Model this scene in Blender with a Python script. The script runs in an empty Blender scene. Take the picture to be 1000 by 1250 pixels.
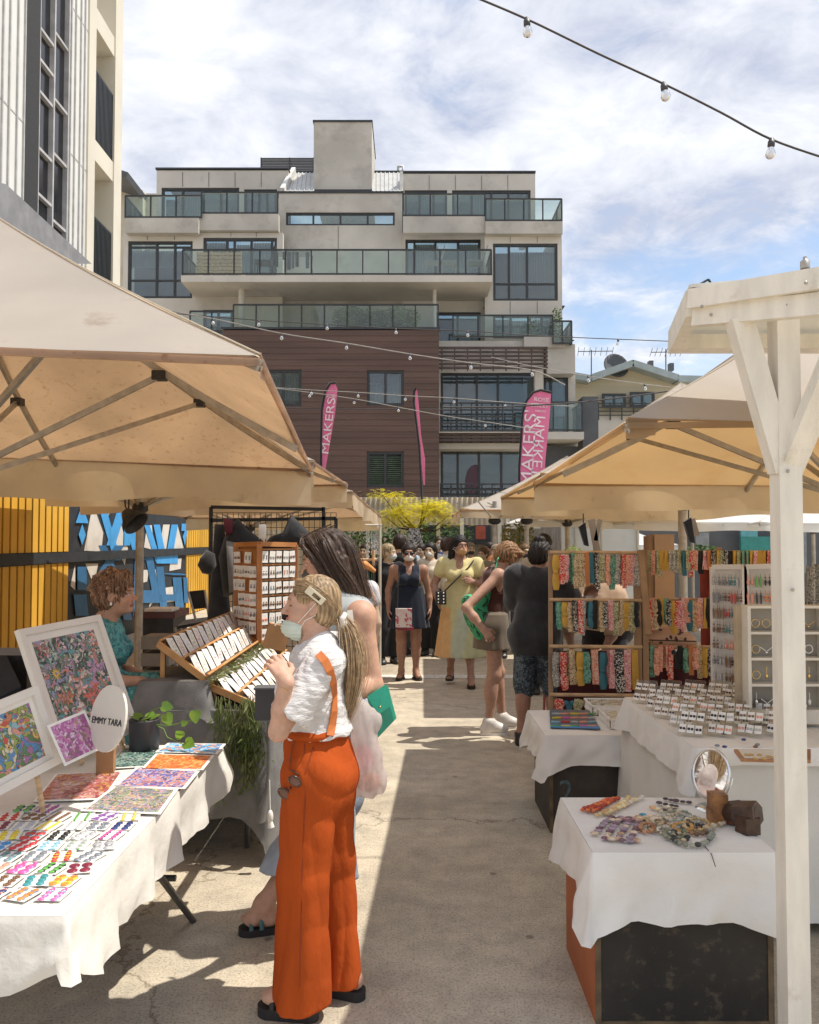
import bpy, math, random
import numpy as np
from mathutils import Vector, Matrix, Euler, Quaternion
R = math.radians
random.seed(7); rng = np.random.RandomState(11)
SC = bpy.context.scene
COL = SC.collection
TILT = R(2.0); CT, ST = math.cos(TILT), math.sin(TILT)
EYE = 1.7
def D(px, py):
    u = (px-500)/1000; v = (625-py)/1000
    return Vector((u, CT - v*ST, ST + v*CT))
def P(px, py, Y):
    d = D(px, py); return Vector((0, 0, EYE)) + d*(Y/d.y)
def G(px, py, z=0.0):
    d = D(px, py); return Vector((0, 0, EYE)) + d*((z-EYE)/d.z)
def V(*a): return Vector(a)
# ------------------------------------------------------------------ materials
MATS = {}
def nt(m):
    t = m.node_tree; t.nodes.clear(); return t, t.nodes, t.links
def newmat(key):
    m = bpy.data.materials.new(key); m.use_nodes = True; MATS[key] = m; return m
def c4(c): return (c[0], c[1], c[2], 1)
def M(key, col=(.5, .5, .5), rough=.7, var=.12, vs=6, bump=.15, bs=40, col2=None, metal=0, alpha=1, tl=0, tcol=None,
      sss=0, attr=None, spec=.5, stain=None, stretch=None, sheen=0, lo=.35, hi=.65, coat=0, bd=.01):
    if key in MATS: return MATS[key]
    m = newmat(key); t, N, L = nt(m)
    out = N.new('ShaderNodeOutputMaterial'); b = N.new('ShaderNodeBsdfPrincipled')
    tc = N.new('ShaderNodeTexCoord'); src = tc.outputs['Object']
    if stretch:
        mp = N.new('ShaderNodeMapping'); mp.inputs['Scale'].default_value = stretch
        L.new(src, mp.inputs[0]); src = mp.outputs[0]
    n = N.new('ShaderNodeTexNoise'); n.inputs['Scale'].default_value = vs; n.inputs['Detail'].default_value = 6
    L.new(src, n.inputs['Vector'])
    r = N.new('ShaderNodeValToRGB'); e = r.color_ramp.elements
    e[0].position = lo; e[1].position = hi
    a = col2 if col2 else tuple(x*(1-var*1.6) for x in col)
    e[0].color = c4(a); e[1].color = c4(col if col2 else tuple(min(1, x*(1+var*.5)) for x in col))
    L.new(n.outputs['Fac'], r.inputs[0]); cs = r.outputs[0]
    if attr:
        at = N.new('ShaderNodeAttribute'); at.attribute_name = attr
        mx = N.new('ShaderNodeMixRGB'); mx.blend_type = 'MULTIPLY'; mx.inputs[0].default_value = 1
        L.new(at.outputs['Color'], mx.inputs[1]); L.new(cs, mx.inputs[2]); cs = mx.outputs[0]
    if stain:
        n2 = N.new('ShaderNodeTexNoise'); n2.inputs['Scale'].default_value = stain[1]; n2.inputs['Detail'].default_value = 8
        n2.inputs['Roughness'].default_value = .7
        L.new(tc.outputs['Object'], n2.inputs['Vector'])
        r2 = N.new('ShaderNodeValToRGB'); r2.color_ramp.elements[0].position = stain[2]; r2.color_ramp.elements[1].position = stain[3]
        L.new(n2.outputs['Fac'], r2.inputs[0])
        mx = N.new('ShaderNodeMixRGB'); mx.inputs[2].default_value = c4(stain[0])
        L.new(r2.outputs[0], mx.inputs[0]); L.new(cs, mx.inputs[1]); cs = mx.outputs[0]
    L.new(cs, b.inputs['Base Color'])
    b.inputs['Roughness'].default_value = rough; b.inputs['Metallic'].default_value = metal
    b.inputs['Specular IOR Level'].default_value = spec; b.inputs['Alpha'].default_value = alpha
    if coat: b.inputs['Coat Weight'].default_value = coat
    if sheen: b.inputs['Sheen Weight'].default_value = sheen
    if sss:
        b.inputs['Subsurface Weight'].default_value = sss; b.inputs['Subsurface Radius'].default_value = (1, .35, .2)
        b.inputs['Subsurface Scale'].default_value = .012
    if bump:
        nb = N.new('ShaderNodeTexNoise'); nb.inputs['Scale'].default_value = bs; nb.inputs['Detail'].default_value = 5
        L.new(src, nb.inputs['Vector'])
        bp = N.new('ShaderNodeBump'); bp.inputs['Strength'].default_value = bump; bp.inputs['Distance'].default_value = bd
        L.new(nb.outputs['Fac'], bp.inputs['Height']); L.new(bp.outputs[0], b.inputs['Normal'])
    sh = b.outputs[0]
    if tl:
        tr = N.new('ShaderNodeBsdfTranslucent')
        if tcol:
            mt = N.new('ShaderNodeMixRGB'); mt.blend_type = 'MULTIPLY'; mt.inputs[0].default_value = 1
            mt.inputs[2].default_value = c4(tcol); L.new(cs, mt.inputs[1]); L.new(mt.outputs[0], tr.inputs[0])
        else: L.new(cs, tr.inputs[0])
        ms = N.new('ShaderNodeMixShader'); ms.inputs[0].default_value = tl
        L.new(sh, ms.inputs[1]); L.new(tr.outputs[0], ms.inputs[2]); sh = ms.outputs[0]
    L.new(sh, out.inputs[0]); return m
def palette_mat(key, cols, scale=30, dist=1.5, rough=.35, line=0, aniso=None, emin=None, det=2):
    """printed multi-colour pattern from warped voronoi cells"""
    if key in MATS: return MATS[key]
    m = newmat(key); t, N, L = nt(m)
    out = N.new('ShaderNodeOutputMaterial'); b = N.new('ShaderNodeBsdfPrincipled'); tc = N.new('ShaderNodeTexCoord')
    mp = N.new('ShaderNodeMapping'); mp.inputs['Scale'].default_value = aniso or (1, 1, 1)
    L.new(tc.outputs['Object'], mp.inputs[0])
    nz = N.new('ShaderNodeTexNoise'); nz.inputs['Scale'].default_value = scale*.5; nz.inputs['Detail'].default_value = det
    L.new(mp.outputs[0], nz.inputs['Vector'])
    sub = N.new('ShaderNodeVectorMath'); sub.operation = 'SUBTRACT'; sub.inputs[1].default_value = (.5, .5, .5)
    L.new(nz.outputs['Color'], sub.inputs[0])
    sc = N.new('ShaderNodeVectorMath'); sc.operation = 'SCALE'; sc.inputs['Scale'].default_value = dist*4/scale
    L.new(sub.outputs[0], sc.inputs[0])
    add = N.new('ShaderNodeVectorMath'); L.new(mp.outputs[0], add.inputs[0]); L.new(sc.outputs[0], add.inputs[1])
    vo = N.new('ShaderNodeTexVoronoi'); vo.inputs['Scale'].default_value = scale; L.new(add.outputs[0], vo.inputs['Vector'])
    rp = N.new('ShaderNodeValToRGB'); rp.color_ramp.interpolation = 'CONSTANT'
    sx = N.new('ShaderNodeSeparateColor'); L.new(vo.outputs['Color'], sx.inputs[0]); L.new(sx.outputs[0], rp.inputs[0])
    el = rp.color_ramp.elements
    for i, c in enumerate(cols):
        p_ = i/len(cols)
        if i < 2: el[i].position = p_; el[i].color = c4(c)
        else:
            x = el.new(p_); x.color = c4(c)
    cs = rp.outputs[0]
    if line:
        v2 = N.new('ShaderNodeTexVoronoi'); v2.feature = 'DISTANCE_TO_EDGE'; v2.inputs['Scale'].default_value = scale
        L.new(add.outputs[0], v2.inputs['Vector'])
        lt = N.new('ShaderNodeMath'); lt.operation = 'LESS_THAN'; lt.inputs[1].default_value = line
        L.new(v2.outputs['Distance'], lt.inputs[0])
        mx = N.new('ShaderNodeMixRGB'); mx.inputs[2].default_value = c4(emin or (.03, .04, .05))
        L.new(lt.outputs[0], mx.inputs[0]); L.new(cs, mx.inputs[1]); cs = mx.outputs[0]
    L.new(cs, b.inputs['Base Color']); b.inputs['Roughness'].default_value = rough
    L.new(b.outputs[0], out.inputs[0]); return m
def glass_mat(key, col, alpha, rough=.02, ior=1.9):
    if key in MATS: return MATS[key]
    m = newmat(key); t, N, L = nt(m)
    out = N.new('ShaderNodeOutputMaterial'); g = N.new('ShaderNodeBsdfGlossy'); g.inputs['Roughness'].default_value = rough
    tr = N.new('ShaderNodeBsdfTransparent'); tr.inputs[0].default_value = c4(col)
    df = N.new('ShaderNodeBsdfDiffuse'); df.inputs[0].default_value = c4([x*.6 for x in col])
    m1 = N.new('ShaderNodeMixShader'); m1.inputs[0].default_value = alpha
    L.new(tr.outputs[0], m1.inputs[1]); L.new(df.outputs[0], m1.inputs[2])
    fr = N.new('ShaderNodeFresnel'); fr.inputs[0].default_value = ior
    m2 = N.new('ShaderNodeMixShader'); L.new(fr.outputs[0], m2.inputs[0]); L.new(m1.outputs[0], m2.inputs[1]); L.new(g.outputs[0], m2.inputs[2])
    L.new(m2.outputs[0], out.inputs[0]); return m
# ------------------------------------------------------------------ mesh builder
class MB:
    def __init__(s): s.v = []; s.f = []; s.m = []; s.cm = 0; s.sm = []
    def add(s, vs, fs, smooth=False):
        o = len(s.v); s.v += [tuple(p) for p in vs]
        for f in fs: s.f.append(tuple(i+o for i in f)); s.m.append(s.cm); s.sm.append(smooth)
        return s
    def box(s, x0, y0, z0, x1, y1, z1, Mx=None):
        vs = [V(x, y, z) for z in (z0, z1) for y in (y0, y1) for x in (x0, x1)]
        if Mx is not None: vs = [Mx @ p for p in vs]
        return s.add(vs, [(0, 2, 3, 1), (4, 5, 7, 6), (0, 1, 5, 4), (2, 6, 7, 3), (0, 4, 6, 2), (1, 3, 7, 5)])
    def bar(s, a, b, w, h=None, up=(0, 0, 1)):
        """rectangular bar from a to b, w across, h along up"""
        a = Vector(a); b = Vector(b); h = h or w; d = (b-a)
        if d.length < 1e-6: return s
        d.normalize(); u = Vector(up)
        if abs(d.dot(u)) > .97: u = V(0, 1, 0) if abs(d.y) < .9 else V(1, 0, 0)
        r = d.cross(u).normalized(); u = r.cross(d)
        vs = []
        for p in (a, b):
            for i, j in ((-1, -1), (1, -1), (1, 1), (-1, 1)): vs.append(p + r*(i*w/2) + u*(j*h/2))
        return s.add(vs, [(0, 1, 2, 3), (7, 6, 5, 4), (0, 4, 5, 1), (1, 5, 6, 2), (2, 6, 7, 3), (3, 7, 4, 0)])
    def tube(s, pts, r, n=8, cap=True, smooth=True, flat=None):
        pts = [Vector(p) for p in pts]; k = len(pts); rs = r if isinstance(r, (list, tuple)) else [r]*k
        d0 = (pts[1]-pts[0]).normalized(); u = V(0, 0, 1) if abs(d0.z) < .9 else V(1, 0, 0)
        x = d0.cross(u).normalized(); vs = []
        for i, p in enumerate(pts):
            d = (pts[min(i+1, k-1)]-pts[max(i-1, 0)]).normalized()
            x = (x - d*x.dot(d)).normalized(); y = d.cross(x)
            for j in range(n):
                a = 2*math.pi*j/n; vs.append(p + (x*math.cos(a) + y*math.sin(a)*(flat or 1))*rs[i])
        fs = [(i*n+j, i*n+(j+1) % n, (i+1)*n+(j+1) % n, (i+1)*n+j) for i in range(k-1) for j in range(n)]
        s.add(vs, fs, smooth)
        if cap: s.add(vs[:n], [tuple(range(n-1, -1, -1))]); s.add(vs[-n:], [tuple(range(n))])
        return s
    def lathe(s, prof, n=20, c=(0, 0, 0), smooth=True, Mx=None):
        vs = []
        for r, z in prof:
            for j in range(n):
                a = 2*math.pi*j/n; p = V(c[0]+r*math.cos(a), c[1]+r*math.sin(a), c[2]+z); vs.append(Mx @ p if Mx is not None else p)
        k = len(prof)
        fs = [(i*n+j, i*n+(j+1) % n, (i+1)*n+(j+1) % n, (i+1)*n+j) for i in range(k-1) for j in range(n)]
        return s.add(vs, fs, smooth)
    def prism(s, pts, off, smooth=False):
        """closed outline extruded by vector off"""
        pts = [Vector(p) for p in pts]; off = Vector(off); n = len(pts)
        s.add(pts + [p+off for p in pts], [tuple(range(n)), tuple(range(2*n-1, n-1, -1))] + [(j, (j+1) % n, n+(j+1) % n, n+j) for j in range(n)], smooth)
        return s
    def grid(s, fn, nu, nv, smooth=True):
        vs = [fn(i/nu, j/nv) for j in range(nv+1) for i in range(nu+1)]
        fs = [(j*(nu+1)+i, j*(nu+1)+i+1, (j+1)*(nu+1)+i+1, (j+1)*(nu+1)+i) for j in range(nv) for i in range(nu)]
        return s.add(vs, fs, smooth)
    def ball(s, c, r, n=10, k=7):
        if not hasattr(r, '__len__'): r = (r, r, r)
        return s.grid(lambda u, v: V(c[0]+r[0]*math.cos(2*math.pi*u)*math.sin(math.pi*v), c[1]+r[1]*math.sin(2*math.pi*u)*math.sin(math.pi*v), c[2]-r[2]*math.cos(math.pi*v)), n, k)
    def mesh(s, name, mats):
        me = bpy.data.meshes.new(name); me.from_pydata(s.v, [], s.f)
        if not isinstance(mats, (list, tuple)): mats = [mats]
        for m in mats: me.materials.append(m)
        me.polygons.foreach_set('material_index', s.m); me.polygons.foreach_set('use_smooth', s.sm)
        me.update(); return me
def link(name, me, parent=None, world=False, label=None):
    o = bpy.data.objects.new(name, me); COL.objects.link(o)
    if parent is not None:
        o.parent = parent
        if world and parent.parent is None: o.matrix_parent_inverse = parent.matrix_basis.inverted()
    if label: o['label'] = label
    return o
def part(name, mb, mats, parent, world=True, label=None):
    return link(name, mb.mesh(name, mats), parent, world, label)
def tag(o, label, cat, group=None, kind=None):
    if label: o['label'] = label
    if cat: o['category'] = cat
    if group: o['group'] = group
    if kind: o['kind'] = kind
    return o
def thing(name, label, cat, loc=(0, 0, 0), rz=0, group=None, rot=None):
    o = bpy.data.objects.new(name, None); COL.objects.link(o); o.empty_display_size = .1
    o.location = loc; o.rotation_euler = rot if rot is not None else (0, 0, rz)
    o.matrix_basis = Matrix.Translation(Vector(loc)) @ Euler(rot if rot is not None else (0, 0, rz)).to_matrix().to_4x4()
    return tag(o, label, cat, group)
def single(name, mb, mats, label, cat, group=None, loc=None):
    o = link(name, mb.mesh(name, mats)); tag(o, label, cat, group)
    if loc is not None: o.location = loc
    return o
def struct(name, mb, mats):
    o = link(name, mb.mesh(name, mats)); o['kind'] = 'structure'; return o
def dup(root, Mx, label=None, group=None):
    r = root.copy(); COL.objects.link(r); r.matrix_basis = Mx
    if label: r['label'] = label
    if group: r['group'] = group
    for ch in root.children:
        c = ch.copy(); COL.objects.link(c); c.parent = r
        for g in ch.children:
            d = g.copy(); COL.objects.link(d); d.parent = c
    return r
def basis(o, x, y, z):
    m = Matrix((x, y, z)).transposed().to_4x4(); m.translation = Vector(o); return m
def text_mb(mb, s, size, Mx, ext=.002, width=None, xflip=False):
    """writing as thin raised letters; Mx maps the text plane (x right, y up, z out)"""
    cu = bpy.data.curves.new('t', 'FONT'); cu.body = s; cu.size = size; cu.extrude = ext; cu.align_x = 'CENTER'; cu.align_y = 'CENTER'
    o = bpy.data.objects.new('t', cu); COL.objects.link(o); bpy.context.view_layer.update()
    me = bpy.data.meshes.new_from_object(o.evaluated_get(bpy.context.evaluated_depsgraph_get()))
    xs = [v.co.x for v in me.vertices]; k = (width/(max(xs)-min(xs))) if width else 1
    vs = [Mx @ V((-1 if xflip else 1)*v.co.x*k, v.co.y, v.co.z) for v in me.vertices]
    mb.add(vs, [tuple(p.vertices) for p in me.polygons])
    bpy.data.objects.remove(o); bpy.data.meshes.remove(me); bpy.data.curves.remove(cu)
# ------------------------------------------------------------------ signed distance bodies
A_ = np.array
def cone(a, b, ra, rb, k=.02, op='u'): return ('c', A_(a, float), A_(b, float), ra, rb, k, op)
def ell(c, r, k=.02, op='u', Rm=None): return ('e', A_(c, float), A_(r if hasattr(r, '__len__') else (r,)*3, float), Rm, None, k, op)
def pbox(p):
    if p[0] == 'c':
        r = max(p[3], p[4]); return np.minimum(p[1], p[2])-r, np.maximum(p[1], p[2])+r
    r = p[2] if p[3] is None else np.full(3, p[2].max()); return p[1]-r, p[1]+r
def pd(p, X, Y, Z):
    if p[0] == 'c':
        a, b, ra, rb = p[1:5]; d = b-a; L2 = max((d*d).sum(), 1e-12)
        t = np.clip(((X-a[0])*d[0]+(Y-a[1])*d[1]+(Z-a[2])*d[2])/L2, 0, 1)
        return np.sqrt((X-a[0]-t*d[0])**2+(Y-a[1]-t*d[1])**2+(Z-a[2]-t*d[2])**2)-(ra+t*(rb-ra))
    c, r, Rm = p[1:4]; x, y, z = X-c[0], Y-c[1], Z-c[2]
    if Rm is not None: x, y, z = (Rm[0][0]*x+Rm[1][0]*y+Rm[2][0]*z, Rm[0][1]*x+Rm[1][1]*y+Rm[2][1]*z, Rm[0][2]*x+Rm[1][2]*y+Rm[2][2]*z)
    k0 = np.sqrt((x/r[0])**2+(y/r[1])**2+(z/r[2])**2)+1e-9; k1 = np.sqrt((x/r[0]**2)**2+(y/r[1]**2)**2+(z/r[2]**2)**2)+1e-9
    return k0*(k0-1)/k1
def smin(a, b, k):
    h = np.maximum(k-np.abs(a-b), 0)/k; return np.minimum(a, b)-h*h*k*.25
def sdf(prims, lo, hi, h, post=None):
    ax = [np.arange(lo[i]-2*h, hi[i]+3*h, h, dtype=np.float32) for i in range(3)]
    F = np.full([len(a) for a in ax], .05, np.float32)
    for p in prims:
        l, u = pbox(p); pad = .06
        s = [slice(max(0, int(np.searchsorted(ax[i], l[i]-pad))), int(np.searchsorted(ax[i], u[i]+pad))) for i in range(3)]
        if any(q.stop <= q.start for q in s): continue
        X, Y, Z = np.meshgrid(ax[0][s[0]], ax[1][s[1]], ax[2][s[2]], indexing='ij', sparse=True)
        d = pd(p, X, Y, Z).astype(np.float32); S = F[s[0], s[1], s[2]]
        F[s[0], s[1], s[2]] = smin(S, d, p[5]) if p[6] == 'u' else -smin(-S, d, p[5])
    if post:
        X, Y, Z = np.meshgrid(*ax, indexing='ij', sparse=True); F = post(F, X, Y, Z).astype(np.float32)
    F[0] = F[-1] = .05; F[:, 0] = F[:, -1] = .05; F[:, :, 0] = F[:, :, -1] = .05
    return snets(F, A_([a[0] for a in ax]), h)
def snets(F, lo, h):
    s = F < 0; n = [x-1 for x in F.shape]
    def cs(A, o): return A[o[0]:o[0]+n[0], o[1]:o[1]+n[1], o[2]:o[2]+n[2]]
    offs = [(i, j, k) for i in (0, 1) for j in (0, 1) for k in (0, 1)]
    c = sum(cs(s, o).astype(np.int8) for o in offs); mask = (c > 0) & (c < 8)
    ii = np.argwhere(mask)
    if not len(ii): return np.zeros((0, 3)), np.zeros((0, 4), int)
    idx = np.full(n, -1, np.int64); idx[mask] = np.arange(len(ii))
    acc = np.zeros((len(ii), 3)); cnt = np.zeros(len(ii))
    fv = {o: cs(F, o)[mask] for o in offs}
    for a in offs:
        for d in range(3):
            if a[d]: continue
            b = list(a); b[d] = 1; b = tuple(b); fa, fb = fv[a], fv[b]; x = (fa < 0) != (fb < 0)
            t = fa/np.where(x, fa-fb, 1)
            for q in range(3): acc[:, q] += np.where(x, a[q]+(t if q == d else 0), 0)
            cnt += x
    vs = (ii+acc/cnt[:, None])*h+lo
    quads = []
    for d in range(3):
        e, g = [(1, 2), (2, 0), (0, 1)][d]
        sl0 = [slice(None)]*3; sl1 = [slice(None)]*3; sl0[d] = slice(0, n[d]); sl1[d] = slice(1, n[d]+1)
        x = s[tuple(sl0)] != s[tuple(sl1)]; ins = s[tuple(sl0)]
        pts = np.argwhere(x); pts = pts[(pts[:, e] > 0) & (pts[:, g] > 0) & (pts[:, e] < n[e]) & (pts[:, g] < n[g])]
        def ci(de, dg):
            q = pts.copy(); q[:, e] += de; q[:, g] += dg; return idx[q[:, 0], q[:, 1], q[:, 2]]
        Q = np.stack([ci(-1, -1), ci(0, -1), ci(0, 0), ci(-1, 0)], 1)
        fl = ~ins[pts[:, 0], pts[:, 1], pts[:, 2]]; Q[fl] = Q[fl][:, ::-1]; quads.append(Q)
    Q = np.concatenate(quads); Q = Q[(Q >= 0).all(1)]
    return vs, Q
def bounds(prims):
    us = [p for p in prims if p[6] == 'u']; l = np.min([pbox(p)[0] for p in us], 0); u = np.max([pbox(p)[1] for p in us], 0)
    return l-.015, u+.015
def sdf_mesh(name, prims, h, mats, post=None, fine=(), color=None, box=None):
    """boxes in fine = (lo, hi, res) replace the coarse surface there"""
    lo, hi = box or bounds(prims); VS = []; QS = []; n = 0
    for bi, (l, u, r) in enumerate([(lo, hi, h)]+list(fine)):
        vs, Q = sdf(prims, l, u, r, post)
        if len(Q) == 0: continue
        cen = vs[Q].mean(1)
        if bi:
            keep = ((cen > A_(l)) & (cen < A_(u))).all(1); Q = Q[keep]
        for (l2, u2, r2) in fine[bi:]:
            ins = ((cen > A_(l2)+r*.3) & (cen < A_(u2)-r*.3)).all(1)
            if bi == 0: Q = Q[~ins]; cen = cen[~ins]
        VS.append(vs); QS.append(Q+n); n += len(vs)
    vs = np.concatenate(VS); Q = np.concatenate(QS)
    used = np.unique(Q); mp = np.full(len(vs), -1); mp[used] = np.arange(len(used)); vs = vs[used]; Q = mp[Q]
    me = bpy.data.meshes.new(name); me.vertices.add(len(vs)); me.vertices.foreach_set('co', vs.astype(np.float32).ravel())
    me.loops.add(Q.size); me.loops.foreach_set('vertex_index', Q.astype(np.int32).ravel())
    me.polygons.add(len(Q)); me.polygons.foreach_set('loop_start', np.arange(0, Q.size, 4, dtype=np.int32))
    try: me.polygons.foreach_set('loop_total', np.full(len(Q), 4, np.int32))
    except Exception: pass
    me.polygons.foreach_set('use_smooth', np.ones(len(Q), bool)); me.update(calc_edges=True); me.validate()
    for m in (mats if isinstance(mats, (list, tuple)) else [mats]): me.materials.append(m)
    if color is not None:
        c = color(vs) if len(me.vertices) == len(vs) else np.tile([.5, .4, .3], (len(me.vertices), 1)); at = me.color_attributes.new('col', 'FLOAT_COLOR', 'POINT')
        at.data.foreach_set('color', np.concatenate([c, np.ones((len(c), 1))], 1).astype(np.float32).ravel())
    return me
# ------------------------------------------------------------------ camera, sun, sky
cam = bpy.data.cameras.new('camera'); co = bpy.data.objects.new('camera', cam); COL.objects.link(co); SC.camera = co
co.location = (0, 0, EYE); co.rotation_euler = (R(92), 0, 0)
cam.sensor_fit = 'HORIZONTAL'; cam.sensor_width = 36; cam.lens = 36; cam.clip_start = .05; cam.clip_end = 3000
SUN_EL, SUN_AZ = R(64), R(4)      # sun stands to the right (+x), a little ahead (+y)
sd = V(math.cos(SUN_EL)*math.cos(SUN_AZ), math.cos(SUN_EL)*math.sin(SUN_AZ), math.sin(SUN_EL))
sl = bpy.data.lights.new('sun', 'SUN'); sl.energy = 3.45; sl.angle = R(.6); sl.color = (1, .94, .84)
so = bpy.data.objects.new('sun', sl); COL.objects.link(so); so.rotation_euler = sd.to_track_quat('Z', 'Y').to_euler()
w = bpy.data.worlds.new('World'); SC.world = w; w.use_nodes = True
t, N, L = w.node_tree, w.node_tree.nodes, w.node_tree.links; N.clear()
wo = N.new('ShaderNodeOutputWorld'); bg = N.new('ShaderNodeBackground'); bg.inputs[1].default_value = .125
sky = N.new('ShaderNodeTexSky'); sky.sky_type = 'NISHITA'; sky.sun_disc = False; sky.sun_elevation = SUN_EL; sky.sun_rotation = R(90)-SUN_AZ
sky.air_density = 1.0; sky.dust_density = 1.0; sky.ozone_density = 1.4
tc = N.new('ShaderNodeTexCoord'); sep = N.new('ShaderNodeSeparateXYZ'); L.new(tc.outputs['Generated'], sep.inputs[0])
def math_(op, a, b=None):
    n = N.new('ShaderNodeMath'); n.operation = op
    for i, x in enumerate((a, b)):
        if x is None: continue
        if isinstance(x, (int, float)): n.inputs[i].default_value = x
        else: L.new(x, n.inputs[i])
    return n.outputs[0]
zz = math_('MAXIMUM', sep.outputs[2], 0.0); zd = math_('ADD', zz, .22)
cx = math_('DIVIDE', sep.outputs[0], zd); cy = math_('DIVIDE', sep.outputs[1], zd)
cb = N.new('ShaderNodeCombineXYZ'); L.new(cx, cb.inputs[0]); L.new(cy, cb.inputs[1]); cb.inputs[2].default_value = 3.3
def wnoise(scale, det, rough, dist=0):
    n = N.new('ShaderNodeTexNoise'); n.inputs['Scale'].default_value = scale; n.inputs['Detail'].default_value = det
    n.inputs['Roughness'].default_value = rough; n.inputs['Distortion'].default_value = dist; L.new(cb.outputs[0], n.inputs['Vector']); return n.outputs['Fac']
big = wnoise(1.25, 5, .55, .3); fine = wnoise(5.5, 9, .62, .4); shade = wnoise(2.1, 6, .6, .2)
s1 = math_('ADD', math_('MULTIPLY', big, 1.0), math_('MULTIPLY', fine, .55))
# fewer clouds towards the lower right, where the photo opens into blue
blue = math_('MULTIPLY', math_('MAXIMUM', math_('SUBTRACT', sep.outputs[0], .04), 0), math_('MAXIMUM', math_('SUBTRACT', .36, zz), 0))
s1 = math_('SUBTRACT', s1, math_('MULTIPLY', blue, 3.6))
cr = N.new('ShaderNodeValToRGB'); cr.color_ramp.elements[0].position = .53; cr.color_ramp.elements[1].position = .80; cr.color_ramp.interpolation = 'EASE'
L.new(s1, cr.inputs[0])
sh = N.new('ShaderNodeValToRGB'); sh.color_ramp.elements[0].position = .40; sh.color_ramp.elements[1].position = .60
sh.color_ramp.elements[0].color = (3.1, 3.35, 4.1, 1); sh.color_ramp.elements[1].color = (5.5, 5.6, 5.9, 1)
L.new(math_('ADD', math_('MULTIPLY', shade, .5), math_('MULTIPLY', fine, .5)), sh.inputs[0])
skb = N.new('ShaderNodeMixRGB'); skb.blend_type = 'MULTIPLY'; skb.inputs[0].default_value = 1; skb.inputs[2].default_value = (1.12, 1.05, .98, 1); L.new(sky.outputs[0], skb.inputs[1])
mx = N.new('ShaderNodeMixRGB'); L.new(cr.outputs[0], mx.inputs[0]); L.new(skb.outputs[0], mx.inputs[1]); L.new(sh.outputs[0], mx.inputs[2])
L.new(mx.outputs[0], bg.inputs[0]); L.new(bg.outputs[0], wo.inputs[0])
SC.view_settings.view_transform = 'Standard'; SC.view_settings.look = 'None'; SC.view_settings.exposure = .63; SC.view_settings.gamma = 1
SC.cycles.max_bounces = 8; SC.cycles.diffuse_bounces = 4; SC.cycles.transparent_max_bounces = 24
try: SC.cycles.use_denoising = True
except Exception: pass
# ------------------------------------------------------------------ ground
def ground_mat():
    m = newmat('concrete_ground'); t, N, L = nt(m)
    out = N.new('ShaderNodeOutputMaterial'); b = N.new('ShaderNodeBsdfPrincipled'); tc = N.new('ShaderNodeTexCoord'); b.inputs['Roughness'].default_value = .85
    def noise(s, d=6, r=.6, dist=0):
        n = N.new('ShaderNodeTexNoise'); n.inputs['Scale'].default_value = s; n.inputs['Detail'].default_value = d; n.inputs['Roughness'].default_value = r
        n.inputs['Distortion'].default_value = dist; L.new(tc.outputs['Object'], n.inputs['Vector']); return n
    def ramp(src, p0, p1, c0, c1):
        r = N.new('ShaderNodeValToRGB'); r.color_ramp.elements[0].position = p0; r.color_ramp.elements[1].position = p1
        r.color_ramp.elements[0].color = c4(c0); r.color_ramp.elements[1].color = c4(c1); L.new(src, r.inputs[0]); return r.outputs[0]
    def mul(a, bb, f=1):
        x = N.new('ShaderNodeMixRGB'); x.blend_type = 'MULTIPLY'; x.inputs[0].default_value = f; L.new(a, x.inputs[1]); L.new(bb, x.inputs[2]); return x.outputs[0]
    c = ramp(noise(.8, 8, .65).outputs[0], .3, .7, (.45, .395, .305), (.60, .535, .42))
    c = mul(c, ramp(noise(6, 8, .7).outputs[0], .3, .62, (.74, .74, .76), (1.08, 1.07, 1.05)))
    c = mul(c, ramp(noise(95, 4, .8).outputs[0], .38, .50, (.60, .56, .52), (1.05, 1.05, 1.05)))
    c = mul(c, ramp(noise(1.9, 5, .8, 1.2).outputs[0], .26, .40, (.72, .70, .68), (1, 1, 1)))
    v = N.new('ShaderNodeTexVoronoi'); v.feature = 'DISTANCE_TO_EDGE'; v.inputs['Scale'].default_value = .33
    nz = noise(1.7, 7, .62); ad = N.new('ShaderNodeMixRGB'); ad.blend_type = 'ADD'; ad.inputs[0].default_value = .8
    L.new(tc.outputs['Object'], ad.inputs[1]); L.new(nz.outputs['Color'], ad.inputs[2]); L.new(ad.outputs[0], v.inputs['Vector'])
    crk = ramp(v.outputs['Distance'], .0008, .0040, (.55, .51, .47), (1, 1, 1)); c = mul(c, crk)
    v2 = N.new('ShaderNodeTexVoronoi'); v2.inputs['Scale'].default_value = 2.6; L.new(tc.outputs['Object'], v2.inputs['Vector'])
    c = mul(c, ramp(v2.outputs['Distance'], .035, .06, (.55, .52, .50), (1, 1, 1))); c = mul(c, ramp(noise(.45, 9, .75, .8).outputs[0], .42, .60, (.80, .79, .78), (1.03, 1.03, 1.03)))
    L.new(c, b.inputs['Base Color'])
    bp = N.new('ShaderNodeBump'); bp.inputs['Strength'].default_value = .5; bp.inputs['Distance'].default_value = .004
    L.new(noise(120, 4, .7).outputs[0], bp.inputs['Height']); bp2 = N.new('ShaderNodeBump'); bp2.inputs['Strength'].default_value = .5; bp2.inputs['Distance'].default_value = .01
    L.new(crk, bp2.inputs['Height']); L.new(bp.outputs[0], bp2.inputs['Normal']); L.new(bp2.outputs[0], b.inputs['Normal'])
    L.new(b.outputs[0], out.inputs[0]); return m
g = MB(); g.add([V(-400, -400, 0), V(400, -400, 0), V(400, 900, 0), V(-400, 900, 0)], [(0, 1, 2, 3)]); struct('ground', g, ground_mat())
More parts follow.
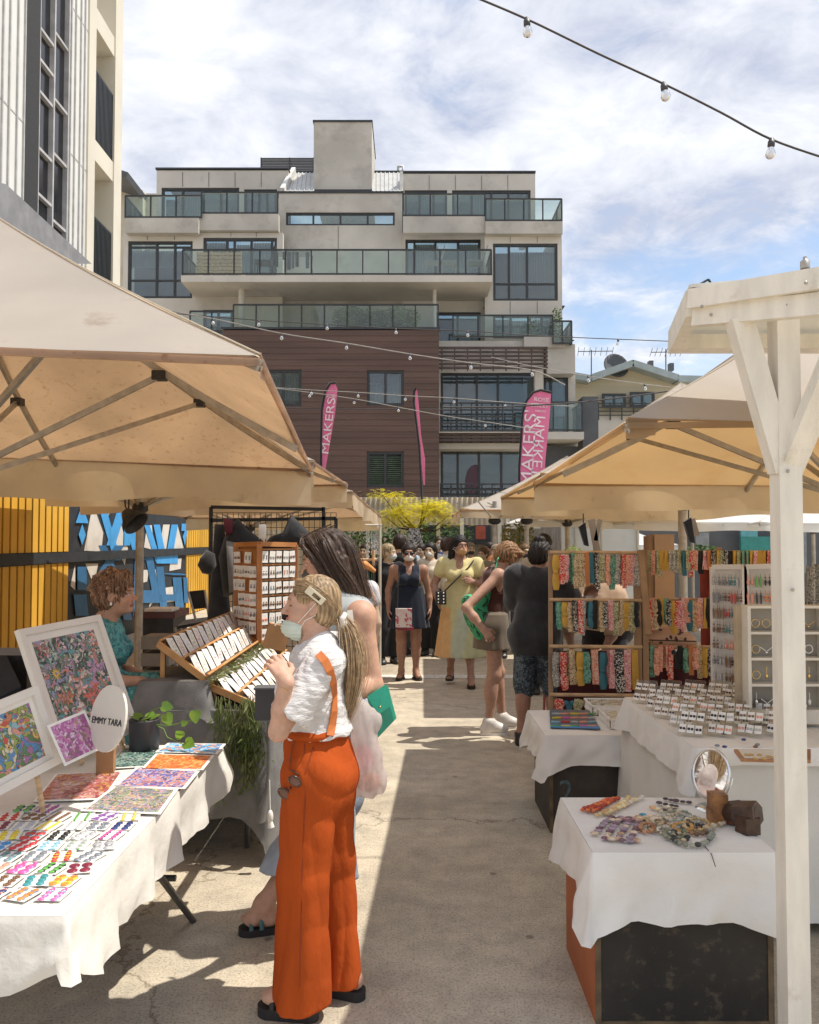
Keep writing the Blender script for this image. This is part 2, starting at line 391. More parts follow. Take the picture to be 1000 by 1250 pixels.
wl = M('road_paint', (.72, .7, .64), .8, .2, 30, .2, 80, stain=((.4, .36, .3), 22, .52, .66))
g = MB()
for (y0, y1, x0, x1) in ((10.15, 10.42, -2.6, 3.4), (13.2, 13.38, -3, 3), (15.9, 16.1, -3, 3)):
    g.add([V(x0, y0, .004), V(x1, y0+.02, .004), V(x1, y1+.02, .004), V(x0, y1, .004)], [(0, 1, 2, 3)])
struct('road_marking', g, wl)
# ------------------------------------------------------------------ common materials
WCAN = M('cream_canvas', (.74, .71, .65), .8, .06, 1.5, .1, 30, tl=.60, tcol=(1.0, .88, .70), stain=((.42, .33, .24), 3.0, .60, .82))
TCAN = M('tan_underside', (.60, .51, .44), .85, .12, 2, .12, 30, tl=.78, tcol=(1.0, .88, .75), stain=((.36, .25, .17), 22, .56, .72))
OCAN = M('amber_underside', (.69, .58, .43), .85, .08, 1.2, .1, 30, tl=.80, tcol=(1.0, .88, .70), stain=((.58, .40, .22), 2.2, .55, .85))
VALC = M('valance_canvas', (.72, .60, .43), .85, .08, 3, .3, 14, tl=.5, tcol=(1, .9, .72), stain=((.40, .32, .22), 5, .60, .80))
ALU = M('brushed_aluminium', (.42, .39, .35), .45, .12, 20, .05, 90, metal=.6)
GPOLE = M('painted_pole', (.46, .42, .37), .5, .15, 12, .05, 60, metal=.3)
BLK = M('black_plastic', (.022, .022, .024), .5, .2, 10, .08, 60)
BLKC = M('black_fabric', (.016, .016, .019), .9, .3, 12, .3, 80, sheen=.3)
GRYC = M('grey_fabric', (.2, .195, .19), .92, .15, 9, .3, 160)
WOOD = M('warm_pine', (.56, .31, .13), .55, .25, 5, .15, 40, stretch=(2, 2, 14), col2=(.36, .17, .06))
WOODL = M('pale_pine', (.62, .42, .24), .6, .2, 6, .12, 40, stretch=(2, 14, 2))
CREAMP = M('cream_timber', (.80, .755, .665), .55, .07, 3.5, .25, 40, stretch=(6, 6, 1.2), stain=((.42, .34, .25), 6, .60, .84))
WCLOTH = M('white_tablecloth', (.75, .725, .68), .85, .05, 4, .5, 9, bd=.02)
LINEN = M('cream_tablecloth', (.68, .65, .59), .85, .05, 5, .45, 7, bd=.03)
PAPER = M('white_card', (.82, .80, .76), .6, .05, 20, .02, 60)
CHROME = M('chrome', (.75, .75, .74), .12, .02, 5, 0, 5, metal=1)
# ------------------------------------------------------------------ apartment building behind the market
CONC = M('panel_concrete', (.52, .49, .44), .8, .12, .7, .1, 25, stain=((.30, .275, .245), 1.1, .50, .78))
CONC2 = M('pale_panel', (.58, .545, .49), .8, .09, .6, .08, 25, stain=((.38, .355, .32), 1.4, .55, .82))
DKFR = M('dark_frame', (.035, .038, .042), .45, .15, 8, 0)
ROOM = M('dark_room', (.05, .055, .06), .9, .3, .8, 0)  # near-black colour stands for the dimness inside rooms and openings
CURT = M('curtain_fabric', (.62, .61, .57), .9, .12, 3, .4, 2, stretch=(14, 14, .4))
CLAD = M('brown_cladding', (.115, .066, .052), .65, .16, .5, .1, 20, stretch=(.6, .6, 6))
SLAT = M('dark_slat', (.075, .047, .038), .6, .2, 3, .1, 20)
GLW = glass_mat('window_glass', (.62, .74, .78), .12)
GLB = glass_mat('balustrade_glass', (.80, .88, .86), .08, ior=1.55)
RAILM = M('black_rail', (.03, .032, .034), .4, .1, 5, 0)
ZINC = M('zinc_roof', (.52, .52, .50), .45, .1, 3, .05, 20, metal=.3)
GREY = M('dark_grey_render', (.10, .105, .115), .8, .1, 2, .1, 20)
def XZ(px, py, Y): p = P(px, py, Y); return p.x, p.z
def rect(px0, py0, px1, py1, Y):
    ym = (py0+py1)/2; return P(px0, ym, Y).x, P(px1, ym, Y).x, P(500, py1, Y).z, P(500, py0, Y).z
def bxp(mb, px0, py0, px1, py1, Y, d):
    x0, x1, z0, z1 = rect(px0, py0, px1, py1, Y); return mb.box(x0, Y, z0, x1, Y+d, z1)
def facade(root, name, mat, r, Y, th=.25, holes=(), seams=(), label=None):
    x0, x1, z0, z1 = rect(*r, Y); H = [rect(*h, Y) for h in holes]; mb = MB()
    xs = sorted({x0, x1} | {h[i] for h in H for i in (0, 1)}); zs = sorted({z0, z1} | {h[i] for h in H for i in (2, 3)})
    xs = [x for x in xs if x0 <= x <= x1]; zs = [z for z in zs if z0 <= z <= z1]
    for i in range(len(xs)-1):
        for j in range(len(zs)-1):
            cx, cz = (xs[i]+xs[i+1])/2, (zs[j]+zs[j+1])/2
            if any(h[0] < cx < h[1] and h[2] < cz < h[3] for h in H): continue
            a, b, c, d = xs[i], xs[i+1], zs[j], zs[j+1]
            mb.add([V(a, Y, c), V(b, Y, c), V(b, Y, d), V(a, Y, d)], [(0, 1, 2, 3)]); mb.add([V(a, Y+th, c), V(b, Y+th, c), V(b, Y+th, d), V(a, Y+th, d)], [(3, 2, 1, 0)])
    for (a, b, c, d) in [(x0, x1, z0, z1)]+H:
        mb.add([V(a, Y, c), V(b, Y, c), V(b, Y, d), V(a, Y, d), V(a, Y+th, c), V(b, Y+th, c), V(b, Y+th, d), V(a, Y+th, d)], [(0, 4, 5, 1), (1, 5, 6, 2), (2, 6, 7, 3), (3, 7, 4, 0)])
    o = part(name, mb, mat, root, label=label)
    if seams:
        sm = MB()
        for s in seams: x, z = (s[0]+s[2])/2, 0; a = P(s[0], s[1], Y); b = P(s[2], s[3], Y); sm.bar((a.x, Y-.001, a.z), (b.x, Y-.001, b.z), .012, .03)
        part('panel_joint', sm, DKFR, o, world=False)
    return o
def window(root, r, Y, cols=(), rows=(), curt=(), fw=.09, inset=.1, blind=None, green=False):
    x0, x1, z0, z1 = rect(*r, Y); yf = Y+inset; f = MB()
    W = x1-x0; Hh = z1-z0
    f.box(x0, yf-.05, z0, x0+fw, yf+.05, z1); f.box(x1-fw, yf-.05, z0, x1, yf+.05, z1)
    f.box(x0+fw, yf-.05, z1-fw, x1-fw, yf+.05, z1); f.box(x0+fw, yf-.05, z0, x1-fw, yf+.05, z0+fw)
    for c in cols: f.box(x0+W*c-fw*.45, yf-.045, z0+fw, x0+W*c+fw*.45, yf+.045, z1-fw)
    for c in rows: f.box(x0+fw, yf-.04, z1-Hh*c-.03, x1-fw, yf+.04, z1-Hh*c+.03)
    fo = part('window_frame', f, DKFR, root)
    if green:
        lm = MB(); n = 14
        for s in (0, 1):
            a = x0+fw+s*(W/2-fw*.4); b = a+W/2-fw*1.4
            for i in range(n):
                z = z0+fw+.03+(Hh-2*fw-.05)*i/n; lm.bar((a, yf-.02, z), (b, yf-.02, z), .05, .012, up=(0, -.6, 1))
        part('shutter', lm, M('green_shutter', (.10, .15, .10), .5, .2), fo, world=False)
        bk = MB().box(x0+fw, yf+.02, z0+fw, x1-fw, yf+.04, z1-fw); part('pane', bk, ROOM, fo, world=False); return fo
    part('pane', MB().box(x0+fw*.6, yf-.006, z0+fw*.6, x1-fw*.6, yf+.006, z1-fw*.6), GLW, fo, world=False)
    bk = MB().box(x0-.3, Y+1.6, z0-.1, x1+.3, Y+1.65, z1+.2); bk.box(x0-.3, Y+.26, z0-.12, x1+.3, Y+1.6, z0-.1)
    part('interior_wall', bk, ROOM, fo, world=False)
    cm = MB(); edges = [0]+list(cols)+[1]
    for (i, top, bot) in [(c if hasattr(c, '__len__') else (c, 0, 1)) for c in curt]:
        a, b = x0+W*edges[i]+.02, x0+W*edges[i+1]-.02; zt, zb = z1-Hh*top, z1-Hh*bot; n = max(6, int((b-a)/.09))*2
        cm.grid(lambda u, v: V(a+(b-a)*u, Y+.34+.025*math.sin(u*n*3.14), zb+(zt-zb)*v), n*2, 1)
    if cm.v: part('curtain', cm, CURT, fo, world=False)
    return fo
def rail_glass(root, a, b, Y, z0, z1, n, name='balustrade', toprail=.05, gap=.06):
    """glass panels between thin posts from plan point a to b"""
    a = V(a[0], a[1], 0); b = V(b[0], b[1], 0); m = MB(); g = MB()
    for i in range(n+1):
        p = a.lerp(b, i/n); m.bar(p+V(0, 0, z0), p+V(0, 0, z1), .045)
    m.bar(a+V(0, 0, z1), b+V(0, 0, z1), .06, toprail); m.bar(a+V(0, 0, z0+.03), b+V(0, 0, z0+.03), .05, .05)
    d = (b-a).normalized()
    for i in range(n):
        p, q = a.lerp(b, i/n)+d*.03, a.lerp(b, (i+1)/n)-d*.03; g.bar(p+V(0, 0, (z0+z1)/2), q+V(0, 0, (z0+z1)/2), .012, z1-z0-gap)
    o = part(name, m, RAILM, root); part('glass_panel', g, GLB, o, world=False); return o
def railpx(root, px0, px1, py0, py1, Y, n, ends=''):
    x0, x1, z0, z1 = rect(px0, py0, px1, py1, Y); o = rail_glass(root, (x0, Y), (x1, Y), Y, z0, z1, n)
    if 'l' in ends: rail_glass(root, (x0, Y+.06), (x0, Y+1.9), Y, z0, z1, 2, 'side_balustrade')
    if 'r' in ends: rail_glass(root, (x1, Y+.06), (x1, Y+1.9), Y, z0, z1, 2, 'side_balustrade')
    return o
def cap(root, px0, px1, py, Y, d=.4, h=.07): x0, x1, z0, z1 = rect(px0, py, px1, py+2, Y); part('roof_capping', MB().box(x0-.03, Y-.04, z1, x1+.03, Y+d, z1+h), DKFR, root)
B = thing('apartment_building', 'five-storey concrete and brown-clad apartment block with glass balconies behind the market', 'building', (0, 29, 0))
# brown block
facade(B, 'brown_wall', CLAD, (271, 403, 536, 645), 27, .3, [(322, 451, 368, 496), (448, 452, 493, 495), (448, 551, 493, 595)])
bd = MB(); x0, x1, z0, z1 = rect(271, 403, 536, 645, 27)
k = 0
while z0+k*.2 < z1:
    z = z0+k*.2; k += 1
    for (a, b) in ((271, 322), (368, 448), (493, 536)):
        xa, xb = P(a, 500, 27).x, P(b, 500, 27).x; bd.box(xa, 26.985, z, xb, 27.0-.002, z+.182)
    for (a, b, t, u) in ((322, 368, 451, 496), (448, 493, 452, 495), (448, 493, 551, 595)):
        pass
    for (a, b, holes) in ((322, 368, ((451, 496),)), (448, 493, ((452, 495), (551, 595)))):
        xa, xb = P(a, 500, 27).x, P(b, 500, 27).x
        if all(not (P(500, h1, 27).z-.19 < z < P(500, h0, 27).z+.0) for h0, h1 in holes): bd.box(xa, 26.985, z, xb, 27.0-.002, z+.182)
part('cladding_boards', bd, CLAD, B)
part('side_wall', MB().box(x1-.28, 27.3, z0, x1, 30, z1), CLAD, B)
part('terrace_floor', MB().box(x0, 27.3, z1-.25, x1-.3, 31, z1-.02), CONC, B)
cap(B, 271, 536, 402, 27)
window(B, (322, 451, 368, 496), 27, (.5,), (), ((0, 0, .75), (1, 0, .8)))
window(B, (448, 452, 493, 495), 27, (.5,), (), ((0, .3, 1), 1))
window(B, (448, 551, 493, 595), 27, (.5,), green=True)
# recessed bays right of the brown block
facade(B, 'recessed_wall', CONC, (533, 416, 664, 645), 28.4, .25, [(538, 455, 655, 527), (538, 548, 662, 645)])
window(B, (538, 455, 655, 527), 28.4, (.17, .38, .6), (), ())
window(B, (538, 548, 662, 645), 28.4, (.17, .38, .6), (), ())
facade(B, 'side_wing_wall', CONC, (640, 421, 703, 645), 28.9, .25, [(664, 459, 694, 533)])
window(B, (664, 459, 694, 533), 28.9, (.3,), (), ())
part('concrete_column', bxp(MB(), 653, 452, 663, 494, 27.6, .28), CONC2, B)
for (pa, pb, ya, yb, n, Y, px) in ((536, 669, 423, 452, 6, 27.2, 0), (536, 640, 528, 540, 3, 27.2, 0)):
    m = MB()
    for i in range(n):
        yy = ya+(yb-ya)*i/n; bxp(m, pa, yy, pb, yy+(yb-ya)/n*.62, Y, .08)
    x0, x1, z0, z1 = rect(pa, ya, pb, yb, Y)
    for i in range(9): x = x0+.1+(x1-x0-.2)*i/8; m.box(x-.02, Y+.08, z0, x+.02, Y+.12, z1)
    part('timber_screen', m, SLAT, B)
for (ya, yb, pb, n) in ((491, 527, 640, 5), (590, 614, 640, 4)):
    m = MB()
    for i in range(n):
        yy = ya+(yb-ya-3)*i/(n-1); bxp(m, 537, yy, pb, yy+1.8, 27.25, .06)
    x0, x1, z0, z1 = rect(537, ya, pb, yb, 27.3)
    for i in range(9): x = x0+.03+(x1-x0-.06)*i/8; m.box(x-.02, 27.32, z0, x+.02, 27.37, z1)
    part('slatted_railing', m, RAILM, B)
m = MB(); bxp(m, 536, 527, 640, 528, 27.15, 1.2); bxp(m, 640, 527, 713, 536, 27.15, 1.7); bxp(m, 536, 541, 664, 548, 27.6, .8); part('balcony_floor', m, CONC2, B)
railpx(B, 640, 711, 491, 526, 27.3, 4, 'r')
part('dark_pillar', bxp(MB(), 712, 484, 731, 645, 27.6, .8), GREY, B)
part('undercroft_wall', bxp(MB(), 664, 545, 712, 645, 28.3, .3), GREY, B)
# right wing
facade(B, 'right_wing_wall', CONC2, (592, 286, 686, 421), 29, .25, [(602, 297, 681, 367), (602, 384, 675, 413)], seams=[(623, 286, 623, 296), (656, 286, 656, 296), (623, 368, 623, 383), (656, 368, 656, 383)])
window(B, (602, 297, 681, 367), 29, (.25, .53), (.70,), ((1, .1, .68), (2, .1, .68)))
window(B, (602, 384, 675, 413), 29, (.3, .62, .82), (), ((0, .1, 1), (1, .2, 1)))
part('wing_return', bxp(MB(), 681.5, 271, 687, 645, 29.3, 4), CONC, B)
part('parapet', bxp(MB(), 593, 270, 687, 285, 28.7, .3), CONC, B)
part('parapet', bxp(MB(), 492, 264, 592.6, 284, 28.85, .3), CONC, B)
railpx(B, 593, 686, 243, 270, 28.8, 4, 'r'); railpx(B, 492, 592, 237, 264, 28.95, 3)
part('planter_box', bxp(MB(), 640, 411, 690, 424, 28.1, .5), CONC, B)
railpx(B, 553, 675, 385, 412, 28.35, 4); railpx(B, 675, 698, 392, 420, 28.0, 2, 'r')
part('balcony_block', bxp(MB(), 668, 420, 702, 456, 28.2, .7), CONC, B)
facade(B, 'mid_right_wall', CONC2, (491, 284, 600, 421), 29.6, .25, [(495, 292, 587, 339), (533, 381, 587, 421)])
window(B, (495, 292, 587, 339), 29.6, (.12, .4, .7), (), ((1, .05, 1), (3, .05, 1)))
window(B, (533, 381, 587, 421), 29.6, (.48,), (), ())
# centre block and tower
facade(B, 'centre_wall', CONC, (340, 236, 491, 404), 29.5, .3, [(349, 259, 482, 275)], seams=[(413, 276, 413, 306)])
window(B, (349, 259, 482, 275), 29.5, (.25, .5, .75), fw=.07)
cap(B, 339, 492, 236, 29.5, 2)
tw = MB(); bxp(tw, 383, 149, 454, 236, 30.3, 3); part('tower', tw, CONC, B); cap(B, 383, 454, 149, 30.3, 3); part('tower_base', bxp(MB(), 383, 231, 455, 236, 30.2, .1), DKFR, B)
for (a, b) in ((343, 383), (455, 491)):
    m = MB(); p0, p1 = P(a, 234, 30.0), P(b, 234, 30.0); q0, q1 = P(a+8 if a < 400 else a, 211, 32.4), P(b, 211, 32.4)
    m.add([p0, p1, q1, q0], [(0, 1, 2, 3)])
    for i in range(8): m.bar(p0.lerp(p1, i/7), q0.lerp(q1, i/7), .04, .07)
    part('metal_roof', m, ZINC, B); part('dark_louvre', bxp(MB(), a+14 if a < 400 else a, 208, b, 221, 32.6, .1), DKFR, B)
part('white_fin', MB().bar(P(345, 234, 29.9), P(359, 209, 32), .15, .3), M('white_render', (.7, .69, .66), .8), B)
part('white_fin', bxp(MB(), 488, 209, 492, 236, 30.2, 1.8), MATS['white_render'], B)
m = MB()
for i in range(9): bxp(m, 318, 192.5+i*1.9, 383, 193.6+i*1.9, 33, .05)
for x in (318, 353, 382): bxp(m, x, 192, x+1.2, 210, 33.1, .06)
part('roof_louvre', m, DKFR, B)
m = MB(); c = P(486, 206, 33); m.tube([c-V(0, 0, .3), c+V(0, 0, .1)], .05); m.tube([c+V(0, 0, .1), c+V(.2, 0, .1), c+V(.2, 0, -.1)], .05); part('roof_vent', m, ZINC, B)
# penthouse
for (r, hs, ws) in (((191, 208, 352, 272), [(197, 229, 292, 270), (298, 231, 338, 270)], [(.27, .53, .76), (.45, .7)]), ((492, 212, 653, 272), [(494, 232, 546, 270), (552, 232, 648, 270)], [(.35, .68), (.25, .5, .72)])):
    facade(B, 'penthouse_wall', CONC2, r, 31, .25, hs, seams=[(r[0]+32*i, r[1]+2, r[0]+32*i, r[1]+20) for i in range(1, 5)])
    for h, c_ in zip(hs, ws): window(B, h, 31, c_, (), ((1, 0, 1),))
    cap(B, r[0], r[2], r[1]-1, 31, 3)
part('penthouse_side', bxp(MB(), 646, 212, 653.5, 272, 31.3, 3), CONC, B)
# left wing
facade(B, 'left_wing_wall', CONC2, (150, 284, 345, 425), 29, .25, [(156, 294, 235, 364), (248, 290, 338, 338), (248, 378, 284, 425)], seams=[(180, 284, 180, 293), (213, 284, 213, 293), (282, 281, 282, 289), (313, 281, 313, 289)])
window(B, (156, 294, 235, 364), 29, (.44, .72), (.1, .68), ((0, .12, .42), (1, .12, .42)))
window(B, (248, 290, 338, 338), 29, (.32, .42, .65, .93), (), ((0, .05, .5), (2, .1, .9), (3, .05, .8)))
window(B, (248, 378, 284, 425), 29, (.5,))
part('parapet', bxp(MB(), 153, 266, 242, 284, 28.6, .3), CONC, B); part('parapet', bxp(MB(), 242.5, 261, 340, 281, 28.8, .3), CONC, B)
railpx(B, 153, 246, 239, 266, 28.7, 3, 'l'); railpx(B, 246, 339, 235, 261, 28.9, 3)
# long balcony
part('balcony_floor', bxp(MB(), 221, 336, 601, 344, 27.3, 2.2), CONC2, B); railpx(B, 223, 600, 305, 335.5, 27.35, 12, 'lr')
for (a, b, t_, bt) in ((291, 299, 346, 405), (528, 533, 350, 403)):
    p = P((a+b)/2, 400, 28.2); q = P((a+b)/2, t_, 28.2); part('column', MB().tube([V(p.x, 28.2, p.z), V(p.x, 28.2, q.z+.3)], (b-a)*28.2/2000, 14), CONC2, B)
railpx(B, 285, 535, 372, 402.5, 27.08, 9); railpx(B, 232, 285, 380, 405, 28.0, 2)
# things standing on the balconies
def leaf_mass(mb, c, rad, n, size, seed=0, flat=1, shell=.45):
    rr = random.Random(seed)
    for i in range(n):
        while True:
            q = V(rr.uniform(-1, 1), rr.uniform(-1, 1), rr.uniform(-1, 1))
            if shell < q.length < 1: break
        p = V(c[0]+q.x*rad[0], c[1]+q.y*rad[1], c[2]+q.z*rad[2]); s = size*rr.uniform(.6, 1.3)
        a = V(rr.gauss(0, 1), rr.gauss(0, 1), rr.gauss(0, .6)).normalized(); b = a.cross(V(rr.gauss(0, 1), rr.gauss(0, 1), rr.gauss(0, 1))).normalized()
        mb.add([p-a*s, p+b*s*.4, p+a*s, p-b*s*.4], [(0, 1, 2, 3)])
LEAF = M('green_leaf', (.10, .16, .045), .55, .35, 4, 0, tl=.35, col2=(.05, .09, .025))
LEAF2 = M('light_leaf', (.36, .44, .12), .55, .3, 3, 0, tl=.4, col2=(.10, .15, .04))
for i, (px, py, w_) in enumerate(((427, 388, .62), (454, 391, .6), (486, 389, .8))):
    t_ = thing('balcony_shrub', ['pale green clipped shrub behind the terrace glass, left of three', 'small pale green shrub behind the terrace glass, middle of three', 'widest pale green shrub behind the terrace glass, right of three'][i], 'shrub', P(px, 403, 27.6))
    m = MB(); c = P(px, py, 27.6); leaf_mass(m, c, (w_, .3, .43), 1300, .06, i, shell=.2); part('foliage', m, LEAF2, t_)
    part('stem', MB().tube([P(px, 404, 28), P(px, 390, 28)], .03), WOOD, t_)
t_ = thing('balcony_plant', 'leafy potted plant spilling through the glass at the right corner balcony', 'plant', P(668, 420, 28.4))
m = MB(); leaf_mass(m, P(650, 402, 28.5), (.35, .2, .45), 150, .06, 5); leaf_mass(m, P(680, 396, 28.4), (.22, .2, .65), 200, .07, 6); leaf_mass(m, P(690, 415, 28.2), (.3, .2, .25), 90, .07, 8); part('foliage', m, LEAF, t_)
part('stem', MB().tube([P(668, 420, 28.4), P(680, 398, 28.4)], .02), WOOD, t_)
t_ = thing('slatted_planter', 'pale timber slatted planter box on the long balcony', 'planter', P(265, 336, 28.1)); m = MB()
for i in range(6): bxp(m, 240, 308+i*4.5, 295, 311.6+i*4.5, 28, .05)
part('slats', m, WOODL, t_); m = MB()
for x in (240, 257, 276, 293): bxp(m, x, 307, x+2, 336, 28.055, .05)
part('posts', m, WOODL, t_)
def patio_chair(px, Y, mat, label, s=1, flip=1):
    b = P(px, 335.5, Y); t_ = thing('balcony_chair', label, 'chair', b); m = MB()
    m.box(-.28*s, -.28*s, .38, .28*s, .28*s, .44); part('seat', m, mat, t_, False)
    part('backrest', MB().bar(V(flip*.26, 0, .42), V(flip*.42, 0, .95), .5*s, .04, up=(1, 0, 0)), mat, t_, False)
    for x in (-.26, .26):
        for y in (-.24, .24): part('leg', MB().bar(V(x*s, y, 0), V(x*s, y, .38), .035), mat, t_, False)
patio_chair(322, 28.2, DKFR, 'dark framed lounge chair beside the slatted planter on the long balcony'); GRYO = M('grey_outdoor', (.3, .32, .33), .7)
patio_chair(528, 28.2, GRYO, 'grey low chair on the right half of the long balcony', .9); patio_chair(548, 28.3, GRYO, 'grey low chair beside the bowl table on the long balcony', .9, -1)
patio_chair(580, 28.2, GRYO, 'grey chair at the right end of the long balcony', 1, 1)
t_ = thing('clothes_rack', 'rack of black and striped washing on the long balcony', 'clothes rack', P(358, 336, 28.2)); m = MB()
c = P(358, 336, 28.2)
for s in (-1, 1): m.bar(c+V(s*.65, -.2, 0), c+V(s*.65, .2, .75), .025); m.bar(c+V(s*.65, .2, 0), c+V(s*.65, -.2, .75), .025)
for y in (-.2, 0, .2): m.bar(c+V(-.65, y, .75), c+V(.65, y, .75), .02)
part('frame', m, DKFR, t_)
for i, x in enumerate((-.58, -.3, -.12, .02, .16, .52)):
    part('garment', MB().bar(c+V(x, -.2, .73), c+V(x, -.2, .73-[.5, .25, .6, .55, .5, .55][i]), [.18, .08, .13, .1, .12, .12][i], .03), [BLKC, BLKC, DKFR, GREY, DKFR, GREY][i], t_)
# neighbouring pale block at the far left, and the gabled house at the right
t_ = thing('pale_house', 'small pale rendered building seen between the white building and the flats', 'building', P(165, 660, 36)); RENC = M('cream_render', (.60, .54, .42), .85, .08, 1.5, .05, 20)
m = MB(); bxp(m, 140, 232, 172, 660, 36, 4); part('wall', m, RENC, t_); m = MB(); bxp(m, 172.5, 236, 190, 660, 36.4, 3); part('side_block', m, RENC, t_)
part('roof', MB().bar(P(138, 226, 35.9), P(174, 238, 35.9), 4, .25, up=(0, 0, 1)), GREY, t_)
H = thing('gabled_house', 'cream weatherboard house with a low grey-blue gable roof beyond the right umbrellas', 'building', P(773, 660, 31))
HY = 31; wall = M('cream_weatherboard', (.55, .49, .35), .8, .05, 1, .3, 3, stretch=(.3, .3, 10)); RF = M('blue_grey_gutter', (.34, .40, .41), .5, .1, 3, .05)
ap = P(773, 446, HY); le = P(700, 464, HY); re = P(845, 466, HY); bl = P(700, 660, HY)
part('gable_wall', MB().prism([V(le.x, HY, bl.z), V(re.x, HY, bl.z), V(re.x, HY, re.z), V(ap.x, HY, ap.z), V(le.x, HY, le.z)], (0, .3, 0)), wall, H)
m = MB()
for a, b in (((699, 458), (722, 462)), ((722, 461), (773, 443)), ((773, 443), (828, 461)), ((828, 462), (872, 463))):
    m.bar(P(*a, HY-.7), P(*b, HY-.7), .06, .24, up=(0, 0, 1)); pa, pb = P(*a, HY-.7), P(*b, HY-.7); m.add([pa+V(0, 0, .12), pb+V(0, 0, .12), pb+V(0, 8, .12), pa+V(0, 8, .12)], [(0, 1, 2, 3)]); m.add([pa+V(0, 0, -.1), pb+V(0, 0, -.1), pb+V(0, 8, -.1), pa+V(0, 8, -.1)], [(3, 2, 1, 0)])
part('roof', m, RF, H)
window(H, (736, 480, 765, 497), HY-.35, (.5,), (), ()); window(H, (770, 478, 800, 497), HY-.35, (.5,), (), (0,))
x0, x1, z0, z1 = rect(731, 496, 845, 512, 29.4); m = MB()
for i in range(4): m.bar((x0, 29.4, z1+.1-.14*i), (x1, 29.4, z1+.1-.14*i), .04, .035)
for i in range(9): x = x0+(x1-x0)*i/8; m.bar((x, 29.42, z1-.5), (x, 29.42, z1+.15), .04)
part('railing', m, RAILM, H); part('balcony_wall', bxp(MB(), 731, 508, 850, 660, 29.5, .3), CONC2, H)
m = MB(); m.lathe([(0, 0), (.35, .06), (.5, .18), (.5, .2), (.34, .08), (0, .02)], 18, Mx=Matrix.Translation(P(750, 449, 31)) @ Euler((R(70), R(30), 0)).to_matrix().to_4x4()); m.tube([P(750, 449, 31.2), P(752, 462, 31.2)], .03); part('satellite_dish', m, GREY, H)
m = MB(); bxp(m, 793, 440, 798, 452, 31.5, .3); bxp(m, 818, 443, 823, 452, 31.5, .3); part('roof_vent', m, GREY, H)
for (px, top, w0, w1, py) in ((722, 427, 706, 748, 429), (813, 426, 795, 832, 430)):
    m = MB(); m.tube([P(px, 462, 31.4), P(px, top, 31.4)], .022, 6); m.tube([P(w0, py, 31.4), P(w1, py-.5, 31.4)], .018, 6)
    for i in range(7): a = P(w0+(w1-w0)*i/6, py, 31.4); m.tube([a+V(-.05, -.35, .08), a+V(.05, .35, -.08)], .01, 5)
    part('antenna', m, GREY, H)
# ------------------------------------------------------------------ white building and painted fence along the left side
def PXW(px, py, x): d = D(px, py); return V(0, 0, EYE)+d*(x/d.x)
LW = thing('white_building', 'tall white metal-clad building with tall black window strip at the left edge', 'building', (-5, 12, 0)); LX = -5.0
WMET = M('white_cladding', (.66, .655, .63), .55, .05, 1, .03, 10); CRM = M('cream_column', (.62, .58, .49), .8, .05, 1.5, .06, 20)
yp = lambda px: PXW(px, 200, LX).y
ya, yb = yp(27), yp(83)
m = MB(); m.box(-9, 4, 3.3, LX, ya, 14); m.box(-9, yb, 3.3, LX, yp(105), 14); part('cladding', m, WMET, LW)
m = MB()
for px in (-30, -20, -10, 0, 8.5, 18.5, 27, 84, 89.5, 96, 101): y = yp(px); m.box(LX, y-.012, 3.3, LX+.025, y+.012, 14)
for i, z in enumerate((4.3, 7.1, 9.3, 12.2)):
    m.box(LX, 8, z, LX+.006, ya, z+.02); m.box(LX, yb+.02, z+.3, LX+.006, yp(105), z+.32)
part('cladding_rib', m, M('rib_grey', (.46, .46, .45), .6), LW)
DGL = M('black_window_glass', (.012, .012, .015), .12, .3, 2, 0, spec=.6)
part('window_strip', MB().box(-6, ya, 3.3, LX-.06, yb, 14), DGL, LW)
m = MB(); LG = M('light_mullion', (.45, .44, .44), .5)
for px in (46, 64.5, 82.3): m.box(LX-.06, yp(px)-.02, 3.3, LX+.01, yp(px)+.02, 14)
for (pa, pb, ys) in ((46, 64.5, (28, 67, 107, 178, 235)), (64.5, 82.3, (34, 117, 185, 268))):
    for y_ in ys:
        z = PXW(pa, y_, LX).z; m.box(LX-.06, yp(pa)+.02, z-.02, LX, yp(pb)-.02, z+.02)
part('mullion', m, LG, LW)
part('black_fin', MB().box(LX-.058, ya, 3.3, LX+.02, yp(46)-.02, 14), M('ribbed_black', (.03, .03, .032), .8, .3, 60, .3, 100), LW)
y1, y2, y3, y4 = yp(105), yp(113.5), yp(138), yp(147)
part('cream_pier', MB().box(-9, y1+.002, 3.3, LX+.03, y2, 14), CRM, LW)
part('cream_column', MB().box(LX-.35, y3, 3.0, LX+.02, y4, 14), CRM, LW)
zA, zB = PXW(113.5, 165, LX).z, PXW(113.5, 262, LX).z-1.12
m = MB()
for z in (zB-.35, zA-.35, PXW(114, 27, LX).z): m.box(-7.6, y2, z, LX-.003, y3, z+.33)
m.box(-7.6, y3, 3, -7.3, y4, 14); part('balcony_floor', m, CRM, LW)
part('back_wall', MB().box(-9, y2+.001, 3.3, -8.7, y4+.4, zA), CRM, LW)
for z in (zA, zB):
    m = MB(); n = 16
    for i in range(n): y = y2+.02+(y3-y2-.04)*i/(n-1); m.box(LX-.05, y-.012, z-.03, LX-.01, y+.012, z+1.12)
    m.box(LX-.045, y2+.005, z-.05, LX-.015, y3-.005, z-.01); m.box(LX-.045, y2+.005, z+1.1, LX-.015, y3-.005, z+1.14); m.box(LX-.07, y2+.005, z-.03, LX-.06, y3-.005, z+1.12)
    part('black_railing', m, RAILM, LW)
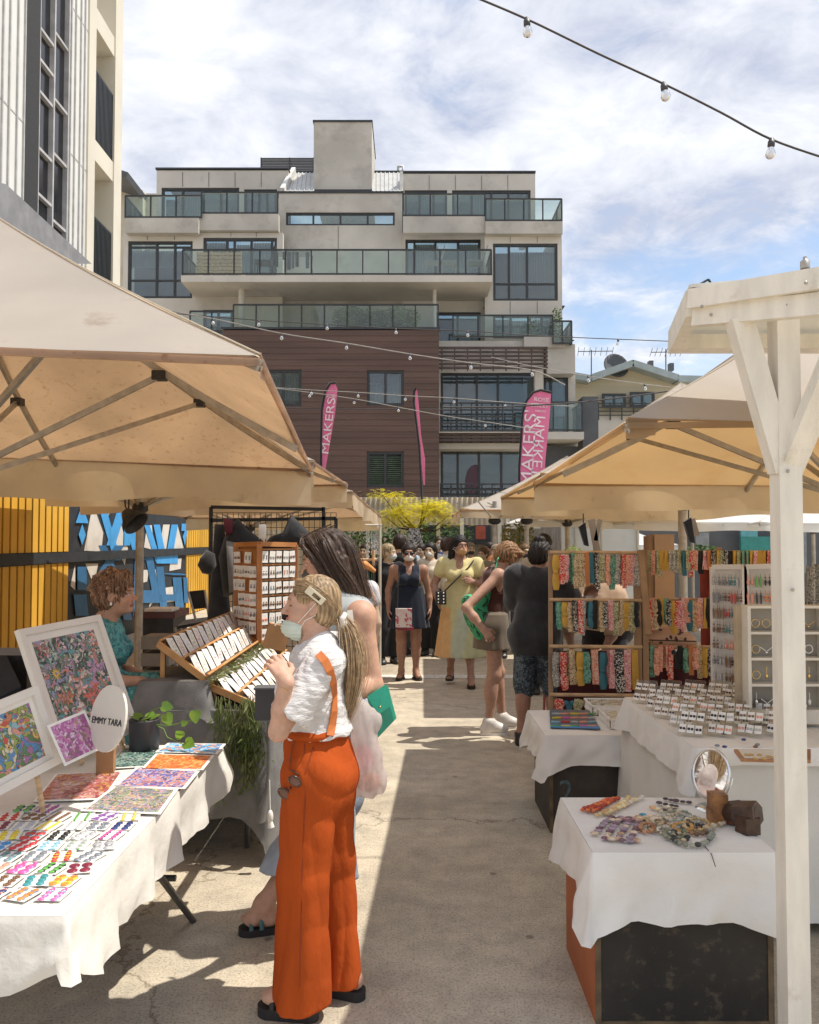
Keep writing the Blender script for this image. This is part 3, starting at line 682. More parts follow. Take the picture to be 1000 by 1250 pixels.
# awning / dark shade seen over the near umbrella
# painted fence
FW = thing('mural_fence', 'timber fence painted yellow with black lines and blue geometric lettering shapes', 'fence', (-5.06, 12, 0)); FX = -5.06
YEL = M('yellow_paint', (.74, .41, .05), .6, .08, 1.5, .08, 25, stain=((.55, .30, .04), 4, .6, .85)); DKP = M('charcoal_paint', (.03, .036, .045), .65, .2, 5, .1, 20)
part('backing', MB().box(FX-.1, 5, 0, FX-.02, 22, 2.95), DKP, FW)
zb1, zb0 = 1.54, 1.37; yD0, yD1 = PXW(88, 670, FX).y, PXW(226, 670, FX).y
for near in (True, False):
    for za, zc in ((zb1, 2.95), (.02, zb0)):
        m = MB(); y = 5.0
        while y < 21.5:
            if (near and y+.19 < yD0) or (not near and y > yD1): m.box(FX-.019, y, za, FX+.004, y+.152, zc)
            y += .2
        part('yellow_board', m, YEL, FW)

BLU = M('bright_blue_paint', (.07, .36, .75), .55, .08); BLD = M('deep_blue_paint', (.035, .16, .34), .55, .1); WHP = M('offwhite_paint', (.68, .64, .58), .6, .06)
def zp(pts, off): return [PXW(x*.26, 580+y*.26, FX+off) for x, y in pts]
def poly(mb, pts, off): ps = zp(pts, off); mb.prism(ps, (.004, 0, 0))
m = MB()
for pts in (((435, 135), (484, 270), (475, 358), (395, 355)), ((556, 190), (600, 345), (585, 420), (520, 300)), ((690, 235), (712, 235), (722, 352), (676, 340)), ((766, 232), (797, 232), (779, 352), (748, 350)),
            ((832, 232), (864, 352), (812, 352)), ((400, 415), (460, 415), (440, 520)), ((655, 445), (698, 445), (690, 500), (650, 510)), ((800, 395), (852, 390), (848, 440), (795, 450)), ((730, 440), (748, 560), (700, 620), (716, 520)), ((770, 530), (835, 520), (830, 590), (770, 600)), ((500, 140), (520, 140), (510, 190)), ((352, 420), (330, 520), (352, 540))): m = MB(); poly(m, pts, -.016); part('white_shape', m, WHP, FW)
def ribbons(lst, off, mat, nm):
    for i, (x0, y0, x1, y1, w_) in enumerate(lst): m = MB(); poly(m, ((x0-w_/2, y0), (x0+w_/2, y0), (x1+w_/2, y1), (x1-w_/2, y1)), off+.0012*i); part(nm, m, mat, FW)
ribbons([(476, 140, 552, 400, 34), (575, 150, 520, 330, 40), (590, 160, 640, 370, 30), (640, 165, 650, 360, 26), (690, 235, 745, 410, 26), (735, 232, 770, 410, 30), (820, 232, 790, 410, 30), (870, 228, 868, 262, 34), (785, 360, 785, 415, 100), (385, 135, 385, 224, 2), (600, 200, 596, 330, 30)], -.012, BLU, 'blue_shape')
for pts in (((385, 138), (415, 226), (356, 224)), ((386, 232), (402, 280), (385, 328), (369, 280)), ((868, 262), (880, 262), (868, 330), (858, 290))): m = MB(); poly(m, pts, .002); part('blue_triangle', m, BLU, FW)
ribbons([(560, 330, 470, 480, 44), (480, 330, 560, 520, 34), (600, 380, 700, 400, 60), (700, 385, 740, 600, 34), (650, 400, 640, 660, 36), (750, 430, 770, 640, 34), (800, 460, 860, 470, 90), (830, 480, 850, 690, 40), (690, 540, 690, 600, 90), (800, 560, 800, 590, 90), (560, 450, 600, 680, 40), (385, 430, 385, 540, 44), (375, 560, 385, 660, 60), (870, 480, 875, 600, 20)], -.010, BLD, 'deep_blue_shape')
m = MB(); m.box(FX+.022, 5, zb0+.01, FX+.03, 21.8, zb1-.01); part('black_band', m, DKP, FW)
# ------------------------------------------------------------------ market umbrellas
WHU = M('white_canvas', (.80, .80, .78), .8, .03, 2, .05, 30, tl=.4)
def umbrella(label, nl, nr, fr, fl, peak, top, under_val, vals=('f',), vdrop=.27, pole_to=0, group='cream market umbrellas over the stalls', pole_r=.042, hub=1.95, detail=True, pole=True, seed=0, sag=.09):
    Cn = [Vector(c) for c in (nl, nr, fr, fl)]; pk = Vector(peak); rr = random.Random(seed)
    t_ = thing('market_umbrella', label, 'umbrella', (pk.x, pk.y, 0), 0, group)
    m = MB(); n = 14
    def face(a, b):
        ph = rr.uniform(0, 6)
        def f(u, v):
            e = a.lerp(b, u); e = e + V(0, 0, -.035*math.sin(math.pi*u)) ; p = e.lerp(pk, v)
            c = math.sin(math.pi*u)*math.sin(math.pi*v**.8)
            return p + V(0, 0, -sag*math.sin(math.pi*v)*.6 - sag*.7*c + .006*math.sin(9*u+ph+5*v)*(1-v))
        m.grid(f, n, n)
    for i in range(4): face(Cn[i], Cn[(i+1) % 4])
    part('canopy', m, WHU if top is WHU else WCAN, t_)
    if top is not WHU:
        lm = MB(); lm.v = [(x, y, z-.008) for x, y, z in m.v]; lm.f = [f[::-1] for f in m.f]; lm.m = m.m; lm.sm = m.sm; part('lining', lm, top, t_)  # extra sheet added; the underside's shade and glow are put into its colour
    for s_ in vals:
        m = MB(); i = {'n': 0, 'r': 1, 'f': 2, 'l': 3}[s_]; a, b = Cn[i], Cn[(i+1) % 4]; ph = rr.uniform(0, 6); nrm = (b-a).cross(V(0, 0, 1)).normalized()
        def f(u, v):
            e = a.lerp(b, u)+V(0, 0, -.035*math.sin(math.pi*u)-.004)
            return e + V(0, 0, -vdrop*v*(1+.10*math.sin(7*u+ph)+.05*math.sin(19*u+ph*2))) + nrm*(v*(.03*math.sin(11*u+ph)+.02*math.sin(27*u+ph)))
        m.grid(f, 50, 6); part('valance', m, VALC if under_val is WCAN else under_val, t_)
    hb = V(pk.x, pk.y, hub)
    if top is not WHU:
        m = MB()
        for i in range(4):
            for (q, o_) in ((Cn[i], .002), (Cn[i].lerp(Cn[(i+1) % 4], .5), .001)):
                pts = [q.lerp(pk, v)+V(0, 0, -sag*math.sin(math.pi*v)*.6+o_-(.7*sag*math.sin(math.pi*v**.8)+.035*(1-v) if o_ < .0015 else 0)) for v in [j/10 for j in range(11)]]
                m.tube(pts, .006, 4, flat=.5)
        part('seams', m, WCAN, t_)
    if detail:
        top_p = pk-V(0, 0, .10)
        for i in range(4):
            c = Cn[i]; e = c.lerp(pk, .0)-V(0, 0, .035); mid = (Cn[i]+Cn[(i+1) % 4])/2-V(0, 0, .075)
            for q, nm in ((e, 'hip_rib'), (mid, 'mid_rib')):
                pts = [q.lerp(top_p, v)+V(0, 0, -sag*.62*math.sin(math.pi*v)-(.055 if nm == 'mid_rib' else .02)*math.sin(math.pi*v)) for v in [j/8 for j in range(9)]]
                mm = MB()
                for j in range(8): mm.bar(pts[j], pts[j+1], .022, .038)
                part(nm, mm, ALU, t_)
                js = pts[3]; sm = MB().bar(js-V(0, 0, .03), hb, .02, .032); st = part('strut', sm, ALU, t_)
                part('joint', MB().box(js.x-.035, js.y-.035, js.z-.055, js.x+.035, js.y+.035, js.z-.005), BLK, st, world=False)
            mm = MB(); mm.bar(Cn[i]-V(0, 0, .024), Cn[(i+1) % 4]-V(0, 0, .024), .02, .022); part('edge_hem', mm, top, t_)
            part('corner_pocket', MB().prism([c+V(0, 0, .01), c+(Cn[(i+1) % 4]-c).normalized()*.12, c+(Cn[(i+1) % 4]-c).normalized()*.11-V(0, 0, .06), c-V(0, 0, .075)], (0, .012, 0)), top, t_)
    if pole:
        m = MB(); m.tube([V(pk.x, pk.y, pole_to), V(pk.x, pk.y, pk.z-.08)], pole_r, 16); part('pole', m, GPOLE, t_)
        m = MB(); m.lathe([(.05, -.06), (.085, -.03), (.085, .03), (.05, .06)], 12, c=hb); part('hub', m, BLK, t_)
        m = MB(); m.box(pk.x-.35, pk.y-.35, 0, pk.x+.35, pk.y+.35, .05); m.box(pk.x-.08, pk.y-.08, .05, pk.x+.08, pk.y+.08, .3); part('base_plate', m, ALU, t_)
    return t_
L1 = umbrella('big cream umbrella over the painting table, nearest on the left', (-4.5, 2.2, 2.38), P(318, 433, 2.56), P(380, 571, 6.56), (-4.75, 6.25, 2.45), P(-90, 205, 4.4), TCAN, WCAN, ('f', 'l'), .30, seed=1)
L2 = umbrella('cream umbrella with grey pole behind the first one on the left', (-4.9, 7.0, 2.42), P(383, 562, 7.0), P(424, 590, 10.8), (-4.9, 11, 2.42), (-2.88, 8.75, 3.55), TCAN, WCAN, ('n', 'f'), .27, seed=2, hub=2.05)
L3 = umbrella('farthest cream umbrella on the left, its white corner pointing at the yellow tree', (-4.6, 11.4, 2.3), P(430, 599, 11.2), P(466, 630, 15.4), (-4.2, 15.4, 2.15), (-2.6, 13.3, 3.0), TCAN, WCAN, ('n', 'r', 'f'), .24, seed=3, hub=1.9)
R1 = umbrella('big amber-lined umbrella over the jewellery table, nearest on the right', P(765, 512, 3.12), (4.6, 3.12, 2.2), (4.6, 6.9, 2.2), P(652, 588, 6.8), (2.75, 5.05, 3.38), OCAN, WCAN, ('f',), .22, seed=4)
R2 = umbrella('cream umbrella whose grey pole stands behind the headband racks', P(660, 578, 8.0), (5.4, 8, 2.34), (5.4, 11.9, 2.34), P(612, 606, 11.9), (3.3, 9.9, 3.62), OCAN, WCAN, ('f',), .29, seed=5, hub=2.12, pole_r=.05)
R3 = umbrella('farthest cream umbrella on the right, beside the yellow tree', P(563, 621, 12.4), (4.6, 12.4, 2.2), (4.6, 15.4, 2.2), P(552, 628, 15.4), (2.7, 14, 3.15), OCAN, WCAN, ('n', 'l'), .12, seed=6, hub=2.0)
def small_umb(label, c, s, z, rise, seed):
    x, y = c; return umbrella(label, (x-s, y-s, z), (x+s, y-s, z), (x+s, y+s, z), (x-s, y+s, z), (x, y, z+rise), WHU, WHU, ('n',), .12, group='white umbrellas far behind the right stalls', seed=seed, hub=z-.1, pole_r=.03)
small_umb('white umbrella far behind the headband racks, above the white wall', (3.5, 15.5), 1.5, 2.06, .75, 7)
small_umb('white umbrella far off above the tall carton', (4.9, 14.2), 1.4, 2.0, .7, 8)
small_umb('white umbrella far off behind the white timber post', (6.9, 14), 1.6, 1.98, .8, 9)
small_umb('small low white umbrella behind the tall carton', (4.8, 18.5), .95, 1.62, .42, 10)
# grey shade corner above the near umbrella
GS = MB(); GS.prism([PXW(-60, 205, -4.6), PXW(8, 225, -4.6), PXW(112, 322, -4.6), PXW(-60, 322, -4.6)], (-.4, 0, 0)); single('grey_awning', GS, M('grey_awning', (.22, .22, .23), .8), 'dark grey awning against the white building behind the nearest left umbrella', 'awning')
# ------------------------------------------------------------------ white timber pergola
pg = thing('timber_pergola', 'cream-painted timber post with V braces and a beam roof at the right edge', 'pergola', (1.2, 2.64, 0))
tb = P(953, 360, 2.6)
part('post', MB().box(1.178, 2.6, 0, 1.25, 2.675, tb.z), CREAMP, pg)
part('brace', MB().bar(P(902, 388, 2.62), P(955, 575, 2.64), .07, .062, up=(0, 1, 0)), CREAMP, pg)
part('brace', MB().bar(P(962, 575, 2.64), P(1050, 365, 2.4), .07, .06, up=(0, 1, 0)), CREAMP, pg)
b0, b1 = P(844, 366, 2.72), P(1020, 338, 2.36); part('beam', MB().bar(b0, b1, .045, .064), CREAMP, pg)
b2, b3 = P(849, 386.5, 2.73), P(1020, 370, 2.38); part('beam', MB().bar(b2, b3, .04, .066), CREAMP, pg)
part('rafter', MB().bar(P(846, 370, 2.74), P(823, 418, 3.3), .045, .09), CREAMP, pg)
part('back_beam', MB().bar(P(820, 420, 3.3), P(1130, 420, 3.3), .10, .055), CREAMP, pg)
SHEET = M('white_sheet', (.78, .76, .70), .5, .04, 3, .05, tl=.3)
m = MB(); q = [P(842, 351, 2.70), P(1500, 300, 2.1), P(1560, 404, 3.36), P(816, 410, 3.36)]; m.prism(q, (0, 0, .012)); part('roof_sheet', m, SHEET, pg)  # right-hand part is added out of view to shade the necklace cloth
m = MB()
for a, b in (((846, 352), (865, 341)), ((865, 341), (872, 352))): m.tube([P(*a, 2.7), P(*b, 2.7)], .004, 6)
part('bracket', m, BLK, pg)
for (x_, y_, Y_) in ((857, 374, 2.66), (868, 384, 2.66), (984, 345, 2.39), (962, 575, 2.6), (968, 720, 2.6), (962, 372, 2.48), (975, 378, 2.46)): m = MB(); m.ball(P(x_, y_, Y_-.008), (.006, .004, .006), 8, 5); part('bolt', m, ALU, pg)
part('fixing', MB().lathe([(.014, -.01), (.014, .012), (.006, .018), (.006, .026)], 10, c=P(983, 324, 2.44)), ALU, pg)
# ------------------------------------------------------------------ end of the market
CF = M('corrugated_beige', (.52, .45, .34), .75, .15, 1.2, .05, 20, stain=((.32, .24, .17), 1.5, .55, .75))
m = MB(); x0, x1 = P(200, 606, 21).x, P(665, 606, 21).x; zt = P(500, 607, 21).z; n = 220
m.grid(lambda u, v: V(x0+(x1-x0)*u, 21+.035*math.sin(u*(x1-x0)/.13*6.283), zt*v), n*3, 1)
m.grid(lambda u, v: V(x0+(x1-x0)*u, 21.03+.035*math.sin(u*(x1-x0)/.13*6.283), zt*(1-v)), n*3, 1)
single('corrugated_fence', m, CF, 'long beige corrugated fence across the end of the market', 'fence')
DW = M('weathered_timber', (.24, .205, .165), .85, .2, 3, .2, 20, stretch=(8, 8, .8))
t_ = thing('market_hut', 'grey timber hut front with white posts, dark window shelf and hanging plants', 'hut', (1.8, 19, 0))
m = MB(); bxp(m, 536, 664, 690, 720, 19, .15); bxp(m, 600, 641, 690, 664, 19, .15); part('wall', m, DW, t_)
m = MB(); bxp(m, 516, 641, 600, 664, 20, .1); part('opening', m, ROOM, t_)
m = MB(); bxp(m, 508, 662, 602, 664.5, 18.8, .4); part('shelf', m, BLK, t_)
part('red_poster', bxp(MB(), 581, 642, 593, 658, 19.7, .03), M('red_print', (.55, .12, .07), .6), t_)
for px in (562, 608, 618): part('white_post', bxp(MB(), px, 628, px+4.5, 740, 18.6, .08), CRM, t_)
part('beam', bxp(MB(), 560, 626, 660, 632, 18.6, .1), CRM, t_); part('beam', bxp(MB(), 618, 641, 660, 645, 18.5, .1), CRM, t_)
m = MB(); leaf_mass(m, P(530, 652, 18.9), (.5, .2, .35), 260, .06, 21); leaf_mass(m, P(560, 655, 18.9), (.4, .2, .25), 160, .06, 22); part('hanging_plants', m, LEAF, t_)
t_ = thing('climbing_hedge', 'dark green hedge and climbers behind the clothes rack at the end of the market', 'hedge', (-1.2, 19, 0))
m = MB()
for px in (395, 425, 455, 480, 505): leaf_mass(m, P(px, 672, 19), (.6, .35, .62), 420, .07, px, shell=.3)
leaf_mass(m, P(500, 690, 19.2), (2, .3, .5), 500, .07, 77, shell=0); part('foliage', m, LEAF, t_)
m = MB()
for px in (400, 430, 458, 484): m.tube([P(px, 755, 19), P(px, 650, 19)], .04, 6)
part('stem', m, DW, t_)
for i, px in enumerate((489, 533)):
    m = MB(); bxp(m, px, 640, px+4.5, 760, 17.8, .08); single('white_post', m, CRM, ['pale timber post behind the yellow tree', 'pale timber post between the yellow tree and the hut'][i], 'post')
# yellow tree
t_ = thing('yellow_tree', 'small umbrella-shaped tree with bright yellow feathery leaves in the aisle end', 'tree', (P(506, 700, 17).x, 17, 0))
YL = M('yellow_leaf', (.95, .86, .03), .5, .15, 3, 0, tl=.45, col2=(.80, .74, .03)); BARK = M('dark_bark', (.07, .05, .04), .9, .3, 8, .3, 30)
m = MB(); b = P(507, 700, 17); bx0 = V(b.x, 17, 0); fk = P(509, 648, 17); m.tube([bx0, bx0.lerp(fk, .5)+V(.05, 0, 0), fk], [.07, .06, .05], 8)
rr = random.Random(4); lf = MB(); brs = []
for i in range(34):
    a = rr.uniform(0, 6.283); rad = rr.uniform(.15, 1)**.6; e = fk+V(math.cos(a)*.80*rad, math.sin(a)*.75*rad, .16+.50*(1-rad**1.6)+rr.uniform(-.05, .12))
    if i < 4: e = [P(466, 603, 17), P(550, 637, 16.8), P(480, 604, 17.2), P(470, 630, 16.9)][i]
    mid = fk.lerp(e, .55)+V(0, 0, -.06); brs.append(e)
    if i < 9: m.tube([fk, mid+V(0, 0, -.05), e], [.026, .015, .006], 5)
part('trunk', m, BARK, t_)
for e in brs:
    for k in range(85):
        p = e.lerp(fk, .38*max(0, rr.random()-.45))+V(rr.gauss(0, .16), rr.gauss(0, .14), rr.gauss(0, .045)); a = rr.uniform(0, 6.283); d = V(math.cos(a), math.sin(a), rr.uniform(-.12, .12))*.16; s_ = d.cross(V(0, 0, 1)).normalized()
        for j in range(6):
            c = p+d*(j/6)-V(0, 0, .07*(j/6)**2)
            for sg in (-1, 1): q = c+s_*sg*.05+d*.10; lf.add([c, c+d*.08+s_*sg*.008, q, c-d*.03+s_*sg*.014], [(0, 1, 2, 3)])
part('foliage', lf, YL, t_)
# white wall, dark bay, plants behind the right stalls
t_ = thing('white_container', 'white painted container wall behind the hanging black pouch', 'container', (3.2, 13.3, 0)); WPT = M('white_paint_wall', (.62, .64, .66), .6, .08, 1, .1, 4)
m = MB(); bxp(m, 688, 627, 781, 800, 17, .2); part('wall', m, WPT, t_); m = MB()
for px in (688, 703, 735, 779): bxp(m, px, 627, px+1.5, 800, 16.95, .05)
part('rib', m, CRM, t_)
t_ = thing('dark_shopfront', 'dark shaded shop front with teal panel behind the white timber post', 'shopfront', (6.5, 20, 0))
m = MB(); bxp(m, 781, 600, 1150, 830, 21, .2); part('wall', m, GREY, t_)  # dark slab stands in for the shade of an open bay
part('teal_panel', bxp(MB(), 905, 655, 962, 690, 20.5, .1), M('teal_paint', (.03, .22, .20), .6), t_); part('teal_panel', bxp(MB(), 905, 636, 925, 655, 20.5, .1), M('light_teal', (.10, .33, .38), .6), t_)
for q_ in ((850, 650, 866, 690), (966, 640, 985, 700)): part('pale_panel', bxp(MB(), *q_, 20.6, .1), M('dull_grey', (.22, .24, .25), .7), t_)
m = MB(); leaf_mass(m, P(855, 678, 17), (.55, .3, .22), 420, .06, 31); o = single('planter_shrub', m, LEAF, 'green shrub growing behind the rack of headbands on the right', 'shrub')
m = MB(); leaf_mass(m, P(702, 676, 12), (.16, .15, .12), 120, .03, 33); leaf_mass(m, P(786, 697, 11), (.14, .15, .2), 150, .035, 34); single('potted_grass', m, LEAF2, 'light green pot plant half hidden behind the headband racks', 'plant')
m = MB(); leaf_mass(m, P(632, 655, 15), (.35, .2, .3), 300, .05, 35, shell=0); single('yellow_flowers', m, M('mixed_yellow_leaf', (.32, .30, .07), .6, .4, 6, 0, tl=.3, col2=(.12, .14, .04)), 'yellowish leafy plant hanging under the right umbrellas beside the hut', 'plant')
for (px, lab) in ((604, 'slim pale umbrella pole left of the two by the hanging plant'), (643, 'slim pale umbrella pole right of the two by the hanging plant')):
    Yp = 12.5; p = P(px, 632, Yp); t_ = thing('umbrella_pole', lab, 'pole', (p.x, Yp, 0)); part('shaft', MB().tube([V(p.x, Yp, 0), V(p.x, Yp, 2.3)], .035, 10), GPOLE, t_)
    m = MB(); m.ball((p.x, Yp, 2.0), (.1, .1, .06)); part('hub', m, BLK, t_); m = MB()
    for k in range(6): a = k*1.047; m.bar(V(p.x, Yp, 2.0), V(p.x+.6*math.cos(a), Yp+.6*math.sin(a), 2.28), .015)
    part('spoke', m, ALU, t_)
# ------------------------------------------------------------------ feather flags
PINK = M('hot_pink_cloth', (.86, .24, .44), .7, .06, 2, .1, 10, tl=.25); FLW = M('flag_white', (.85, .72, .76), .7)
def flag(label, pts, border, Y, yaw_txt=None, texts=(), th=.012, polepx=None):
    t_ = thing('feather_flag', label, 'flag', (P(pts[0][0], 700, Y).x, Y, 0), 0, 'pink feather flags above the market')
    fr = [P(x, y, Y) for x, y in pts]; part('cloth', MB().prism(fr, (0, th, 0)), PINK, t_)
    m = MB(); bp = [P(x, y, Y-.02) for x, y in border]
    m.tube(bp, .03, 6); b = bp[0]; m.tube([V(b.x+(polepx or 0), Y-.02, 0), b], .022, 6); part('pole', m, BLKC, t_)
    m = MB()
    for (s_, c0, size, ang, fl, wd) in texts:
        c = P(c0[0], c0[1], Y-.03); a = R(ang); X = V(math.cos(a), 0, math.sin(a)); Yv = V(-math.sin(a), 0, math.cos(a)); text_mb(m, s_, size, basis(c, X, Yv, V(0, -1, 0)), .003, wd, fl)
    if m.v: part('lettering', m, FLW, t_)
    return t_
flag("large pink feather flag lettered MAKERS' MARKET in white", [(634, 600), (634, 570), (638, 505), (643, 489), (651, 479), (660, 476), (673, 479), (671, 510), (666, 560), (664, 600)], [(634, 600), (634, 570), (638, 505), (643, 489), (651, 479), (660, 476), (673, 479)], 19,
     texts=[("MAKERS'", (646, 547), .40, 86, False, 1.75), ('MARKET', (658, 545), .34, 86, True, 1.42), ('ROSE', (661, 488), .13, -4, False, .34), ('STREET', (659, 495), .13, -4, False, .40), ('MAKERS', (660, 502), .07, -4, False, .25)])
flag('pink feather flag seen at an angle in front of the brown wall, left of three', [(392, 575), (392, 540), (393, 500), (397, 478), (403, 468), (409, 467), (412, 475), (409, 505), (402, 545), (396, 580)], [(392, 600), (392, 540), (393, 500), (397, 478), (403, 468), (410, 467)], 19,
     texts=[("MAKERS", (401, 520), .26, 83, False, 1.3), ('ROSE', (404, 484), .12, 0, False, .2)])
flag('thin pink feather flag turned edge-on above the yellow tree', [(517, 592), (511, 530), (506, 492), (506, 477), (509, 474), (511, 490), (514, 530), (519, 560), (519, 592)], [(517, 640), (512, 545), (505.5, 492), (505.5, 478), (508, 474)], 19)
# ------------------------------------------------------------------ festoon lights
BULB = glass_mat('bulb_glass', (.95, .93, .9), .25); SOCK = M('bulb_socket', (.05, .045, .05), .5); CAB = M('dark_cable', (.05, .045, .045), .6)
CABL = M('pale_cable', (.32, .30, .28), .6)
def lights(label, pts, bulbs, Y, r=.006, s=1, mat=None):
    W = [P(x, y, yy) for x, y, yy in [(p[0], p[1], p[2] if len(p) > 2 else Y) for p in pts]]; t_ = thing('string_lights', label, 'string lights', W[0], 0, 'strings of festoon bulbs')
    # smooth curve through the points
    cv = []
    for i in range(len(W)-1):
        p0, p1, p2, p3 = W[max(i-1, 0)], W[i], W[i+1], W[min(i+2, len(W)-1)]
        for j in range(6):
            t = j/6; cv.append(.5*((2*p1)+(p2-p0)*t+(2*p0-5*p1+4*p2-p3)*t*t+(3*p1-p0-3*p2+p3)*t**3))
    cv.append(W[-1]); part('cable', MB().tube(cv, r, 6), mat or CAB, t_)
    for bx_ in bulbs:
        # nearest curve point at that pixel column
        def pxof(p): dy = p.y*CT+(p.z-EYE)*ST; return 500+1000*p.x/dy
        i = min(range(len(cv)), key=lambda k: abs(pxof(cv[k])-bx_)); c = cv[i]
        if 0 < i < len(cv)-1:
            for k in (i-1, i):
                a, b = pxof(cv[k]), pxof(cv[k+1])
                if min(a, b) <= bx_ <= max(a, b) and a != b: c = cv[k].lerp(cv[k+1], (bx_-a)/(b-a))
        tl_ = random.uniform(-.25, .25); Mx = Matrix.Translation(c) @ Euler((tl_, tl_*.6, 0)).to_matrix().to_4x4() @ Matrix.Scale(s, 4)
        b = MB(); b.lathe([(.004, .008), (.014, .006), (.016, -.01), (.020, -.012), (.021, -.042), (.016, -.046), (.001, -.047)], 14, Mx=Mx); so_ = part('socket', b, SOCK, t_)
        b = MB(); b.lathe([(.015, -.044), (.018, -.055), (.026, -.07), (.030, -.088), (.026, -.104), (.014, -.115), (.001, -.118)], 16, Mx=Mx); part('bulb', b, BULB, so_, world=False)
    return t_
lights('nearest string of bulbs crossing the sky at the top right', [(560, -12), (643, 23), (730, 65), (810, 102), (880, 137), (942, 170), (1020, 197)], (643, 810, 942), 4.6, .0065, .95)
lights('string of bulbs sagging across the top of the brown wall to the slatted balcony', [(180, 375), (260, 389), (344, 407), (423, 419), (500, 432), (575, 443), (650, 452), (690, 470)], (260, 344, 423, 500, 575, 649), 13, .009, .9, CABL)
lights('string of bulbs in front of the terrace glass balustrade, running right to the sky gap', [(180, 380), (316, 391), (399, 396), (483, 401), (571, 404), (660, 410), (755, 414), (830, 417)], (316, 399, 483, 571, 755), 14, .008, .9)
lights('upper string of the pair between the brown wall windows', [(320, 472), (380, 476), (437, 479), (495, 483), (555, 486), (617, 491), (700, 496)], (380, 437, 495, 555, 617), 16, .008, .9, CABL)
lights('lower string of the pair between the brown wall windows', [(320, 472), (378, 479), (433, 487), (486, 497), (540, 507), (593, 515), (660, 525)], (378, 433, 486, 593), 16.5, .008, .9, CABL)
lights('string of bulbs sagging in front of the gabled house', [(600, 436), (650, 447), (718, 459), (787, 469), (850, 476)], (718, 787), 15, .007, 1.0, CABL)
m = MB(); m.tube([P(540, 497, 14), P(610, 497, 14), P(700, 492, 14), P(770, 484, 14), P(840, 474, 14)], .014, 6); single('power_cable', m, CAB, 'thick black cable crossing behind the large pink flag', 'cable')
m = MB(); m.tube([P(300, 497, 20), P(420, 499, 20), P(560, 500, 20)], .012, 6); single('thin_cable', m, CAB, 'thin black line stretched across the brown wall under the windows', 'cable')
# ------------------------------------------------------------------ cloths, tables, crates
def drape(x0, x1, y0, y1, z, drops, seed=0, wave=.018, over=.03, nper=16, hr=.0, corner=1.25, nv=12, top_noise=.0015, flare=.06):
    """cloth over a rectangular top: drops = (front, right, back, left) hanging lengths"""
    rr = random.Random(seed); m = MB(); per = []; r_ = .02
    cs = [(x0, y0), (x1, y0), (x1, y1), (x0, y1)]; nm = [(0, -1), (1, 0), (0, 1), (-1, 0)]
    for i in range(4):
        a, b = cs[i], cs[(i+1) % 4]; L_ = math.hypot(b[0]-a[0], b[1]-a[1]); n = max(6, int(L_*nper))
        for k in range(n+1):
            t = k/n; w_ = min(t, 1-t)*L_; cornerness = max(0, 1-w_/.16)
            d = drops[i]*(1+ (corner-1)*cornerness**1.5)
            per.append((a[0]+(b[0]-a[0])*t, a[1]+(b[1]-a[1])*t, nm[i][0], nm[i][1], d, cornerness, t*L_+i*3))
        if drops[i] > 0 or drops[(i+1) % 4] > 0:
            n0 = nm[i]; n1 = nm[(i+1) % 4]; dc = max(drops[i], drops[(i+1) % 4])*corner if min(drops[i], drops[(i+1) % 4]) > 0 else min(drops[i], drops[(i+1) % 4])
            for k in (1, 2, 3):
                t = k/4; nx, ny = n0[0]*(1-t)+n1[0]*t, n0[1]*(1-t)+n1[1]*t; l = math.hypot(nx, ny)
                per.append((b[0], b[1], nx/l, ny/l, dc*(1+.12*math.sin(math.pi*t)), 1.0, 10+i*3+t*.1))
    ph = [rr.uniform(0, 6.28) for _ in range(6)]
    N_ = len(per); vs = []; fs = []
    for j in range(nv+1):
        v = j/nv
        for (x, y, nx, ny, d, cn, s_) in per:
            w_ = wave*(1.1*math.sin(s_*17+ph[0]+.6*math.sin(s_*5))+.55*math.sin(s_*37+ph[1]+v*1.5))
            out = .004+v*(w_+flare*d)+.006*math.sin(v*7+s_*5+ph[2])*v*(wave > .01) + cn*v*.04 + .005*math.sin(s_*40+v*9+ph[3])*v
            dz = d*v*(1+.02*math.sin(s_*9+ph[4])); out += .003*v*math.sin(s_*85+v*6)
            e = 1-math.exp(-v*14) if d > 0 else 1
            vs.append(V(x+nx*(out+.006*e), y+ny*(out+.006*e), z+.004*(1-e)-dz))
    fs = [(j*N_+i, j*N_+(i+1) % N_, (j+1)*N_+(i+1) % N_, (j+1)*N_+i) for j in range(nv) for i in range(N_)]
    m.add(vs, [f[::-1] for f in fs], True)
    nx_, ny_ = 30, 30
    m.grid(lambda u, v: V(x0-.003+(x1-x0+.006)*u, y0-.003+(y1-y0+.006)*v, z+.004+top_noise*(math.sin(17*u+ph[0]+6*v)+math.sin(23*v+ph[1]-9*u))*min(1, 8*min(u, 1-u, v, 1-v))), nx_, ny_)
    return m
def drape_obj(label, group=None, mat=None, name='tablecloth', **k):
    return single(name, drape(**k), mat or WCLOTH, label, 'tablecloth', group)
def folding_table(label, x0, x1, y0, y1, z, legs, mat=None):
    t_ = thing('trestle_table', label, 'table', ((x0+x1)/2, (y0+y1)/2, 0)); part('tabletop', MB().box(x0+.006, y0+.006, z-.035, x1-.006, y1-.006, z-.004), mat or GREY, t_)
    for a, b in legs: part('leg', MB().tube([a, b], .014, 8), M('leg_grey', (.06, .058, .055), .5, metal=.2), t_)
    return t_
TZ = .74
folding_table('long trestle table under the cream cloth of paintings and earrings', -1.72, -.89, 2.14, 3.86, TZ-.006, [((-.97, 2.85, .70), (-.965, 3.72, 0)), ((-1.6, 2.85, .7), (-1.6, 3.7, 0)), ((-1.6, 3.1, .70), (-1.6, 2.35, .02)), ((-1.6, 3.45, .3), (-.97, 3.45, .3))])
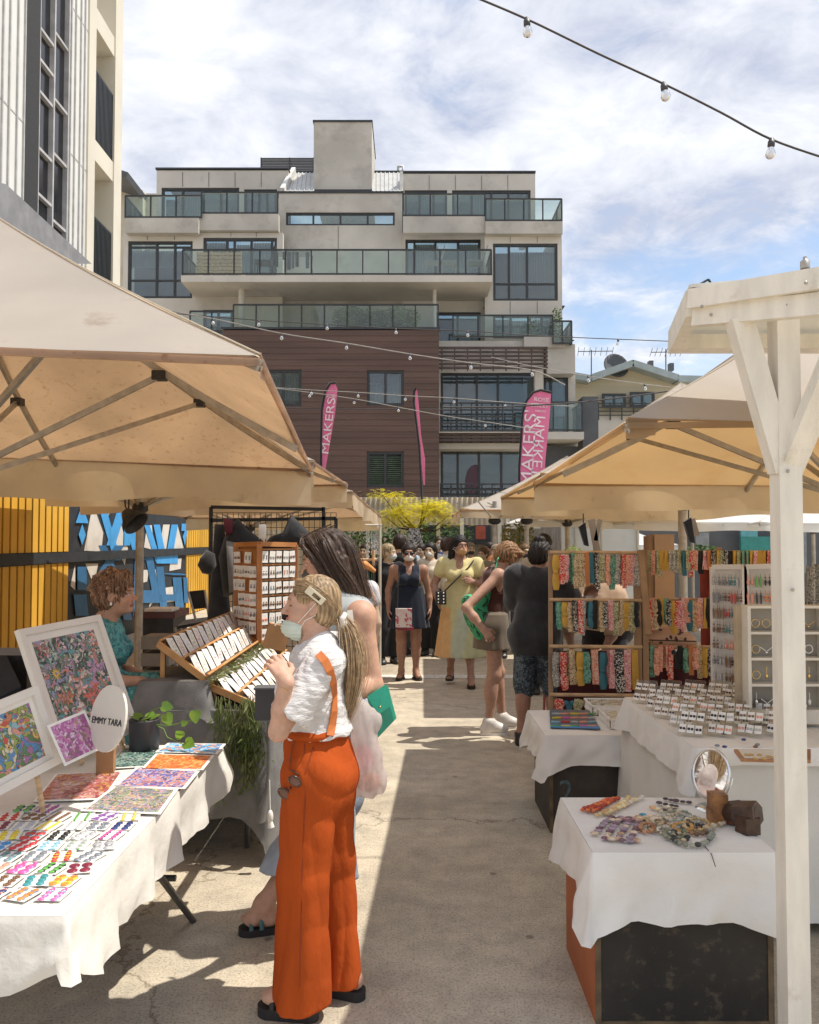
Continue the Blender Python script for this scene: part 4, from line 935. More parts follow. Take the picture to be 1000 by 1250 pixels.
m = drape(-1.74, -.885, 2.13, 3.87, TZ-.002, (.19, .21, .22, .3), seed=5, wave=.017, nper=26, corner=.66, nv=16, flare=.08)
o_ = single('tablecloth', m, LINEN, 'crumpled cream cloth draped over the painting and earring table', 'tablecloth')
m = MB(); rr = random.Random(9)
for i in range(3):
    p = V(-.845, 2.45+i*.06, .5); m.tube([p, p+V(.01, 0, -.06), p+V(-.005, .01, -.14-.05*i)], .0012, 4)
# --- pictures
FRW = M('white_frame', (.74, .70, .64), .5, .05, 4, .05, 30); MATB = M('picture_mount', (.80, .76, .70), .7, .03)
ART1 = palette_mat('floral_print', [(.06, .09, .07), (.50, .22, .20), (.13, .19, .14), (.30, .31, .48), (.62, .48, .42), (.18, .27, .20), (.05, .07, .06), (.42, .50, .42), (.66, .22, .15), (.12, .33, .38), (.24, .26, .22), (.70, .60, .55), (.09, .12, .1), (.44, .26, .42)], 30, 2.6, .5, .035, (1, 1, 1), (.03, .045, .04))
ART2 = palette_mat('jungle_print', [(.30, .34, .09), (.52, .09, .07), (.10, .24, .45), (.66, .42, .12), (.12, .20, .10), (.62, .28, .22), (.26, .42, .48), (.34, .16, .30), (.62, .54, .44), (.10, .33, .36), (.5, .2, .1), (.2, .27, .08)], 26, 2.8, .5, .03)
ART3 = palette_mat('magenta_print', [(.45, .13, .34), (.55, .24, .46), (.62, .40, .58), (.32, .10, .25), (.42, .28, .20), (.66, .52, .64), (.5, .18, .38), (.24, .16, .16)], 52, 2.0, .3, .02, None, (.25, .06, .2))
ART4 = palette_mat('pink_glossy_print', [(.42, .10, .09), (.55, .22, .20), (.62, .34, .30), (.30, .09, .09), (.58, .28, .10), (.48, .16, .16), (.66, .45, .42)], 22, 3, .08, .02)
ART5 = palette_mat('teal_print', [(.10, .22, .20), (.28, .40, .36), (.04, .07, .07), (.45, .52, .47), (.16, .28, .22)], 60, 2, .15, .03)
ART6 = palette_mat('blue_print', [(.10, .36, .66), (.22, .52, .78), (.06, .22, .5), (.7, .35, .2), (.5, .66, .78)], 30, 2.2, .4, .0)
ART7 = palette_mat('orange_print', [(.80, .22, .05), (.85, .30, .08), (.72, .16, .05), (.85, .42, .16), (.6, .12, .06)], 70, 1, .4, .02, None, (.5, .1, .03))
ART8 = palette_mat('violet_print', [(.14, .18, .55), (.50, .20, .30), (.65, .35, .35), (.20, .12, .35), (.30, .38, .70), (.66, .48, .50), (.10, .10, .25), (.62, .28, .20)], 42, 2.4, .4, .02)
ART9 = palette_mat('meadow_print', [(.28, .30, .22), (.55, .30, .28), (.20, .24, .45), (.60, .50, .25), (.12, .14, .12), (.48, .46, .42), (.62, .36, .45), (.32, .4, .28), (.16, .2, .16)], 62, 2.2, .4, .03)
def picture(name, label, TL, TR, BR, mat, fw=.028, mw=.03, th=.025, easel=True, extra=None, group=None, frame=True):
    TL, TR = Vector(TL), Vector(TR)
    def dt(y): q = P(BR[0], BR[1], y); return (q-TR).dot(TR-TL)
    lo_, hi_ = TR.y-1.2, TR.y+.6
    for _ in range(50):
        md = (lo_+hi_)/2
        if dt(md) > 0: hi_ = md
        else: lo_ = md
    BR = P(BR[0], BR[1], md); X = TR-TL; W = X.length; X.normalize(); Yd = BR-TR; Yd = Yd-X*Yd.dot(X); Hh = Yd.length; Yv = -Yd.normalized(); Z = X.cross(Yv)
    o = TL-Yv*Hh; t_ = thing(name, label, 'picture', o, 0, group); t_.matrix_basis = basis(o, X, Yv, Z)
    bpy.context.view_layer.update()
    if frame:
        f = MB(); f.box(0, 0, 0, W, fw, th); f.box(0, Hh-fw, 0, W, Hh, th); f.box(0, fw, 0, fw, Hh-fw, th); f.box(W-fw, fw, 0, W, Hh-fw, th); part('frame', f, FRW, t_, False)
        part('mount', MB().box(fw, fw, .002, W-fw, Hh-fw, .010), MATB, t_, False); q = fw+mw
        part('print', MB().box(q, q, .0102, W-q, Hh-q, .0115), mat, t_, False)
    else:
        q = mw; part('paper', MB().box(0, 0, 0, W, Hh, .0015), PAPER, t_, False); part('print', MB().box(q, q, .0017, W-q, Hh-q, .0024), mat, t_, False)
    if easel:
        for x in (W*.25, W*.78):
            a = o+X*x+Yv*.02; foot = V(a.x, a.y, TZ+.01)-V(Z.x, Z.y, 0).normalized()*-.03
            lg = link('easel_leg', MB().bar(t_.matrix_basis.inverted() @ (a-Z*.01), t_.matrix_basis.inverted() @ foot, .013).mesh('easel_leg', [WOODL]), t_)
            bk = o+X*x+Yv*Hh*.6-Z*.01; ft = V(bk.x, bk.y, TZ+.01)-V(Z.x, Z.y, 0).normalized()*.16
            link('easel_leg', MB().bar(t_.matrix_basis.inverted() @ bk, t_.matrix_basis.inverted() @ ft, .011).mesh('easel_leg', [WOODL]), t_)
    return t_, W, Hh
pt, W_, H_ = picture('framed_print', 'largest white-framed floral print with a sunflower, standing on the painting table', P(17, 771, 3.46), P(118, 752, 3.92), (166, 893), ART1, .03, .032)
PET = M('sunflower_petal', (.80, .52, .05), .5, .2, 30, 0); m = MB(); c = V(W_*.27, H_*.62, .0122)
for k in range(14): a = k*math.pi/7; m.add([c+V(.008*math.cos(a-.3), .008*math.sin(a-.3), 0), c+V(.034*math.cos(a), .04*math.sin(a), 0), c+V(.008*math.cos(a+.3), .008*math.sin(a+.3), 0)], [(0, 1, 2)])
part('sunflower', m, PET, pt, False)
m = MB(); rr = random.Random(3)
def petals(mb, c, r, n, w_, z): 
    for k in range(n): a = 6.283*k/n+rr.uniform(-.2, .2); q = rr.uniform(.7, 1.1); mb.add([c+V(0, 0, z), c+V(r*.6*q*math.cos(a-w_), r*.6*q*math.sin(a-w_), z), c+V(r*q*math.cos(a), r*q*math.sin(a), z), c+V(r*.6*q*math.cos(a+w_), r*.6*q*math.sin(a+w_), z)], [(0, 1, 2, 3)])
for (cx_, cy_, r, mt, n) in ((.62, .38, .07, (.62, .16, .12), 6), (.5, .46, .05, (.7, .45, .42), 5), (.2, .82, .04, (.36, .12, .12), 5), (.72, .6, .05, (.52, .3, .46), 7), (.35, .15, .045, (.6, .25, .15), 5), (.82, .35, .04, (.5, .12, .2), 5), (.3, .42, .05, (.35, .38, .62), 7), (.8, .8, .03, (.66, .52, .5), 6)):
    m = MB(); petals(m, V(W_*cx_, H_*cy_, 0), r, n, .35, .0121); part('painted_flower', m, M('petal_%d' % int(r*1000+cx_*100), mt, .5, .4, 60, 0), pt, False)
pt2, W2, H2 = picture('framed_print', 'white-framed jungle print cut by the left edge, nearest of the standing pictures', P(-75, 884, 2.62), P(40, 838, 2.98), (70, 932), ART2, .028, .02)
picture('small_print', 'small magenta print in a white border leaning between the two framed pictures', P(57, 886, 2.90), P(103, 867, 3.05), (124, 914), ART3, mw=.010, easel=False, frame=False)
# oval name sign
c = P(134, 877, 3.0); n_ = V(-.55, -.80, .18).normalized(); X = V(.8, -.55, 0).cross(V(0, 0, 1)); X = V(0, 0, 1).cross(n_).normalized(); Yv = n_.cross(X)
t_ = thing('name_sign', 'round cream sign with dark letters behind the pothos pot', 'sign', c-V(0, 0, .12)); m = MB(); k = 40
rot = R(-14); m.prism([c+(X*math.cos(a+rot)*.100+Yv*math.sin(a+rot)*.119) for a in [6.283*i/k for i in range(k)]], n_*.01); part('disc', m, M('cream_board', (.66, .62, .55), .5, .03), t_)
m = MB(); cc = c+n_*.0115-Yv*.012; ca = R(2); Xr = X*math.cos(ca)+Yv*math.sin(ca); text_mb(m, 'EMMY TARA', .033, basis(cc, Xr, Yv*math.cos(ca)-X*math.sin(ca), n_), .001, .172); part('lettering', m, BLK, t_)
# prints lying flat on the cloth
def flat_print(label, quad, mat, bw=.012, k=0):
    q = [G(x, y, TZ+.012) for x, y in quad]; z = TZ+.0085+k*.0022; q = [V(p.x, p.y, z) for p in q]; t_ = thing('flat_print', label, 'print', q[0], 0, 'prints lying on the painting table')
    c = sum(q, V(0, 0, 0))/4; part('paper', MB().prism(q, (0, 0, .0018)), PAPER, t_); part('picture', MB().prism([p+(c-p)*bw+V(0, 0, .0019) for p in q], (0, 0, .0006)), mat, t_)
flat_print('long glossy pink-red print lying under the small kraft box', [(40, 978), (68, 944), (152, 940), (128, 975)], ART4, .08, 0)
flat_print('glossy dark teal print lying beside the pothos pot', [(128, 938), (150, 912), (206, 912), (186, 935)], ART5, .08, 0)
flat_print('blue print at the far right corner of the table', [(189, 918), (205, 907), (276, 908), (266, 920)], ART6, .10, 1)
flat_print('bright orange print lying between the blue one and the violet one', [(172, 939), (190, 920), (262, 922), (248, 940)], ART7, .10, 1)
flat_print('violet and pink print lying third from the far edge', [(138, 960), (166, 937), (244, 941), (226, 963)], ART8, .10, 1)
flat_print('grey and yellow meadow print nearest the earring cards', [(98, 990), (140, 959), (218, 963), (196, 994)], ART9, .10, 1)
t_ = thing('kraft_box', 'small brown kraft card box standing on the pink glossy print', 'box', G(129, 943, TZ)); KR = M('kraft_card', (.36, .20, .09), .8, .08, 10, .1, 60)
c = G(129, 943, TZ+.01); Mb = Matrix.Translation((c.x, c.y, TZ+.0125)) @ Matrix.Rotation(R(8), 4, 'Z'); part('body', MB().box(-.034, -.02, 0, .034, .03, .082, Mb), KR, t_); part('lid', MB().box(-.0355, -.0215, .083, .0355, .0315, .094, Mb), KR, t_)
# pothos pot
pc = G(176, 914, TZ+.01); t_ = thing('pothos_pot', 'round charcoal pot with trailing pothos at the far edge of the painting table', 'potted plant', (pc.x, pc.y, TZ))
PC = V(pc.x, pc.y, TZ+.008); part('pot', MB().lathe([(0, 0), (.060, .0), (.066, .006), (.068, .132), (.068, .138), (.062, .138), (.060, .12), (0, .118)], 32, c=PC), M('charcoal_pot', (.035, .035, .04), .5, .1), t_)
part('soil', MB().lathe([(.061, .121), (0, .128)], 16, c=PC), M('soil', (.03, .022, .016), .95), t_)
def heart_leaf(mb, c, d, up, s):
    d = Vector(d).normalized(); s_ = d.cross(Vector(up)).normalized(); u = s_.cross(d); out = [(0, 0), (-.12, .22), (0, .42), (.35, .5), (.75, .28), (1.05, 0)]
    L_ = [c+d*a*s+s_*b*s+u*(.10*b*s) for a, b in out]; Rr = [c+d*a*s-s_*b*s+u*(.10*b*s) for a, b in out[1:-1]][::-1]
    mid = c+d*s*.4-u*s*.03; pts = L_+Rr; n = len(pts); mb.add([mid]+pts, [(0, i+1, (i+1) % n+1) for i in range(n)], True)
POT = M('pothos_leaf', (.26, .42, .05), .35, .25, 12, 0, tl=.35, col2=(.13, .26, .04)); st = MB()
top = PC+V(0, 0, .13)
def leafp(px, py, Y): return P(px, py, Y)
for i, (pts, leaves) in enumerate((([(176, 880), (185, 868), (200, 862)], [(202, 872, .055, (0.3, 0, -.6)), (198, 862, .05, (.8, 0, -.1))]), ([(180, 884), (206, 886), (232, 880), (240, 875)], [(238, 868, .055, (.1, -.1, -1)), (222, 884, .03, (.6, 0, .2))]), ([(200, 890), (204, 900), (222, 908), (240, 912)], [(226, 906, .06, (.5, -.3, -.1)), (222, 900, .045, (-.3, .2, .2))]))):
    Y = pc.y-.02; cp = [top]+[P(x, y, Y-.01*j) for j, (x, y) in enumerate(pts)]; st.tube(cp, .0022, 6)
    for j, (x, y, s, d) in enumerate(leaves):
        m = MB(); heart_leaf(m, P(x, y, Y-.03), d, (.3, -1, .4), s); part('leaf', m, POT, t_)
part('vine', st, POT, t_)
for i in range(5):
    a = i*1.3; m = MB(); heart_leaf(m, top+V(.03*math.cos(a), .03*math.sin(a), .01), (math.cos(a), math.sin(a), .4), (0, -.3, 1), .045); part('leaf', m, POT, t_)
# --- earring cards on the painting table
ECOL = [('red', (.60, .03, .04)), ('black', (.012, .012, .015)), ('pink', (.85, .12, .38)), ('blue', (.05, .28, .62)), ('yellow', (.80, .62, .04)), ('teal', (.05, .28, .30)), ('green', (.12, .40, .08)), ('grey', (.22, .24, .27)),
        ('orange', (.80, .25, .05)), ('purple', (.28, .12, .42)), ('navy', (.03, .05, .18)), ('sky blue', (.30, .55, .70)), ('maroon', (.22, .02, .05)), ('silver', (.5, .5, .5)), ('coral', (.85, .35, .25)), ('brown', (.2, .1, .05))]
EM = {n: M('enamel_'+n.replace(' ', '_'), c, .3, .1, 10, 0, coat=.3) for n, c in ECOL}
def earring_mesh(kind, mb, x, y, s, z):
    if kind == 0: mb.lathe([(s, 0), (s, .003), (s*.8, .0042), (0, .005)], 12, c=(x, y, z))
    elif kind == 1:
        mb.lathe([(s*.45, 0), (s*.45, .004), (0, .005)], 10, c=(x, y+s*1.1, z)); mb.lathe([(s, 0), (s, .003), (0, .0045)], 12, c=(x, y-s*.4, z))
    elif kind == 2: mb.box(x-s*.35, y-s*1.3, z, x+s*.35, y+s, z+.004); mb.lathe([(s*.4, 0), (s*.4, .004), (0, .005)], 10, c=(x, y+s*1.3, z))
    elif kind == 3:
        for k in range(6): a = k*1.047; mb.lathe([(s*.42, 0), (s*.4, .003), (0, .004)], 8, c=(x+s*.62*math.cos(a), y+s*.62*math.sin(a), z))
    else: mb.prism([V(x, y+s, z), V(x-s, y-s, z), V(x+s, y-s, z)], (0, 0, .003)); mb.lathe([(s*.35, 0), (s*.35, .004), (0, .005)], 8, c=(x, y+s*1.2, z))
EARM = {}
def ear_mesh(kind, col, w_, h_, pairs):
    k = (kind, col, round(w_, 3), pairs)
    if k not in EARM:
        mb = MB(); n = pairs
        for r_ in range(n):
            yy = -h_/2+h_*(r_+.5)/n*.92; s = min(w_*.21, h_/n*.42)
            for sx in (-1, 1): earring_mesh(kind, mb, sx*w_*.24, yy, s, .0012)
        EARM[k] = mb.mesh('earring', [EM[col]])
    return EARM[k]
CARDM = {}
def card_mesh(w_, h_):
    k = (round(w_, 3), round(h_, 3))
    if k not in CARDM: CARDM[k] = MB().box(-w_/2, -h_/2, 0, w_/2, h_/2, .0012).mesh('card', [PAPER])
    return CARDM[k]
ORD = ['first', 'second', 'third', 'fourth', 'fifth', 'sixth', 'seventh', 'eighth', 'ninth', 'tenth', 'eleventh', 'twelfth']
def ear_card(label, cat, group, Mx, w_, h_, specs, name='earring_card'):
    r = bpy.data.objects.new(name, None); COL.objects.link(r); r.matrix_basis = Mx; tag(r, label, cat, group)
    link('card', card_mesh(w_, h_), r)
    for (kind, col, pairs) in specs: link('earrings', ear_mesh(kind, col, w_, h_, pairs), r)
    return r
rr = random.Random(12); cols = [n for n, _ in ECOL]
for r_ in range(9):
    for c_ in range(9):
        x = -.955-.082*c_-.004*rr.random()-.008*(r_ % 2); y = 2.24+.088*r_
        if 500+1000*x/y < -45: continue
        if r_ >= 8 and c_ > 1 and c_ < 4: continue
        if r_ >= 7 and c_ > 5: continue
        w_, h_ = .072, .080; pairs = rr.choice((2, 3, 3)); kind = rr.randrange(5)
        k1, k2 = rr.sample(cols, 2)
        Mx = Matrix.Translation((x, y, TZ+.0075+.0004*((r_+c_) % 3))) @ Matrix.Rotation(rr.uniform(-.3, .3), 4, 'Z')
        # two colours: split the earrings over rows
        nm = f'card of {k1} earrings, {ORD[r_]} row from the near edge, {ORD[c_]} from the aisle'
        ear_card(nm, 'earring card', 'earring cards laid out on the painting table', Mx, w_, h_, [(kind, k1, pairs)] if rr.random() < .55 else [(kind, k1, pairs), ((kind+2) % 5, k2, pairs+1)])
# ------------------------------------------------------------------ grey table with greeting-card racks
folding_table('trestle table under the grey cloth holding the wooden card racks', -1.46, -.78, 4.45, 6.35, .78, [((-1.35, 4.6, .75), (-1.35, 4.6, 0)), ((-.9, 4.6, .75), (-.9, 4.6, 0)), ((-1.35, 6.2, .75), (-1.35, 6.2, 0)), ((-.9, 6.2, .75), (-.9, 6.2, 0))])
drape_obj('grey cloth hanging from the card-rack table', None, GRYC, x0=-1.48, x1=-.76, y0=4.43, y1=6.37, z=.786, drops=(.55, .62, .5, .6), seed=3, wave=.022, nper=16)
m = drape(-1.46, -1.10, 4.46, 5.0, .935, (.15, .15, .15, .15), seed=8, wave=.006); single('riser_cloth', m, GRYC, 'grey cloth-covered riser under the near end of the upper card rack', 'riser')
RK = M('rack_pine', (.60, .33, .12), .5, .2, 6, .1, 40, col2=(.44, .21, .07)); DIV = M('card_divider', (.05, .035, .03), .8)
GC = [('floral', palette_mat('card_art_floral', [(.8, .78, .74)]*5+[(.55, .20, .28), (.24, .32, .16), (.55, .40, .12), (.4, .2, .35)], 90, 2, .6)),
      ('botanical', palette_mat('card_art_botanical', [(.8, .78, .74)]*6+[(.22, .30, .14), (.45, .35, .1)], 80, 2, .6)),
      ('pink', palette_mat('card_art_pink', [(.8, .78, .74)]*5+[(.6, .25, .3), (.5, .12, .22)], 110, 2, .6)),
      ('blue-grey', palette_mat('card_art_blue', [(.8, .78, .76)]*5+[(.3, .36, .5), (.5, .5, .6)], 100, 2, .6))]
def greet(label, Mx, w_, h_, i, grp):
    r = bpy.data.objects.new('greeting_card', None); COL.objects.link(r); r.matrix_basis = Mx; tag(r, label, 'greeting card', grp)
    link('card', card_mesh(w_, h_), r); k = ('art', i, round(w_, 3))
    if k not in CARDM: CARDM[k] = MB().box(-w_*.36, -h_*.38, .0013, w_*.36, h_*.38, .0018).mesh('art', [GC[i][1]])
    link('art', CARDM[k], r)
def rack(label, A, Bp, Y1, rows, tag_):
    """A/B: high and low near corners; rack runs to depth Y1"""
    A, Bp = Vector(A), Vector(Bp); Lv = V(0, Y1-A.y, 0); dn = (Bp-A); Wd = dn.length; dn.normalize(); Z = V(0, 1, 0).cross(dn); Z = -Z if Z.z < 0 else Z
    t_ = thing('card_rack', label, 'rack', A); m = MB()
    for o_ in (A, A+Lv): part('end_board', MB().bar(o_, o_+dn*Wd, .018, .035, up=Z), RK, t_)
    for k in range(rows+1):
        p = A+dn*(Wd*k/rows); part('ledge', MB().bar(p+Z*.012, p+Lv+Z*.012, .014, .042 if k else .03, up=Z), RK, t_)
    part('base_panel', MB().prism([A-Z*.014, A+Lv-Z*.014, A+Lv+dn*Wd-Z*.014, A+dn*Wd-Z*.014], -Z*.008), DIV, t_)
    part('leg', MB().bar(A+V(.02, .03, 0), V(A.x+.02, A.y+.03, .79), .025), RK, t_); part('leg', MB().bar(A+Lv+V(.02, -.03, 0), V(A.x+.02, Y1-.03, .79), .025), RK, t_)
    rr = random.Random(len(label)); n = int(Lv.y/.135)
    for k in range(rows):
        rowdn = A+dn*(Wd*(k+.5)/rows)
        for j in range(n):
            for q in (0, 1):
                c = rowdn+V(0, .075+j*(Lv.y-.1)/n+q*.022, 0)+Z*(.012+.012*q)
                ang = rr.uniform(-.06, .06); Yv = (-dn).lerp(Z, .30+.1*rr.random()).normalized(); Xv = V(0, -1, 0); Xv = (Xv - Yv*Xv.dot(Yv)).normalized(); Zv = Xv.cross(Yv)
                if Zv.z < 0: Xv = -Xv; Zv = Xv.cross(Yv)
                Mx = basis(c, Xv, Yv, Zv) @ Matrix.Rotation(ang, 4, 'Z'); i = rr.randrange(4)
                if q: continue
                greet(f'{GC[i][0]} greeting card, {tag_} rack, {ORD[k]} shelf from top, {ORD[min(j, 11)]} from the near end', Mx, .105, min(.14, Wd/rows*.92), i, 'greeting cards standing in the wooden racks')
    # visible dark dividers
    return t_
rack('slatted pine card rack nearer the aisle wall, upper of the two', P(193, 786, 4.55), P(250, 829, 4.5), 6.35, 2, 'upper')
rack('slatted pine card rack at the lower right, nearer the women', P(256, 838, 4.5), P(322, 866, 4.42), 6.25, 2, 'lower')
# greenery garland and hanging bunch
GARL = M('garland_leaf', (.16, .20, .07), .6, .4, 6, 0, tl=.2, col2=(.30, .31, .16))
def spray(mb, pts, n, L_, w_, rr, droop=.5):
    for i in range(n):
        t = rr.random()*(len(pts)-1); k = min(int(t), len(pts)-2); p = pts[k].lerp(pts[k+1], t-k)+V(rr.gauss(0, .012), rr.gauss(0, .012), rr.gauss(0, .008))
        d = V(rr.gauss(0, .6), rr.gauss(0, .6), -droop+rr.gauss(0, .4)).normalized(); s_ = d.cross(V(rr.random(), rr.random(), .3)).normalized(); l = L_*rr.uniform(.6, 1.3)
        mb.add([p, p+d*l*.5+s_*w_, p+d*l, p+d*l*.5-s_*w_], [(0, 1, 2, 3)])
t_ = thing('leaf_garland', 'dried leaf garland lying between the two card racks', 'garland', P(258, 835, 4.5)); m = MB(); rr = random.Random(2)
g0, g1 = P(256, 838, 4.47)+V(.02, 0, .03), P(322, 788, 6.2)+V(.03, 0, .02); spray(m, [g0, g0.lerp(g1, .5), g1], 900, .045, .007, rr, .1); part('leaves', m, GARL, t_); part('stem', MB().tube([g0, g1], .004, 6), WOOD, t_)
t_ = thing('hanging_foliage', 'bunch of narrow green leaves hanging down the front of the grey cloth', 'foliage', P(288, 850, 4.36)); m = MB(); sm = MB()
for i in range(34):
    a = P(262+rr.uniform(0, 52), 852+rr.uniform(-4, 8), 4.38+rr.uniform(-.04, .02)); ex = rr.uniform(-.05, .07); L_ = rr.choice((.25, .35, .45, .52))*rr.uniform(.8, 1.1)
    pts = [a, a+V(ex*.4, -.03, -L_*.3), a+V(ex*.8, -.03, -L_*.7), a+V(ex, -.02, -L_)]; sm.tube(pts, .0018, 4); spray(m, pts, 34, .055, .0055, rr, 1.4)
part('leaves', m, M('willow_leaf', (.13, .19, .05), .55, .4, 5, 0, tl=.3, col2=(.22, .24, .09)), t_); part('stems', sm, GARL, t_)
t_ = thing('knotted_cloth', 'grey tied cloth end and white tassel hanging at the table corner', 'cloth', P(322, 1000, 4.35)); m = MB()
c = P(328, 945, 4.3); m.tube([P(330, 880, 4.35), c, P(326, 965, 4.32), P(318, 1000, 4.34)], [.03, .018, .022, .05], 10, flat=.6); part('cloth', m, GRYC, t_); m = MB(); m.ball(P(330, 997, 4.25), (.016, .016, .035)); m.tube([P(330, 1003, 4.25), P(331, 1010, 4.25)], [.012, .018], 8); m.tube([P(329, 952, 4.27), P(330, 992, 4.25)], .003, 6); part('tassel', m, PAPER, t_)
# ------------------------------------------------------------------ card tower
tw_ = thing('earring_tower', 'upright slatted wooden stand hung with white earring cards', 'display stand', P(317, 785, 6.0)); KA = M('tower_wood', (.50, .22, .075), .5, .2, 6, .1, 40, col2=(.34, .13, .04))
cB, cT = P(317, 785, 6.0), P(317, 664, 6.0); lB, lT = P(288, 770, 6.32), P(288, 665, 6.32); rB, rT = P(361, 770, 6.25), P(361, 665, 6.25)
for nm, a, b in (('post', cB, cT), ('post', lB, lT), ('post', rB, rT), ('rail', lT, cT), ('rail', cT, rT), ('rail', lB, cB), ('rail', cB, rB)):
    part(nm, MB().bar(a, b, .035, .035), KA, tw_)
HANG = M('tower_cord', (.06, .02, .02), .8)
rr = random.Random(6)
for (a0, a1, b0, b1, nc, side) in ((lT, lB, cT, cB, 4, 'left'), (cT, cB, rT, rB, 5, 'right')):
    hdir = (b0-a0).normalized(); nrm = hdir.cross(V(0, 0, 1)).normalized(); nrm = nrm if nrm.y < 0 else -nrm
    part('back_panel', MB().prism([a0+hdir*.02+nrm*-.02, b0-hdir*.02-nrm*.02, b1-hdir*.02-nrm*.02, a1+hdir*.02-nrm*.02], -nrm*.006), DIV if side == 'right' else KA, tw_)
    for r_ in range(6):
        z = a0.z-.04-(a0.z-a1.z-.04)*r_/6; part('hanging_bar', MB().bar(V(a0.x, a0.y, z)+hdir*.02, V(b0.x, b0.y, z)-hdir*.02, .012), KA, tw_)
        for k in range(nc):
            c = V(a0.x, a0.y, z-.055).lerp(V(b0.x, b0.y, z-.055), (k+.6)/(nc+.3))+nrm*(.016+.004*(k % 2)); s = random.choice(('gold', 'coral', 'teal'))
            Xv = hdir.lerp(-nrm if side == 'left' else hdir, .5*(side == 'left')).normalized(); Zv = Xv.cross(V(0, 0, 1)).normalized(); Zv = Zv if Zv.y < 0 else -Zv; Xv = V(0, 0, 1).cross(Zv)
            Mx = basis(c, Xv, V(0, 0, 1), Zv) @ Matrix.Rotation(rr.uniform(-.08, .08), 4, 'Z')
            if rr.random() < .1: continue
            i = rr.randrange(4); ear_card(f'jewellery card on the {side} face of the wooden stand, {ORD[r_]} row down, {ORD[k]} across', 'jewellery card', 'cards hanging on the wooden stand', Mx, .052, .085, [((i+r_) % 5, ('silver', 'coral', 'grey', 'brown')[i], 1)])
t_ = thing('paper_bag', 'small kraft paper bag with white handle beside the wooden stand', 'bag', P(333, 795, 5.7)); Mb = Matrix.Translation(P(334, 792, 5.7)) @ Matrix.Rotation(R(15), 4, 'Y') @ Matrix.Rotation(R(20), 4, 'Z')
part('body', MB().box(-.075, -.03, 0, .075, .03, .17, Mb), KR, t_); m = MB(); m.tube([Mb @ V(-.04+.08*t, -.03, .16+.05*math.sin(math.pi*t)) for t in [i/8 for i in range(9)]], .005, 6); part('handle', m, PAPER, t_)
# dark box at the rack's near corner
t_ = thing('dark_bin', 'dark grey box on the near corner of the card-rack table', 'box', P(326, 880, 3.95)); a_ = P(326, 878, 3.9); Mb = Matrix.Translation((a_.x, a_.y, a_.z))
part('body', MB().prism([Mb @ V(*q) for q in ((-.052, -.03, 0), (.052, -.03, 0), (.052, .05, 0), (-.052, .05, 0))], (0, 0, .142)), M('slate_box', (.06, .062, .066), .6), t_); part('rim', MB().box(-.058, -.036, .143, .058, .056, .152, Mb), GREY, t_)
part('bracket', MB().box(-.02, .051, .02, .02, .5, .05, Mb), GREY, t_)
# ------------------------------------------------------------------ black grid stand with dark clothes and bags
gs = thing('grid_stand', 'black wire grid panel stand hung with dark clothes behind the card racks', 'display stand', P(330, 800, 7.3)); GM = M('black_wire', (.012, .012, .012), .5)
x0, x1, z0, z1 = rect(257, 619, 410, 800, 7.3); m = MB()
for a, b in (((x0, z0), (x0, z1)), ((x0+.9*(x1-x0), z0), (x0+.9*(x1-x0), z1)), ((x0, z1), (x0+.9*(x1-x0), z1-.02)), ((x1, z0), (x1, z1-.1)), ((x0, z1-.12), (x1, z1-.1))): m.bar((a[0], 7.3, max(0, a[1]-1)) if a[1] == z0 else (a[0], 7.3, a[1]), (b[0], 7.3, b[1]), .03)
part('frame', m, GM, gs); m = MB()
for i in range(24): x = x0+(x1-x0)*i/23; m.bar((x, 7.32, .3), (x, 7.32, z1-.05), .005)
for i in range(26): z = .3+(z1-.35)*i/25; m.bar((x0, 7.325, z), (x1, 7.325, z), .005)
part('wire_grid', m, GM, gs)
def hung_cloth(label, pts, Y, mat, cat='clothing', name='hanging_garment', th=.05, bulge=.03):
    q = [P(x, y, Y) for x, y in pts]; m = MB(); c = sum(q, V(0, 0, 0))/len(q); n = len(q); fr = [p+V(0, -.0, 0) for p in q]
    inner = [c+(p-c)*.72+V(0, -th, 0) for p in q]; bk = [p+V(0, th*.3, 0) for p in q]
    m.add(fr+inner+[c+V(0, -th*1.25, 0)]+bk, [(i, (i+1) % n, n+(i+1) % n, n+i) for i in range(n)]+[(n+i, n+(i+1) % n, 2*n) for i in range(n)]+[(i, 2*n+1+i, 2*n+1+(i+1) % n, (i+1) % n) for i in range(n)]+[tuple(2*n+1+i for i in range(n))], True)
    return single(name, m, mat, label, cat, 'dark clothes hanging at the grid stand')
hung_cloth('wide black draped shirt hanging on the grid stand, left of the wooden stand top', [(290, 632), (302, 646), (318, 658), (330, 668), (330, 690), (300, 720), (272, 730), (266, 680), (276, 650)], 7.1, BLKC)
hung_cloth('black hooded shirt hanging right of the wooden stand, above the dark-haired woman', [(355, 628), (368, 640), (382, 655), (384, 668), (350, 668), (322, 666), (330, 655), (345, 650)], 7.1, BLKC)
hung_cloth('black cap-shaped bag hanging beside the yellow fence boards', [(252, 671), (262, 676), (264, 690), (258, 702), (247, 700), (241, 690), (245, 680)], 6.9, BLKC, 'bag', 'hanging_bag')
hung_cloth('long black coat hanging at the left post of the grid stand', [(262, 640), (274, 640), (276, 700), (286, 790), (250, 790), (258, 700)], 7.15, BLKC)
hung_cloth('grey patterned scarf hanging beside the black coat on the grid stand', [(276, 660), (286, 662), (290, 720), (280, 724)], 7.0, GRYC, 'scarf', 'hanging_scarf')
hung_cloth('maroon scarf at the top of the grid stand', [(272, 632), (284, 634), (284, 650), (276, 654)], 7.05, M('maroon_cloth', (.12, .02, .03), .9), 'scarf', 'hanging_scarf')
